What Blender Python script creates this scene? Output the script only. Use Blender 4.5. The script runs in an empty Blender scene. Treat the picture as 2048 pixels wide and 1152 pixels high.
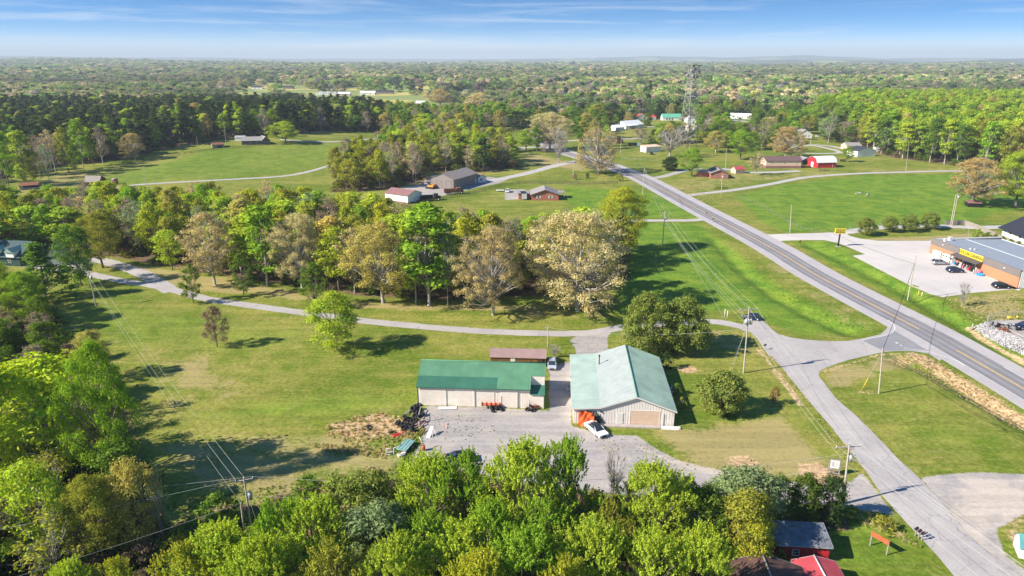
import bpy, bmesh, math, random
import numpy as np
from mathutils import Vector, Matrix
R = math.radians
# ------------------------------------------------------------------ camera
scene = bpy.context.scene
COL = scene.collection
F_PX = 1365.0; CAM_H = 60.0; PITCH = math.atan((576-115)/F_PX)
cam = bpy.data.cameras.new('camera'); cam.sensor_width = 36.0; cam.lens = 36.0*F_PX/2048.0
cam.clip_start = 1.0; cam.clip_end = 90000.0
cam_ob = bpy.data.objects.new('camera', cam); COL.objects.link(cam_ob)
cam_ob.location = (0, 0, CAM_H); cam_ob.rotation_euler = (math.pi/2-PITCH, 0, 0)
scene.camera = cam_ob
# ------------------------------------------------------------------ light
SUN_EL = 35.0; SHADOW_DIR = 18.0          # shadows run towards +x, 18 degrees to +y
scene.view_settings.view_transform = 'Standard'; scene.view_settings.look = 'None'
scene.view_settings.exposure = 0.88; scene.view_settings.gamma = 1.0
sun = bpy.data.lights.new('sun', 'SUN'); sun.energy = 4.9; sun.angle = R(0.5); sun.color = (1.0, 0.93, 0.83)
sun_ob = bpy.data.objects.new('sun', sun); COL.objects.link(sun_ob)
ld = Vector((math.cos(R(SHADOW_DIR))*math.cos(R(SUN_EL)), math.sin(R(SHADOW_DIR))*math.cos(R(SUN_EL)), -math.sin(R(SUN_EL))))
sun_ob.rotation_euler = ld.to_track_quat('-Z', 'Y').to_euler(); sun_ob.location = (-300, -80, 400)
world = bpy.data.worlds.new("World"); scene.world = world; world.use_nodes = True
def build_world():
    nt = world.node_tree; N = nt.nodes; L = nt.links; N.clear()
    out = N.new('ShaderNodeOutputWorld'); bg = N.new('ShaderNodeBackground')
    sky = N.new('ShaderNodeTexSky'); sky.sky_type = 'NISHITA'; sky.sun_disc = False
    sky.sun_elevation = R(SUN_EL); sky.sun_rotation = math.atan2(-ld.x, -ld.y)
    sky.altitude = 200; sky.air_density = 1.0; sky.dust_density = 0.3; sky.ozone_density = 2.0
    tc = N.new('ShaderNodeTexCoord')
    sep = N.new('ShaderNodeSeparateXYZ'); L.new(tc.outputs['Generated'], sep.inputs[0])
    # thin dry air: the blue deepens quickly above the horizon
    mz = N.new('ShaderNodeMath'); mz.operation = 'MULTIPLY'; mz.inputs[1].default_value = 5.0; L.new(sep.outputs[2], mz.inputs[0])
    mz2 = N.new('ShaderNodeMath'); mz2.operation = 'ADD'; mz2.inputs[1].default_value = 0.035; L.new(mz.outputs[0], mz2.inputs[0])
    cmb = N.new('ShaderNodeCombineXYZ'); L.new(sep.outputs[0], cmb.inputs[0]); L.new(sep.outputs[1], cmb.inputs[1]); L.new(mz2.outputs[0], cmb.inputs[2])
    nrm = N.new('ShaderNodeVectorMath'); nrm.operation = 'NORMALIZE'; L.new(cmb.outputs[0], nrm.inputs[0])
    L.new(nrm.outputs[0], sky.inputs[0])
    # wispy cirrus streaks
    mp = N.new('ShaderNodeMapping'); L.new(tc.outputs['Generated'], mp.inputs[0])
    mp.inputs['Scale'].default_value = (2.0, 1.0, 36.0); mp.inputs['Rotation'].default_value = (0, R(1.2), 0)
    n1 = N.new('ShaderNodeTexNoise'); n1.inputs['Scale'].default_value = 1.7; n1.inputs['Detail'].default_value = 9; n1.inputs['Roughness'].default_value = 0.62; n1.inputs['Distortion'].default_value = 0.6
    L.new(mp.outputs[0], n1.inputs['Vector'])
    r1 = N.new('ShaderNodeValToRGB'); r1.color_ramp.elements[0].position = 0.50; r1.color_ramp.elements[1].position = 0.70
    L.new(n1.outputs['Fac'], r1.inputs[0])
    # fade of cirrus with elevation
    fe = N.new('ShaderNodeMapRange'); fe.inputs[1].default_value = 0.0; fe.inputs[2].default_value = 0.085; fe.inputs[3].default_value = 0.95; fe.inputs[4].default_value = 0.16
    L.new(sep.outputs[2], fe.inputs[0])
    mm = N.new('ShaderNodeMath'); mm.operation = 'MULTIPLY'; L.new(r1.outputs[0], mm.inputs[0]); L.new(fe.outputs[0], mm.inputs[1])
    hs = N.new('ShaderNodeHueSaturation'); hs.inputs['Saturation'].default_value = 1.6; hs.inputs['Value'].default_value = 1.12
    L.new(sky.outputs[0], hs.inputs['Color'])
    mix = N.new('ShaderNodeMix'); mix.data_type = 'RGBA'; L.new(mm.outputs[0], mix.inputs['Factor'])
    L.new(hs.outputs[0], mix.inputs['A']); mix.inputs['B'].default_value = (6.0, 6.2, 6.5, 1)
    # pale band of thicker air along the horizon
    hb = N.new('ShaderNodeMapRange'); hb.interpolation_type = 'SMOOTHSTEP'; hb.inputs[1].default_value = -0.01; hb.inputs[2].default_value = 0.036; hb.inputs[3].default_value = 0.65; hb.inputs[4].default_value = 0.0
    L.new(sep.outputs[2], hb.inputs[0])
    mix2 = N.new('ShaderNodeMix'); mix2.data_type = 'RGBA'; L.new(hb.outputs[0], mix2.inputs['Factor']); L.new(mix.outputs['Result'], mix2.inputs['A']); mix2.inputs['B'].default_value = (8.2, 8.8, 9.4, 1)
    L.new(mix2.outputs['Result'], bg.inputs['Color']); bg.inputs['Strength'].default_value = 0.095
    L.new(bg.outputs[0], out.inputs['Surface'])
build_world()
scene.cycles.max_bounces = 6; scene.cycles.diffuse_bounces = 3; scene.cycles.glossy_bounces = 2
scene.cycles.transmission_bounces = 3; scene.cycles.volume_bounces = 0; scene.cycles.transparent_max_bounces = 6
scene.cycles.use_denoising = True
scene.cycles.caustics_reflective = False; scene.cycles.caustics_refractive = False
# ------------------------------------------------------------------ terrain and picking
def seg_dist(x, y, pts):
    d = np.full(np.shape(x), 1e9)
    for (ax, ay), (bx, by) in zip(pts[:-1], pts[1:]):
        dx, dy = bx-ax, by-ay; l2 = dx*dx+dy*dy+1e-9
        t = np.clip(((x-ax)*dx+(y-ay)*dy)/l2, 0, 1)
        d = np.minimum(d, np.hypot(x-ax-t*dx, y-ay-t*dy))
    return d
S_, C_ = math.sin(PITCH), math.cos(PITCH)
def G0(px, py, h=0.0):
    u = (px-1024)/F_PX; v = (py-576)/F_PX; z = (CAM_H-h)/(S_+v*C_)
    return (u*z, z*(C_-v*S_))
DITCH = [([G0(*p) for p in [(1430,480),(1490,545),(1552,592),(1634,636),(1695,663)]], 2.6, 0.9),
         ([G0(*p) for p in [(1622,489),(1690,522),(1792,572),(1882,624),(1985,686),(2110,760)]], 2.6, 1.0),
         ([G0(*p) for p in [(1800,722),(1870,745),(1960,800),(2080,870)]], 2.2, 0.8)]
HX, HY = G0(470, 285)
def hgt(x, y):
    x = np.asarray(x, float); y = np.asarray(y, float)
    z = 9.0*np.exp(-(((x-HX)/110)**2+((y-HY)/85)**2))
    for pts, w, dep in DITCH:
        z = z - dep*np.exp(-(seg_dist(x, y, pts)/w)**2)
    d = np.hypot(x, y)
    # low relief of the far country, ridges along the right horizon
    far = np.clip((d-2500)/5000, 0, 1)
    z = z + far*(18*np.sin(x/1900+.7)*np.cos(y/2300+.4)+10*np.sin(x/700+y/900))
    th = np.arctan2(x, y)
    def ridge(r0, w, amp, ph, k, a0, aw):
        a = amp*(0.62+0.38*np.sin(th*k+ph)*np.sin(th*k*.37+ph*2)+0.14*np.sin(th*k*3.1+ph)+0.06*np.sin(th*k*9+ph))
        return np.maximum(a, 0)*np.exp(-((d-r0)/w)**2)*(1/(1+np.exp(-(th-a0)/aw)))
    z = z + ridge(15000, 1500, 150, 1.0, 11, 0.16, .10) + ridge(9300, 800, 72, 2.2, 17, 0.34, .05) + ridge(5900, 420, 44, 4.0, 23, 0.36, .04)
    z = z + 70*np.exp(-((d-17000)/2200)**2)*(1/(1+np.exp((th+.25)/.10)))
    return z
def hz(x, y): return float(hgt(np.array([x]), np.array([y]))[0])
def P(px, py, up=0.0):
    """the spot of the ground seen at pixel px,py of the photograph"""
    h = 0.0
    for _ in range(12):
        x, y = G0(px, py, h); h2 = hz(x, y)
        if abs(h2-h) < 1e-3: break
        h = h*0.4+h2*0.6
    return Vector((x, y, hz(x, y)+up))
def proj(v):
    x, y, z = v[0], v[1], v[2]-CAM_H
    zc = y*C_-z*S_; vc = -(z*C_+y*S_)
    return 1024+F_PX*x/zc, 576+F_PX*vc/zc
def height_for(p, py_top):
    lo, hi = 0.1, 90
    for _ in range(40):
        m = (lo+hi)/2
        if proj((p.x, p.y, p.z+m))[1] > py_top: lo = m
        else: hi = m
    return lo
def px_m(p):                                   # metres per photograph pixel at p
    return (p.y*C_-(p.z-CAM_H)*S_)/F_PX
# ------------------------------------------------------------------ object helpers
def link(o): COL.objects.link(o); return o
def tag(o, label=None, cat=None, group=None, kind=None):
    if label: o['label'] = label
    if cat: o['category'] = cat
    if group: o['group'] = group
    if kind: o['kind'] = kind
    return o
def empty(name, loc=(0,0,0), rz=0.0, label=None, cat=None, group=None):
    o = bpy.data.objects.new(name, None); link(o); o.empty_display_size = .5
    o.location = loc; o.rotation_euler = (0, 0, rz)
    return tag(o, label, cat, group)
def copy_tree(o, parent=None, top=True):
    c = o.copy(); COL.objects.link(c); c.parent = parent
    if top and 'label' in c: del c['label']
    for ch in list(o.children): copy_tree(ch, c, False)
    return c
class MB:
    def __init__(s): s.v = []; s.f = []; s.m = []; s.smooth = []
    def add(s, vs, fs, m=0, M=None, sm=False):
        b = len(s.v)
        for v in vs:
            v = Vector(v)
            if M is not None: v = M @ v
            s.v.append(tuple(v))
        for f in fs: s.f.append(tuple(b+i for i in f)); s.m.append(m); s.smooth.append(sm)
        return s
    def box(s, x0, x1, y0, y1, z0, z1, m=0, M=None):
        vs = [(x0,y0,z0),(x1,y0,z0),(x1,y1,z0),(x0,y1,z0),(x0,y0,z1),(x1,y0,z1),(x1,y1,z1),(x0,y1,z1)]
        return s.add(vs, [(0,3,2,1),(4,5,6,7),(0,1,5,4),(1,2,6,5),(2,3,7,6),(3,0,4,7)], m, M)
    def tube(s, p0, p1, r0, r1=None, n=6, m=0, cap=True, M=None):
        r1 = r0 if r1 is None else r1
        p0, p1 = Vector(p0), Vector(p1); d = (p1-p0)
        if d.length < 1e-6: return s
        q = d.to_track_quat('Z', 'Y'); vs = []
        for p, r in ((p0, r0), (p1, r1)):
            for k in range(n):
                a = 2*math.pi*k/n; vs.append(p+q@Vector((r*math.cos(a), r*math.sin(a), 0)))
        fs = [(k, (k+1)%n, n+(k+1)%n, n+k) for k in range(n)]
        if cap: fs += [tuple(range(n-1,-1,-1)), tuple(range(n, 2*n))]
        return s.add(vs, fs, m, M, True)
    def path(s, pts, r0, r1=None, n=5, m=0):
        r1 = r0 if r1 is None else r1; k = len(pts)-1; b = len(s.v); pts = [Vector(p) for p in pts]
        for i, p in enumerate(pts):
            d = (pts[min(i+1,k)]-pts[max(i-1,0)]); q = d.to_track_quat('Z', 'Y'); r = r0+(r1-r0)*i/k
            for j in range(n):
                a = 2*math.pi*j/n; s.v.append(tuple(p+q@Vector((r*math.cos(a), r*math.sin(a), 0))))
        for i in range(k):
            for j in range(n):
                s.f.append((b+i*n+j, b+i*n+(j+1)%n, b+(i+1)*n+(j+1)%n, b+(i+1)*n+j)); s.m.append(m); s.smooth.append(True)
        return s
    def torus(s, c, Rr, r, q=None, n=14, k=7, m=0):
        b = len(s.v); q = q or Matrix.Identity(3); c = Vector(c)
        for i in range(n):
            a = 2*math.pi*i/n
            for j in range(k):
                t = 2*math.pi*j/k
                s.v.append(tuple(c+q@Vector(((Rr+r*math.cos(t))*math.cos(a), (Rr+r*math.cos(t))*math.sin(a), r*math.sin(t)*1.3))))
        for i in range(n):
            for j in range(k):
                s.f.append((b+i*k+j, b+((i+1)%n)*k+j, b+((i+1)%n)*k+(j+1)%k, b+i*k+(j+1)%k)); s.m.append(m); s.smooth.append(True)
        return s
    def poly(s, pts, m=0): return s.add(pts, [tuple(range(len(pts)))], m)
    def prism(s, pts, z0, z1, m=0, M=None):
        n = len(pts); vs = [(x,y,z0) for x,y in pts]+[(x,y,z1) for x,y in pts]
        return s.add(vs, [tuple(range(n-1,-1,-1)), tuple(range(n,2*n))]+[(i,(i+1)%n,n+(i+1)%n,n+i) for i in range(n)], m, M)
    def build(s, name, mats, parent=None, loc=None):
        me = bpy.data.meshes.new(name); me.from_pydata(s.v, [], s.f)
        mats = mats if isinstance(mats, (list, tuple)) else [mats]
        for x in mats: me.materials.append(x)
        if len(mats) > 1: me.polygons.foreach_set('material_index', [min(i, len(mats)-1) for i in s.m])
        if any(s.smooth): me.polygons.foreach_set('use_smooth', s.smooth)
        me.update()
        o = bpy.data.objects.new(name, me); link(o)
        if parent is not None: o.parent = parent
        if loc is not None: o.location = loc
        return o
def np_mesh(name, V, faces_flat, k, mats, matidx=None):
    """fast mesh of k-gons from numpy arrays"""
    me = bpy.data.meshes.new(name); V = np.asarray(V, np.float32); n = len(faces_flat)//k
    me.vertices.add(len(V)); me.vertices.foreach_set('co', V.ravel())
    me.loops.add(n*k); me.loops.foreach_set('vertex_index', np.asarray(faces_flat, np.int32))
    me.polygons.add(n); me.polygons.foreach_set('loop_start', np.arange(0, n*k, k, dtype=np.int32))
    for m in mats: me.materials.append(m)
    if matidx is not None: me.polygons.foreach_set('material_index', np.asarray(matidx, np.int32))
    me.update(calc_edges=True); me.validate()
    return me
# ------------------------------------------------------------------ materials
MATS = {}
def mat(name, col, rough=0.8, var=0.12, scale=1.5, metal=0.0, bump=0.0, col2=None, spec=0.3, detail=4):
    if name in MATS: return MATS[name]
    m = bpy.data.materials.new(name); m.use_nodes = True; nt = m.node_tree; N = nt.nodes; L = nt.links
    b = N['Principled BSDF']; b.inputs['Roughness'].default_value = rough; b.inputs['Metallic'].default_value = metal
    b.inputs['Specular IOR Level'].default_value = spec
    tc = N.new('ShaderNodeTexCoord'); no = N.new('ShaderNodeTexNoise'); no.inputs['Scale'].default_value = scale
    no.inputs['Detail'].default_value = detail; no.inputs['Roughness'].default_value = 0.6
    L.new(tc.outputs['Object'], no.inputs['Vector'])
    rp = N.new('ShaderNodeValToRGB'); c2 = col2 if col2 else tuple(min(1, c*(1+var)) for c in col); c1 = tuple(c*(1-var) for c in col)
    rp.color_ramp.elements[0].position = .32; rp.color_ramp.elements[1].position = .68
    rp.color_ramp.elements[0].color = (*c1, 1); rp.color_ramp.elements[1].color = (*c2, 1)
    L.new(no.outputs['Fac'], rp.inputs[0]); L.new(rp.outputs[0], b.inputs['Base Color'])
    if bump:
        bm = N.new('ShaderNodeBump'); bm.inputs['Strength'].default_value = bump; bm.inputs['Distance'].default_value = .05
        L.new(no.outputs['Fac'], bm.inputs['Height']); L.new(bm.outputs[0], b.inputs['Normal'])
    MATS[name] = m; return m
def node_mat(name):
    m = bpy.data.materials.new(name); m.use_nodes = True; MATS[name] = m
    return m, m.node_tree.nodes, m.node_tree.links, m.node_tree.nodes['Principled BSDF']
# ------------------------------------------------------------------ ground sheet
def axis(segs):
    out = [segs[0][0]]
    for a, b, s in segs:
        n = max(1, int(round((b-a)/s))); out += list(np.linspace(a, b, n+1)[1:])
    return out
def geo(a, b, s, k=1.10):
    out = []; x = a
    while x < b: s *= k; x += s; out.append(x)
    return out
gx = axis([(-420,-160,4),(-160,-60,1.5),(-60,115,.7),(115,260,1.5),(260,600,4)])
gx = [-v for v in geo(420, 16000, 4)][::-1]+gx+geo(600, 17000, 4)
gy = [-400,-200,-60,0,30]+axis([(55,64,3),(64,172,.7),(172,300,1.2),(300,640,3)])+geo(640, 26000, 3, 1.07)
gx = np.array(gx); gy = np.array(gy); XX, YY = np.meshgrid(gx, gy)
def inpoly(x, y, poly):
    c = np.zeros(x.shape, bool); n = len(poly)
    for i in range(n):
        x1, y1 = poly[i]; x2, y2 = poly[(i+1)%n]
        if y1 == y2: continue
        c ^= ((y1 > y) != (y2 > y)) & (x < (x2-x1)*(y-y1)/(y2-y1)+x1)
    return c
def pxpoly(ps): return [tuple(P(*p)[:2]) for p in ps]
def area(x, y, poly, soft):
    """1 inside, 0 outside, soft metres of blend"""
    xs = [p[0] for p in poly]; ys = [p[1] for p in poly]; out = np.zeros(x.shape)
    sel = (x > min(xs)-soft) & (x < max(xs)+soft) & (y > min(ys)-soft) & (y < max(ys)+soft)
    if not sel.any(): return out
    xx, yy = x[sel], y[sel]; d = seg_dist(xx, yy, list(poly)+[poly[0]]); s = np.where(inpoly(xx, yy, poly), d, -d)
    out[sel] = np.clip(.5+s/(2*soft), 0, 1); return out
def strip(x, y, pts, w, soft):
    return np.clip(.5+(w-seg_dist(x, y, pts))/(2*soft), 0, 1)
YARD = [(852,812),(1000,816),(1100,822),(1098,790),(1100,752),(1096,738),(1120,728),(1150,722),(1152,700),(1140,680),(1160,668),(1236,650),(1222,664),(1214,676),(1216,700),
        (1190,712),(1150,722),(1142,760),(1142,852),(1200,868),(1275,872),(1312,898),(1360,922),(1440,940),(1560,962),(1640,968),(1700,965),(1725,945),(1765,1000),(1790,1030),(1740,1024),(1680,1010),
        (1560,1005),(1400,1000),(1200,985),(1000,955),(820,922),(838,888),(850,860),(842,835)]
WOODS = dict(
 A=[(-140,480),(-60,436),(60,432),(230,436),(420,440),(560,444),(650,450),(720,474),(800,486),(900,500),(1000,492),(1080,470),(1150,462),(1185,466),(1190,478),(1250,500),(1258,560),(1200,585),(1100,590),(900,600),(720,592),(640,578),(500,560),(330,532),(215,512),(60,505),(-140,540)],
 B=[(-160,600),(40,612),(110,640),(150,700),(140,760),(250,800),(290,960),(330,1080),(330,1180),(-200,1260),(-300,900)],
 D=[(-80,375),(60,345),(130,330),(225,322),(330,297),(450,279),(560,271),(700,262),(760,262),(770,232),(620,226),(300,225),(-80,225)],
 E=[(668,372),(700,345),(745,318),(790,292),(830,280),(900,285),(1000,305),(1040,335),(990,342),(960,345),(880,344),(850,345),(840,366),(770,378),(720,384),(660,385)],
 F=[(1700,290),(1740,304),(1790,316),(1900,330),(2000,338),(2120,345),(2160,222),(1690,222),(1660,232),(1690,262)])
WOODW = {k: pxpoly(v) for k, v in WOODS.items()}
def ground_masks(x, y):
    z = np.zeros(x.shape); A = lambda ps, s: area(x, y, pxpoly(ps), s)
    lush = z.copy(); dry = z.copy(); dirt = z.copy(); grav = z.copy(); lit = z.copy()
    lush = np.maximum(lush, A([(1470,392),(1560,372),(1640,360),(1720,352),(1900,347),(2120,350),(2140,410),(2000,425),(1890,452),(1700,460),(1580,466),(1530,448)], 3))
    lush = np.maximum(lush, A([(1130,372),(1290,382),(1380,415),(1400,436),(1180,436),(1130,405)], 4)*.9)
    lush = np.maximum(lush, A([(1250,446),(1400,446),(1470,500),(1560,570),(1640,610),(1750,650),(1740,668),(1600,672),(1540,650),(1490,620),(1380,630),(1230,628),(1230,560),(1262,500)], 3)*.8)
    lush = np.maximum(lush, A([(1580,482),(1660,482),(1700,500),(1880,600),(2048,720),(2048,735),(1900,650),(1700,550)], 2)*.9)
    lush = np.maximum(lush, A([(180,355),(400,300),(640,285),(745,280),(700,330),(560,350),(250,372)], 8)*.5)
    lush = np.maximum(lush, A([(760,905),(800,880),(822,925),(790,930)], 1.5)*.9)
    lush = np.maximum(lush, A([(120,600),(330,610),(620,650),(620,700),(400,720),(260,700),(150,680)], 6)*.45)
    lush = np.maximum(lush, A([(300,830),(700,760),(840,780),(820,830),(620,850),(400,860)], 6)*.5)
    lush = np.maximum(lush, A([(1690,720),(1850,740),(1900,800),(2048,900),(2048,945),(1850,920),(1720,820)], 4)*.35)
    lush = np.maximum(lush, A([(1540,1020),(1720,1000),(1850,1150),(1560,1150)], 2)*.5)
    lush = np.maximum(lush, A([(1360,760),(1500,740),(1600,850),(1480,860),(1350,860)], 3)*.4)
    dry = np.maximum(dry, A([(205,520),(330,538),(500,566),(700,602),(900,612),(1060,612),(1060,624),(900,622),(720,618),(500,588),(400,584),(300,560)], 3)*.95)
    dry = np.maximum(dry, A([(1160,560),(1060,600),(1010,640),(1100,650),(1240,636),(1250,600)], 3)*.5)
    dry = np.maximum(dry, A([(260,700),(420,690),(520,740),(500,810),(330,820),(270,780)], 8)*.6)
    dry = np.maximum(dry, A([(290,890),(480,860),(700,850),(840,900),(840,960),(700,1000),(560,1020),(380,1010),(330,960)], 5)*.65)
    dry = np.maximum(dry, A([(1280,860),(1400,850),(1560,830),(1640,900),(1700,960),(1560,962),(1400,930)], 3)*.85)
    dry = np.maximum(dry, A([(1640,735),(1800,705),(1860,720),(1700,770),(1660,790)], 2)*.7)
    dry = np.maximum(dry, A([(1850,760),(2048,870),(2048,940),(1950,900)], 5)*.3)
    dry = np.maximum(dry, A([(1220,640),(1480,660),(1520,700),(1500,712),(1400,690),(1225,690)], 3)*.5)
    dry = np.maximum(dry, A([(1640,560),(1600,520),(1480,460),(1470,470),(1560,560),(1680,650),(1740,670),(1760,662)], 2)*.45)
    dry = np.maximum(dry, A([(1700,340),(2048,330),(2048,342),(1700,347),(1480,372),(1330,400),(1300,370),(1380,350),(1500,345)], 6)*.5)
    dry = np.maximum(dry, A([(1040,300),(1180,330),(1180,345),(1050,330)], 8)*.8)
    dry = np.maximum(dry, A([(1690,478),(1860,472),(1990,462),(1990,475),(1860,481),(1755,481)], 1.5)*.9)
    dry = np.maximum(dry, A([(1890,596),(2048,578),(2048,650),(1990,650),(1930,620)], 2)*.7)
    dry = np.maximum(dry, A([(400,160),(800,150),(900,175),(860,215),(620,215),(400,190)], 60)*.8)
    dry = np.maximum(dry, A([(0,385),(60,362),(130,340),(190,345),(180,375),(80,395),(0,400)], 5)*.6)
    dirt = np.maximum(dirt, strip(x, y, pxpoly([(1520,700),(1545,735),(1580,780),(1600,810)]), .8, 1.2)*.9)
    dirt = np.maximum(dirt, A([(1590,925),(1640,925),(1680,950),(1690,975),(1640,972),(1600,955)], 1.2))
    dirt = np.maximum(dirt, A([(1440,915),(1490,905),(1530,930),(1500,945),(1460,935)], 1.2)*.8)
    dirt = np.maximum(dirt, A([(1345,735),(1385,732),(1398,742),(1370,747)], 1.0))
    dirt = np.maximum(dirt, strip(x, y, pxpoly([(1280,895),(1350,925),(1440,946),(1560,962)]), .5, 1.3)*.8)
    dirt = np.maximum(dirt, strip(x, y, pxpoly([(1938,657),(1965,681),(2004,701),(2048,726),(2100,752)]), .9, 1.0))
    dirt = np.maximum(dirt, strip(x, y, pxpoly([(1830,712),(1870,735),(1920,770),(2048,850)]), 2.6, 1.6)*.75)
    dirt = np.maximum(dirt, strip(x, y, pxpoly([(1770,718),(1830,722)]), 1.2, 1.6)*.7)
    dirt = np.maximum(dirt, A([(650,848),(760,822),(820,840),(830,868),(760,880),(690,878),(650,868)], 2)*.85)
    dirt = np.maximum(dirt, A([(1740,348),(1800,335),(1825,345),(1780,352)], 6)*.6)
    dirt = np.maximum(dirt, A([(1990,1010),(2060,1040),(2060,1120),(2010,1110)], 3)*.8)
    dirt = np.maximum(dirt, A([(1880,960),(2080,955),(2080,1060),(2000,1060),(1960,1090),(1900,1010)], 6)*.75)
    dirt = np.maximum(dirt, A([(1250,900),(1400,945),(1640,968),(1640,985),(1400,970),(1200,920)], 3)*.42)
    dirt = np.maximum(dirt, A([(1690,780),(1740,776),(1775,790),(1720,796)], 1.5)*.6)
    dirt = np.maximum(dirt, A([(1395,510),(1425,520),(1450,560),(1430,560)], 1.5)*.5)
    dirt = np.maximum(dirt, A([(1635,748),(1650,738),(1760,706),(1850,706),(1760,712),(1665,742)], .7)*.8)
    grav = np.maximum(grav, A(YARD, .7))
    grav = np.maximum(grav, A([(1840,955),(1900,948),(1960,945),(2080,950),(2080,1010),(1990,1060),(2010,1110),(2100,1180),(2030,1160),(1966,1097),(1927,1060),(1875,995)], .8))
    grav = np.maximum(grav, A([(792,378),(840,368),(860,350),(960,352),(1000,356),(1040,347),(1000,366),(960,374),(900,388),(850,400),(845,392)], 1.5))
    grav = np.maximum(grav, A([(1010,380),(1050,378),(1050,398),(1010,400)], 1.5))
    grav = np.maximum(grav, A([(1955,650),(1990,640),(2100,640),(2100,735),(2047,710),(2004,692),(1965,670)], .8))
    grav = np.maximum(grav, A([(20,530),(130,515),(190,520),(170,548),(110,545)], 1.5)*.9)
    for k in 'ABDEF': lit = np.maximum(lit, area(x, y, WOODW[k], 4))
    lit = np.maximum(lit, A([(330,1060),(420,1010),(520,1010),(640,960),(800,960),(860,960),(1100,985),(1400,1005),(1560,1010),(1690,1018),(1700,1060),(1500,1060),(1480,1180),(330,1200)], 1.5))
    return lush, dry, dirt, grav, lit
def dist_far(x, y):
    return np.clip((np.hypot(x, y)-720)/200, 0, 1)
from mathutils import noise as mnoise
def clearing(x, y):
    q = np.array([mnoise.noise((a/430, b/560, 4.2)) for a, b in zip(x, y)]); return np.clip((q-.33)/.06, 0, 1)
def build_ground():
    x = XX.ravel(); y = YY.ravel(); z = hgt(x, y)
    lush, dry, dirt, grav, lit = ground_masks(x, y); far = dist_far(x, y)
    farfield = np.zeros(x.shape)
    for fp in FIELDS: farfield = np.maximum(farfield, area(x, y, pxpoly(fp), 25))
    far_i = np.nonzero(np.hypot(x, y) > 850)[0]
    farfield[far_i] = np.maximum(farfield[far_i], clearing(x[far_i], y[far_i]))
    far = far*(1-farfield)
    nx, ny = len(gx), len(gy); i = np.arange(ny-1)[:, None]*nx+np.arange(nx-1)[None, :]
    f = np.stack([i, i+1, i+nx+1, i+nx], -1).ravel()
    me = np_mesh('ground', np.stack([x, y, z], 1), f, 4, [ground_material()])
    c1 = me.color_attributes.new('cover', 'FLOAT_COLOR', 'POINT'); c1.data.foreach_set('color', np.stack([lush, dry, dirt, grav], 1).astype(np.float32).ravel())
    c2 = me.color_attributes.new('wood', 'FLOAT_COLOR', 'POINT'); c2.data.foreach_set('color', np.stack([lit, far, farfield, np.ones_like(far)], 1).astype(np.float32).ravel())
    me.polygons.foreach_set('use_smooth', [True]*len(me.polygons))
    o = bpy.data.objects.new('ground', me); link(o); tag(o, kind='structure')
FIELDS = [[(1040,176),(1110,175),(1110,181),(1050,182)],[(330,172),(400,170),(405,180),(340,180)],[(900,183),(980,181),(985,187),(905,189)],[(1400,175),(1470,174),(1470,179),(1400,180)],[(1800,160),(1900,158),(1900,162),(1810,164)],[(30,172),(120,170),(130,176),(40,178)],[(700,140),(800,139),(800,142),(700,143)],[(1150,192),(1240,190),(1240,197),(1160,199)],[(150,181),(300,184),(320,189),(150,188)],[(820,172),(900,170),(900,175),(830,178)],[(1560,158),(1660,156),(1660,160),(1570,161)],[(1220,226),(1330,226),(1330,234),(1230,236)],[(60,150),(180,149),(190,152),(70,153)],[(1000,150),(1090,150),(1080,153),(1000,153)],[(408,166),(470,163),(560,166),(620,172),(640,186),(560,192),(500,200),(420,190)],
          [(575,150),(640,148),(640,168),(580,170)],
          [(620,178),(790,170),(880,176),(890,196),(860,212),(720,214),(640,212),(600,200)],
          [(820,148),(885,148),(885,160),(825,160)],
          [(600,196),(880,200),(900,216),(640,222)]]
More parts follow.
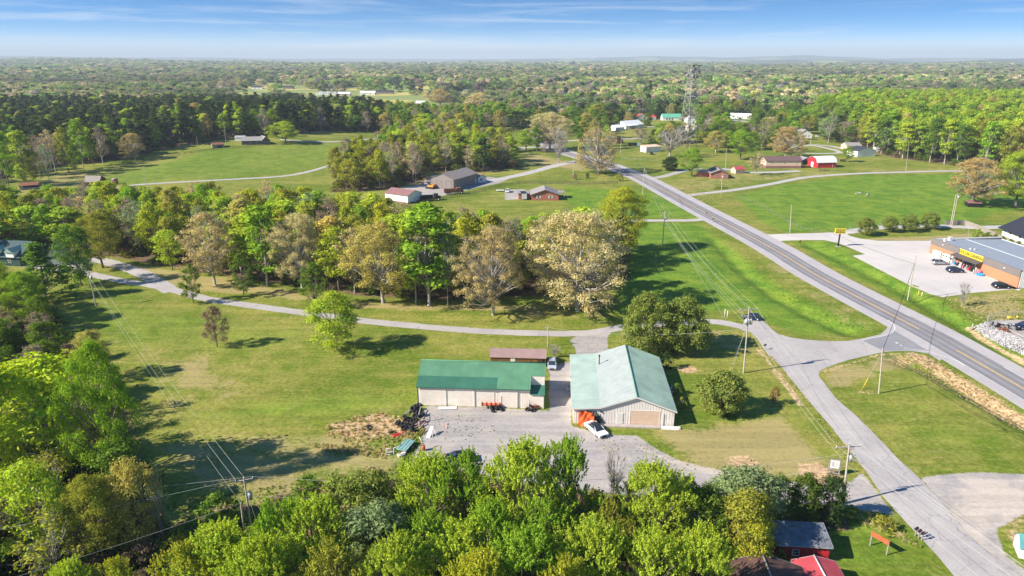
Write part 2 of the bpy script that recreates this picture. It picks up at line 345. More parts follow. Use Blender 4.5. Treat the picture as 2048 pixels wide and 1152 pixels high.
def ground_material():
    m, N, L, b = node_mat('ground_cover')
    b.inputs['Roughness'].default_value = .95; b.inputs['Specular IOR Level'].default_value = .1
    tc = N.new('ShaderNodeTexCoord')
    def noise(scale, detail=4, rough=.6, mapping=None, dist=0):
        n = N.new('ShaderNodeTexNoise'); n.inputs['Scale'].default_value = scale; n.inputs['Detail'].default_value = detail
        n.inputs['Roughness'].default_value = rough; n.inputs['Distortion'].default_value = dist
        if mapping:
            mp = N.new('ShaderNodeMapping'); mp.inputs['Scale'].default_value = mapping[0]; mp.inputs['Rotation'].default_value = (0,0,mapping[1])
            L.new(tc.outputs['Object'], mp.inputs[0]); L.new(mp.outputs[0], n.inputs['Vector'])
        else: L.new(tc.outputs['Object'], n.inputs['Vector'])
        return n.outputs['Fac']
    def math_(op, a, b_=None, c=None):
        n = N.new('ShaderNodeMath'); n.operation = op
        for i, v in enumerate((a, b_, c)):
            if v is None: continue
            if isinstance(v, (int, float)): n.inputs[i].default_value = v
            else: L.new(v, n.inputs[i])
        return n.outputs[0]
    def rng(v, a, b_, lo=0, hi=1):
        n = N.new('ShaderNodeMapRange'); n.interpolation_type = 'SMOOTHSTEP'; L.new(v, n.inputs[0])
        for i, q in enumerate((a, b_, lo, hi)): n.inputs[i+1].default_value = q
        return n.outputs[0]
    def mixc(f, a, b_):
        n = N.new('ShaderNodeMix'); n.data_type = 'RGBA'
        if isinstance(f, float): n.inputs['Factor'].default_value = f
        else: L.new(f, n.inputs['Factor'])
        for s, v in (('A', a), ('B', b_)):
            if isinstance(v, tuple): n.inputs[s].default_value = (*v, 1)
            else: L.new(v, n.inputs[s])
        return n.outputs['Result']
    a1 = N.new('ShaderNodeAttribute'); a1.attribute_name = 'cover'; s1 = N.new('ShaderNodeSeparateColor'); L.new(a1.outputs['Color'], s1.inputs[0])
    a2 = N.new('ShaderNodeAttribute'); a2.attribute_name = 'wood'; s2 = N.new('ShaderNodeSeparateColor'); L.new(a2.outputs['Color'], s2.inputs[0])
    lush, dry, dirt, grav = s1.outputs[0], s1.outputs[1], s1.outputs[2], a1.outputs['Alpha']
    lit, far, ffield = s2.outputs[0], s2.outputs[1], s2.outputs[2]
    big = noise(.025, 3); mid = noise(.16, 5, .65, dist=.6); fine = noise(1.4, 5, .7); tiny = noise(6, 3, .7)
    streak = noise(.12, 5, .6, ((.35, 2.2, 1), R(8)), .4)
    streak2 = noise(.5, 4, .7, ((.5, 2.6, 1), R(-4)), .3)
    mow = noise(1.0, 3, .6, ((.03, .55, 1), R(3)), .15); big2 = noise(.012, 2)
    ff = math_('ADD', math_('MULTIPLY', fine, .6), math_('MULTIPLY', tiny, .4))
    # mown grass: green to straw
    g = mixc(rng(math_('ADD', math_('MULTIPLY', big, .45), math_('ADD', math_('MULTIPLY', mid, .3), math_('MULTIPLY', streak, .25))), .42, .60), (.122,.180,.014), (.285,.268,.055))
    g = mixc(math_('MULTIPLY', rng(streak2, .45, .75), .35), g, (.34,.29,.10))
    g = mixc(math_('MULTIPLY', rng(noise(.42, 5, .7, None, .8), .50, .66), .42), g, (.085,.150,.012))
    g = mixc(math_('MULTIPLY', rng(noise(.21, 6, .75, None, 1.2), .56, .68), .5), g, (.40,.33,.12))
    lushc = mixc(rng(mid, .35, .65), (.095,.195,.018), (.190,.275,.028))
    lm = math_('MULTIPLY', rng(math_('ADD', lush, math_('MULTIPLY', math_('SUBTRACT', mid, .5), .7)), .25, .75), .95)
    g = mixc(lm, g, lushc)
    dryc = mixc(rng(fine, .35, .7), (.42,.33,.15), (.30,.25,.085))
    dm = rng(math_('ADD', dry, math_('ADD', math_('MULTIPLY', math_('SUBTRACT', mid, .5), 1.3), math_('MULTIPLY', math_('SUBTRACT', ff, .5), .8))), .36, .74)
    g = mixc(math_('MULTIPLY', dm, .9), g, dryc)
    dirtc = mixc(rng(fine, .3, .7), (.50,.30,.155), (.58,.42,.25))
    dtm = rng(math_('ADD', dirt, math_('ADD', math_('MULTIPLY', math_('SUBTRACT', mid, .5), .8), math_('MULTIPLY', math_('SUBTRACT', ff, .5), 1.3))), .45, .72)
    g = mixc(math_('MULTIPLY', dtm, .9), g, dirtc)
    litc = mixc(rng(fine, .3, .7), (.13,.085,.055), (.24,.15,.09))
    litc = mixc(rng(mid, .5, .7), litc, (.085,.11,.03))
    ltm = rng(math_('ADD', lit, math_('MULTIPLY', math_('SUBTRACT', ff, .5), .7)), .38, .62)
    g = mixc(ltm, g, litc)
    gravc = mixc(rng(math_('ADD', math_('MULTIPLY', mid, .5), math_('MULTIPLY', big, .5)), .42, .58), (.35,.32,.30), (.44,.39,.345))
    gravc = mixc(math_('MULTIPLY', rng(noise(.35, 6, .7, ((.4, 1.6, 1), R(20)), .8), .45, .85), .25), gravc, (.50,.45,.41))
    gravc = mixc(math_('MULTIPLY', rng(noise(.5, 6, .75, None, 1.0), .58, .8), .22), gravc, (.24,.22,.205))
    weeds = math_('MULTIPLY', rng(math_('ADD', mid, math_('MULTIPLY', fine, .6)), .90, 1.0), .6)
    gravc = mixc(weeds, gravc, (.16,.17,.07))
    gravc = mixc(math_('MULTIPLY', rng(math_('ADD', dirt, math_('MULTIPLY', math_('SUBTRACT', mid, .5), .9)), .25, .6), .8), gravc, (.56,.47,.385))
    gm = rng(math_('ADD', grav, math_('MULTIPLY', math_('SUBTRACT', ff, .5), .9)), .36, .62)
    g = mixc(gm, g, gravc)
    # speckle of blades, clods and pebbles
    sp = N.new('ShaderNodeHueSaturation'); L.new(g, sp.inputs['Color']); L.new(math_('ADD', math_('MULTIPLY', gm, .0), math_('ADD', math_('MULTIPLY', rng(ff, .38, .62, -.30, .30), math_('SUBTRACT', 1.0, math_('MULTIPLY', gm, .62))), math_('ADD', 1.0, rng(mow, .42, .58, -.07, .07)))), sp.inputs['Value'])
    g = sp.outputs[0]
    # far country: closed canopy seen from afar, and open farmland
    ca = mixc(rng(noise(.004, 3), .4, .6), (.065,.095,.032), (.12,.115,.055))
    ca = mixc(rng(noise(.03, 5, .75), .4, .62), ca, (.040,.065,.024))
    g = mixc(far, g, ca)
    fld = mixc(rng(noise(.008, 2), .48, .60), (.24,.29,.09), (.50,.43,.12))
    g = mixc(ffield, g, fld)
    L.new(g, b.inputs['Base Color'])
    bp = N.new('ShaderNodeBump'); bp.inputs['Strength'].default_value = .45; bp.inputs['Distance'].default_value = .12
    L.new(math_('MULTIPLY', tiny, math_('SUBTRACT', 1.25, gm)), bp.inputs['Height']); L.new(bp.outputs[0], b.inputs['Normal'])
    return m
build_ground()
# ------------------------------------------------------------------ roads
def smooth_line(pts, step=3.0):
    pts = [Vector((p[0], p[1])) for p in pts]; out = []
    for i in range(len(pts)-1):
        p0 = pts[max(i-1,0)]; p1 = pts[i]; p2 = pts[i+1]; p3 = pts[min(i+2,len(pts)-1)]
        n = max(2, int((p2-p1).length/step))
        for k in range(n):
            t = k/n; out.append(.5*((2*p1)+(p2-p0)*t+(2*p0-5*p1+4*p2-p3)*t*t+(3*p1-p0-3*p2+p3)*t**3))
    out.append(pts[-1]); return out
def offset_line(line, d):
    out = []
    for i, p in enumerate(line):
        t = (line[min(i+1,len(line)-1)]-line[max(i-1,0)]).normalized(); out.append(p+Vector((t.y, -t.x))*d)
    return out
def ribbon(name, line, a, b_, mt, up, kind='structure', nx=3, wob=0.0):
    flat = name.startswith(('highway', 'yellow', 'white'))
    V = []; F = []; U = []; L_ = 0; rnd = random.Random(hash(name) % 999 if False else len(line))
    for i, p in enumerate(line):
        t = (line[min(i+1,len(line)-1)]-line[max(i-1,0)]).normalized(); nrm = Vector((t.y, -t.x))
        if i: L_ += (p-line[i-1]).length
        wa, wb = a+rnd.uniform(-wob, wob), b_+rnd.uniform(-wob, wob)
        for k in range(nx+1):
            q = p+nrm*(wa+(wb-wa)*k/nx); V.append((q.x, q.y, (hz(q.x, q.y) if not flat else max(0.0, hz(q.x, q.y)))+up)); U.append((k/nx, L_))
    n = nx+1
    for i in range(len(line)-1):
        for k in range(nx): F.append((i*n+k, i*n+k+1, (i+1)*n+k+1, (i+1)*n+k))
    me = bpy.data.meshes.new(name); me.from_pydata(V, [], F); me.materials.append(mt)
    uv = me.uv_layers.new(name='UVMap')
    for l in me.loops: uv.data[l.index].uv = U[l.vertex_index]
    me.update(); o = bpy.data.objects.new(name, me); link(o)
    if kind: o['kind'] = kind
    return o
def sheet(name, ps, mt, up, world=None, kind='structure', refine=True):
    poly = world if world else pxpoly(ps)
    bm = bmesh.new(); vs = [bm.verts.new((x, y, 0)) for x, y in poly]; bm.faces.new(vs)
    bmesh.ops.triangulate(bm, faces=bm.faces[:])
    if refine: bmesh.ops.subdivide_edges(bm, edges=bm.edges[:], cuts=3, use_grid_fill=True)
    for v in bm.verts: v.co.z = hz(v.co.x, v.co.y)+up
    bm.normal_update()
    for f in bm.faces:
        if f.normal.z < 0: f.normal_flip()
    me = bpy.data.meshes.new(name); bm.to_mesh(me); bm.free(); me.materials.append(mt)
    o = bpy.data.objects.new(name, me); link(o); o['kind'] = kind; return o
def paving(name, c1, c2, stain=.25, scale=.25, tracks=False, joints=0.0, speck=.12, cracks=False):
    m, N, L, b = node_mat(name); b.inputs['Roughness'].default_value = .9; b.inputs['Specular IOR Level'].default_value = .2
    tc = N.new('ShaderNodeTexCoord')
    def nz(s, d=5, mp=None):
        n = N.new('ShaderNodeTexNoise'); n.inputs['Scale'].default_value = s; n.inputs['Detail'].default_value = d; n.inputs['Roughness'].default_value = .65
        if mp:
            q = N.new('ShaderNodeMapping'); q.inputs['Scale'].default_value = mp; L.new(tc.outputs['UV'], q.inputs[0]); L.new(q.outputs[0], n.inputs['Vector'])
        else: L.new(tc.outputs['Object'], n.inputs['Vector'])
        return n.outputs['Fac']
    rp = N.new('ShaderNodeValToRGB'); rp.color_ramp.elements[0].position = .35; rp.color_ramp.elements[1].position = .65
    rp.color_ramp.elements[0].color = (*c1, 1); rp.color_ramp.elements[1].color = (*c2, 1); L.new(nz(scale), rp.inputs[0]); col = rp.outputs[0]
    def mul(col, val, a, b_, lo, hi):
        r = N.new('ShaderNodeMapRange'); L.new(val, r.inputs[0])
        for i, q in enumerate((a, b_, lo, hi)): r.inputs[i+1].default_value = q
        h = N.new('ShaderNodeHueSaturation'); L.new(col, h.inputs['Color']); L.new(r.outputs[0], h.inputs['Value']); return h.outputs[0]
    col = mul(col, nz(5, 4), .3, .7, 1-speck, 1+speck)
    col = mul(col, nz(.9, 5), .55, .75, 1, 1-stain)
    if tracks:
        sx = N.new('ShaderNodeSeparateXYZ'); L.new(tc.outputs['UV'], sx.inputs[0])
        w = N.new('ShaderNodeMath'); w.operation = 'MULTIPLY'; w.inputs[1].default_value = math.pi*2*tracks; L.new(sx.outputs[0], w.inputs[0])
        c = N.new('ShaderNodeMath'); c.operation = 'COSINE'; L.new(w.outputs[0], c.inputs[0]); col = mul(col, c.outputs[0], -1, 1, .86, 1.10)
        col = mul(col, nz(1, 4, (7, .05, 1)), .3, .7, .90, 1.10)
    if cracks:
        vo = N.new('ShaderNodeTexVoronoi'); vo.feature = 'DISTANCE_TO_EDGE'; vo.inputs['Scale'].default_value = .16; nn = N.new('ShaderNodeTexNoise'); nn.inputs['Scale'].default_value = .6; nn.inputs['Detail'].default_value = 4
        L.new(tc.outputs['Object'], nn.inputs['Vector']); ad = N.new('ShaderNodeVectorMath'); ad.operation = 'MULTIPLY_ADD'; L.new(nn.outputs['Color'], ad.inputs[0]); ad.inputs[1].default_value = (3,3,0); L.new(tc.outputs['Object'], ad.inputs[2]); L.new(ad.outputs[0], vo.inputs['Vector'])
        col = mul(col, vo.outputs['Distance'], 0, .012, .72, 1)
    if joints:
        mp = N.new('ShaderNodeMapping'); mp.inputs['Rotation'].default_value = (0,0,R(-28)); L.new(tc.outputs['Object'], mp.inputs[0])
        bk = N.new('ShaderNodeTexBrick'); L.new(mp.outputs[0], bk.inputs['Vector']); bk.offset = 0; bk.inputs['Scale'].default_value = 1.0
        bk.inputs['Brick Width'].default_value = joints; bk.inputs['Row Height'].default_value = joints; bk.inputs['Mortar Size'].default_value = .03
        bk.inputs['Color1'].default_value = bk.inputs['Color2'].default_value = (0,0,0,1); bk.inputs['Mortar'].default_value = (1,1,1,1)
        col = mul(col, bk.outputs['Color'], 0, 1, 1, .75)
    L.new(col, b.inputs['Base Color'])
    bp = N.new('ShaderNodeBump'); bp.inputs['Strength'].default_value = .3; bp.inputs['Distance'].default_value = .02; L.new(nz(12, 2), bp.inputs['Height']); L.new(bp.outputs[0], b.inputs['Normal'])
    return m
M_lane = paving('lane_asphalt', (.235,.22,.225), (.275,.26,.26), .12, .15, tracks=4)
M_shoulder = paving('shoulder_asphalt', (.42,.385,.375), (.48,.44,.42), .12, .2)
M_side = paving('old_asphalt', (.39,.355,.34), (.475,.435,.40), .2, .12, cracks=True)
M_drive = paving('gravel_drive', (.42,.39,.37), (.52,.48,.44), .15, .4, speck=.2)
M_lot = paving('lot_concrete', (.54,.49,.45), (.62,.565,.515), .12, .06, joints=4.6)
M_yel = mat('yellow_road_paint', (.66,.42,.10), .7, .18, 2); M_wht = mat('white_road_paint', (.74,.73,.72), .7, .12, 2)
HW = smooth_line([P(*p)[:2] for p in [(2230,885),(2048,778),(1914,701),(1838,658),(1640,554),(1536,492),(1400,420),(1330,382),(1280,355.5),(1230,335.5),(1190,322),(1150,311),(1120,301),(1095,288),(1080,272),(1075,262)]])
sheet('side_road', [(1484,661),(1502,665),(1518,682),(1527,697),(1540,714),(1559,729),(1576,751),(1587,764),(1613,797),(1661,852),(1695,896),(1734,945),(1765,992),(1817,1050),(1875,1112),(1908,1152),(1985,1250),
   (2120,1250),(2025,1152),(1966,1097),(1927,1060),(1875,995),(1830,948),(1796,918),(1770,890),(1718,837),(1671,796),(1648,765),(1637,752),(1640,741),(1660,732),(1697,720),(1744,709),(1770,703.5),(1796,702),(1828,702.5),(1856,707),(1880,722),
   (1900,700),(1850,660),(1800,625),(1778,648),(1772,659),(1760,669),(1730,676),(1696,682),(1659,682.5),(1612,679.5),(1581,675),(1556,668),(1537,653),(1522,638),(1506,628),(1488,640)], M_side, .020)
ribbon('highway', HW, -6.4, 7.3, M_shoulder, .026, nx=6)
ribbon('highway_lanes', HW, -3.85, 3.85, M_lane, .031, nx=4)
def part_line(i0, i1, off): return offset_line(HW, off)[i0:i1]
def hw_index(px, py):
    q = P(px, py); return min(range(len(HW)), key=lambda i: (HW[i]-Vector((q.x, q.y))).length)
iA, iB = hw_index(1838, 658), hw_index(1914, 701)
ribbon('yellow_center_line', HW[iA:], -.17, .17, M_yel, .036, nx=1); ribbon('yellow_center_line', HW[:iB+1], -.17, .17, M_yel, .036, nx=1)
ribbon('white_edge_line', HW, -3.72, -3.56, M_wht, .036, nx=1)
iC, iD = hw_index(1784, 640), hw_index(1925, 715)
ribbon('white_edge_line', HW[iC:], 3.52, 3.70, M_wht, .036, nx=1)
ribbon('white_edge_line', HW[:iD-1], 3.52, 3.70, M_wht, .036, nx=1)
ribbon('white_edge_line', smooth_line([P(*p)[:2] for p in [(1777,641),(1787,650),(1790,656),(1785,664),(1770,671),(1745,676),(1723,681)]], 1), -.08, .08, M_wht, .034, nx=1)
ribbon('white_edge_line', smooth_line([P(*p)[:2] for p in [(1808,695),(1815,698),(1850,702),(1874,709),(1910,720),(1929,731.5)]], 1), -.08, .08, M_wht, .040, nx=1)
ribbon('white_edge_line', smooth_line([P(*p)[:2] for p in [(1791,685),(1796,687)]], 1), -.25, .25, M_wht, .040, nx=1)
ribbon('white_edge_line', smooth_line([P(*p)[:2] for p in [(1800,690),(1804,692)]], 1), -.15, .15, M_wht, .040, nx=1)
M_patch = paving('asphalt_patch', (.25,.245,.255), (.29,.28,.285), .15, .2)
sheet('asphalt_patch', [(1724,681),(1745,676),(1770,671),(1785,663),(1788,655),(1800,662),(1850,690),(1880,707),(1850,701.5),(1796,701),(1766,701.5)], M_patch, .0245)
def drive(name, ps, w, up=.014, m=None, wob=.12): return ribbon(name, smooth_line([P(*p)[:2] for p in ps], 2.2), -w/2, w/2, m or M_drive, up, wob=wob)
drive('driveway', [(1490,655),(1440,644),(1400,644),(1340,647),(1280,650),(1235,656),(1195,664),(1150,667),(1100,667),(1000,664),(900,658),(800,649),(720,641),(640,630),(560,619),(480,608),(410,597),(350,581),(300,570),(240,561),(190,550),(150,541),(100,532)], 3.3, m=M_side)
drive('driveway', [(345,583),(320,568),(290,550),(255,536),(215,524),(180,516)], 4.6, .017, M_side)
drive('gravel_lane', [(215,377),(260,371),(330,366),(450,359.5),(560,353),(610,345),(660,331)], 3.4, .06)
drive('gravel_lane', [(560,279),(620,283),(680,283),(755,277)], 3.4, .06)
drive('driveway', [(1413,437),(1385,440.5),(1300,441),(1200,441),(1120,440),(1080,436)], 3.6)
drive('gravel_lane', [(1375,391),(1405,387),(1467,380),(1536,369),(1614,354.5),(1718,347),(1800,344.5),(1900,342),(2030,345),(2100,347)], 4.0)
drive('driveway', [(1155,322),(1130,327),(1100,334),(1060,345),(1020,354),(980,362)], 6.0)
drive('driveway', [(1290,358),(1325,353),(1370,341),(1400,336)], 4.5, m=M_side)
drive('side_street', [(1090,293),(1040,296),(1000,300),(960,304)], 6, m=M_side)
drive('side_street', [(1095,284),(1150,281),(1200,279),(1280,277)], 6, .016, m=M_side)
drive('side_street', [(1200,266),(1260,255),(1310,253)], 6, .016)
drive('side_street', [(1360,230),(1440,237),(1500,243),(1560,240),(1620,236)], 8)
drive('driveway', [(1580,296),(1620,290),(1660,292),(1700,300),(1720,304)], 5)
drive('driveway', [(1600,306),(1640,307),(1680,305),(1652,296),(1620,290)], 4, .02)
drive('driveway', [(1420,340),(1450,338),(1500,345),(1600,342)], 5, .02)
drive('gravel_lane', [(1690,465),(1740,457),(1800,453),(1880,452),(1950,455),(2040,453)], 5.0, .018)
sheet('parking_lot', [(1508,462),(1520,467.5),(1535,469),(1575,467.5),(1620,466.5),(1690,464),(1700,463),(1712,464),(1694,468),(1700,472),(1722,477.5),(1755,481.5),(1858,481.5),(1880,478),(1880,496),(1915,520),(2036,582),
   (2044,577),(1990,582),(1942,586),(1885,594.5),(1860,588),(1822,572),(1760,540),(1705,511.5),(1730,508.5),(1703,497),(1677,486.5),(1650,480.5),(1610,480),(1565,481.5),(1554,484)], M_lot, .022)
# ------------------------------------------------------------------ shared materials
OBST = []
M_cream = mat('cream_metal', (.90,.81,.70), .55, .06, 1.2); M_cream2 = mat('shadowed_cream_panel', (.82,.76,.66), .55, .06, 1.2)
M_wsw = mat('grey_cream_siding', (.80,.735,.69), .6, .07, .8); M_greenroof = mat('green_metal_roof', (.115,.27,.155), .6, .16, .35, spec=.25)
M_greendark = mat('dark_green_panels', (.05,.17,.11), .6, .14, .4, spec=.25); M_rightroof = mat('muted_green_roof', (.40,.53,.41), .6, .16, .35, spec=.2); M_paleroof = mat('pale_green_roof', (.40,.50,.43), .6, .12, .35, spec=.2)
M_palew = mat('greyish_green_roof', (.385,.425,.40), .6, .09, .5, spec=.25); M_trimw = mat('white_trim', (.72,.70,.66), .6, .06, 2)
M_dark = mat('opening_shade', (.02,.02,.024), .5, .1, 2); M_glass = mat('window_glass', (.03,.04,.05), .12, .2, 1, spec=.8)
M_white = mat('white_siding', (.84,.84,.82), .6, .06, 1); M_brick = mat('red_brick', (.42,.16,.11), .9, .25, 2.5, detail=8)
M_brick2 = mat('orange_brick', (.50,.23,.12), .9, .12, 2, detail=8); M_shgrey = mat('grey_shingles', (.30,.275,.26), .9, .18, 2, detail=7)
M_shdark = mat('dark_shingles', (.045,.05,.06), .85, .25, 2, detail=7); M_brownroof = mat('maroon_brown_roof', (.165,.10,.095), .5, .1, .6)
M_brownwall = mat('dark_brown_metal', (.115,.095,.09), .55, .1, .6); M_taupe = mat('taupe_metal', (.26,.225,.205), .55, .07, .6)
M_barnred = mat('barn_red', (.60,.03,.04), .6, .15, 1); M_redmetal = mat('faded_red_metal', (.48,.10,.10), .5, .2, .6); M_maroon = mat('maroon_metal_roof', (.30,.15,.135), .5, .12, .6)
M_wood = mat('brown_boards', (.20,.095,.03), .8, .45, 1.6); M_plank = mat('weathered_planks', (.33,.29,.245), .9, .2, 2); M_conc = mat('concrete', (.42,.37,.34), .9, .15, 1)
M_steel = mat('galvanised_steel', (.52,.52,.50), .45, .12, 1, metal=.3); M_rub = mat('tyre_rubber', (.022,.022,.024), .85, .3, 3); M_tower = mat('tower_steel', (.36,.35,.33), .6, .12, 1)
M_wire = mat('bright_cable', (.50,.485,.44), .5, .05, 1)
M_wired = mat('black_cable', (.03,.03,.03), .6, .05, 1); M_pole = mat('utility_pole_wood', (.50,.44,.36), .9, .15, 2); M_blk = mat('black_metal', (.02,.02,.022), .5, .1, 2)
M_tan = mat('tan_siding', (.72,.52,.39), .7, .06, 1); M_redp = mat('red_paint', (.50,.035,.03), .5, .1, 2); M_orn = mat('rusty_orange_paint', (.50,.12,.05), .7, .25, 3)
M_yelp = mat('yellow_plastic', (.80,.60,.04), .5, .05, 2); M_rust = mat('rusty_steel', (.25,.10,.055), .8, .35, 3); M_greyroof = mat('grey_membrane_roof', (.29,.32,.36), .6, .06, .3)
# ------------------------------------------------------------------ buildings
def frame2(A, B):
    A = A if isinstance(A, Vector) else P(*A); B = B if isinstance(B, Vector) else P(*B)
    return A, (B-A).xy.length, math.atan2(B.y-A.y, B.x-A.x)
def bld(name, A, B, D, prof, axis, wall, roof, ops, label, cat='building', ov=.35, rib=0, group=None, base=None, trim=None, sides=None, roofname='roof', near=False, th=.10):
    A, L, rz = frame2(A, B); z0 = min(A.z, 1e9); t = empty(name, (A.x, A.y, z0), rz, label, cat, group)
    cx, cy = A.x+math.cos(rz)*L/2-math.sin(rz)*D/2, A.y+math.sin(rz)*L/2+math.cos(rz)*D/2
    OBST.append((cx, cy, max(L, D)*.58))
    W = L if axis == 'y' else D; E = D if axis == 'y' else L; pr = [(s*W, z) for s, z in prof]
    def pt(s, e, z): return (s, e, z) if axis == 'y' else (e, s, z)
    mb = MB(); poly = [(0, -.3)]+pr+[(W, -.3)]; n = len(poly)
    vs = [pt(s, 0, z) for s, z in poly]+[pt(s, E, z) for s, z in poly]
    fs = [tuple(range(n)), tuple(range(2*n-1, n-1, -1))]+[(i, (i+1)%n, n+(i+1)%n, n+i) for i in range(n)]
    mb.add(vs, fs)
    if near:                                         # vertical ribs of the metal siding
        k = int(L/.46)
        def zt(x):
            if axis == 'x': return pr[0][1]
            for (s0, a0), (s1, a1) in zip(pr[:-1], pr[1:]):
                if s0 <= x <= s1: return a0+(a1-a0)*(x-s0)/(s1-s0)
            return pr[-1][1]
        for i in range(1, k): x = L*i/k; mb.box(x-.03, x+.03, -.03, 0.0, 0, zt(x)-.12)
    mb.build('wall', wall, t)
    rb = MB(); ribs = MB()
    for i in range(len(pr)-1):
        (s0, a0), (s1, a1) = pr[i], pr[i+1]; sl = (a1-a0)/(s1-s0); e0 = s0-(ov if i == 0 else 0); e1 = s1+(ov if i == len(pr)-2 else 0)
        if sides: e0, e1 = (s0-sides if i == 0 else s0), (s1+sides if i == len(pr)-2 else s1)
        b0, b1 = a0+sl*(e0-s0)+.02, a1+sl*(e1-s1)+.02; mi = i if isinstance(roof, (list, tuple)) else 0
        q = [(e0, b0), (e1, b1), (e1, b1+th), (e0, b0+th)]
        rb.add([pt(s, -ov, z) for s, z in q]+[pt(s, E+ov, z) for s, z in q], [(0,1,2,3),(7,6,5,4)]+[(j,(j+1)%4,4+(j+1)%4,4+j) for j in range(4)], mi)
        if rib:
            k = int((E+2*ov)/rib)
            for j in range(k+1):
                e = -ov+(E+2*ov)*j/k; q2 = [(e0+.01, b0+th), (e1-.01, b1+th), (e1-.01, b1+th+.045), (e0+.01, b0+th+.045)]
                rb.add([pt(s, e-.03, z) for s, z in q2]+[pt(s, e+.03, z) for s, z in q2], [(0,1,2,3),(7,6,5,4)]+[(m,(m+1)%4,4+(m+1)%4,4+m) for m in range(4)], mi)
    ro = rb.build(roofname, roof, t)
    pk = max(range(1, len(pr)-1), key=lambda i: pr[i][1]) if len(pr) > 2 else None
    if pk is not None and (trim or near):
        s, z = pr[pk]; c = MB(); p0, p1 = pt(s, -ov-.02, z+th+.05), pt(s, E+ov+.02, z+th+.05); c.tube(p0, p1, .11, n=6); c.build('ridge_cap', trim or roof if not isinstance(roof, list) else M_greenroof, ro)
    if trim:
        f = MB()
        for i in range(len(pr)-1):
            (s0, a0), (s1, a1) = pr[i], pr[i+1]; sl = (a1-a0)/(s1-s0); e0 = s0-(ov if i == 0 else 0); e1 = s1+(ov if i == len(pr)-2 else 0); b0, b1 = a0+sl*(e0-s0), a1+sl*(e1-s1)
            for ee in (-ov-.035, E+ov+.003):
                q = [(e0, b0-.12), (e1, b1-.12), (e1, b1+.13), (e0, b0+.13)]
                f.add([pt(s, ee, z) for s, z in q]+[pt(s, ee+.03, z) for s, z in q], [(0,1,2,3),(7,6,5,4)]+[(m,(m+1)%4,4+(m+1)%4,4+m) for m in range(4)])
        for e_, i in ((-ov, 0), (W+ov, len(pr)-1)):
            s, z = pr[i]; sl = (pr[1][1]-pr[0][1])/(pr[1][0]-pr[0][0]) if i == 0 else (pr[-1][1]-pr[-2][1])/(pr[-1][0]-pr[-2][0]); zz = z+sl*(e_-s)
            a, b_ = (e_-.035, e_-.003) if i == 0 else (e_+.003, e_+.035)
            v0 = [pt(a, -ov, zz-.12), pt(b_, -ov, zz-.12), pt(b_, E+ov, zz-.12), pt(a, E+ov, zz-.12)]; v1 = [(x, y, z_+.22) for x, y, z_ in v0]
            f.add(v0+v1, [(0,3,2,1),(4,5,6,7),(0,1,5,4),(1,2,6,5),(2,3,7,6),(3,0,4,7)])
        f.build('fascia', trim, ro)
    if base:
        b_ = MB(); b_.box(-.05, L+.05, -.05, D+.05, -.3, base[1]); b_.build('foundation', base[0], t)
    for o in ops: opening(t, L, D, *o)
    return t
def opening(t, L, D, face, u, z, w, h, ty, m1=None, m2=None):
    """face f/r/l/b; u along the face from its left end seen from outside"""
    if face == 'f': M = Matrix.Translation((u, 0, 0))
    elif face == 'r': M = Matrix.Translation((L, u, 0)) @ Matrix.Rotation(math.pi/2, 4, 'Z')
    elif face == 'l': M = Matrix.Translation((0, D-u, 0)) @ Matrix.Rotation(-math.pi/2, 4, 'Z')
    else: M = Matrix.Translation((L-u, D, 0)) @ Matrix.Rotation(math.pi, 4, 'Z')
    if ty == 'window':
        f = MB(); tw = .09
        for x0, x1, a, b_ in ((0,w,z,z+tw),(0,w,z+h-tw,z+h),(0,tw,z+tw,z+h-tw),(w-tw,w,z+tw,z+h-tw),(tw,w-tw,z+h/2-.03,z+h/2+.03)): f.box(x0, x1, -.07, .02, a, b_, 0, M)
        fr = f.build('window', m1 or M_trimw, t); p = MB(); p.box(tw, w-tw, -.03, .02, z+tw, z+h-tw, 0, M); p.build('pane', m2 or M_glass, fr)
    elif ty == 'shutters':
        s = MB(); s.box(-.45, -.02, -.05, .02, z, z+h, 0, M); s.box(w+.02, w+.45, -.05, .02, z, z+h, 0, M); s.build('shutter', m1 or M_trimw, t)
    elif ty == 'door':
        d = MB(); d.box(-.08, w+.08, -.05, .02, z, z+h+.08, 1, M); d.box(0, w, -.08, .02, z+.02, z+h, 0, M); o = d.build('door', [m1 or M_trimw, m2 or M_trimw], t)
        k = MB(); k.tube(M @ Vector((w-.12, -.15, z+1.0)), M @ Vector((w-.12, -.08, z+1.0)), .04); k.build('handle', M_steel, o)
    elif ty == 'garage':
        d = MB(); d.box(-.12, 0, -.06, .02, z, z+h+.12, 1, M); d.box(w, w+.12, -.06, .02, z, z+h+.12, 1, M); d.box(0, w, -.06, .02, z+h, z+h+.12, 1, M)
        n = max(3, int(h/.55))
        for i in range(n): d.box(0, w, -.035, .02, z+h*i/n+.012, z+h*(i+1)/n-.012, 0, M)
        d.box(0, w, -.015, .02, z, z+h, 1, M); d.build('garage_door', [m1 or M_trimw, m2 or M_trimw], t)
    elif ty == 'panel':
        d = MB(); d.box(0, w, -.045, .02, z, z+h, 0, M); d.build('sliding_door', m1 or M_cream, t)
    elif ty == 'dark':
        d = MB(); d.box(0, w, -.02, .02, z, z+h, 0, M); d.build('opening', m1 or M_dark, t)  # dark sheet on the solid wall stands in for the bay's shaded inside
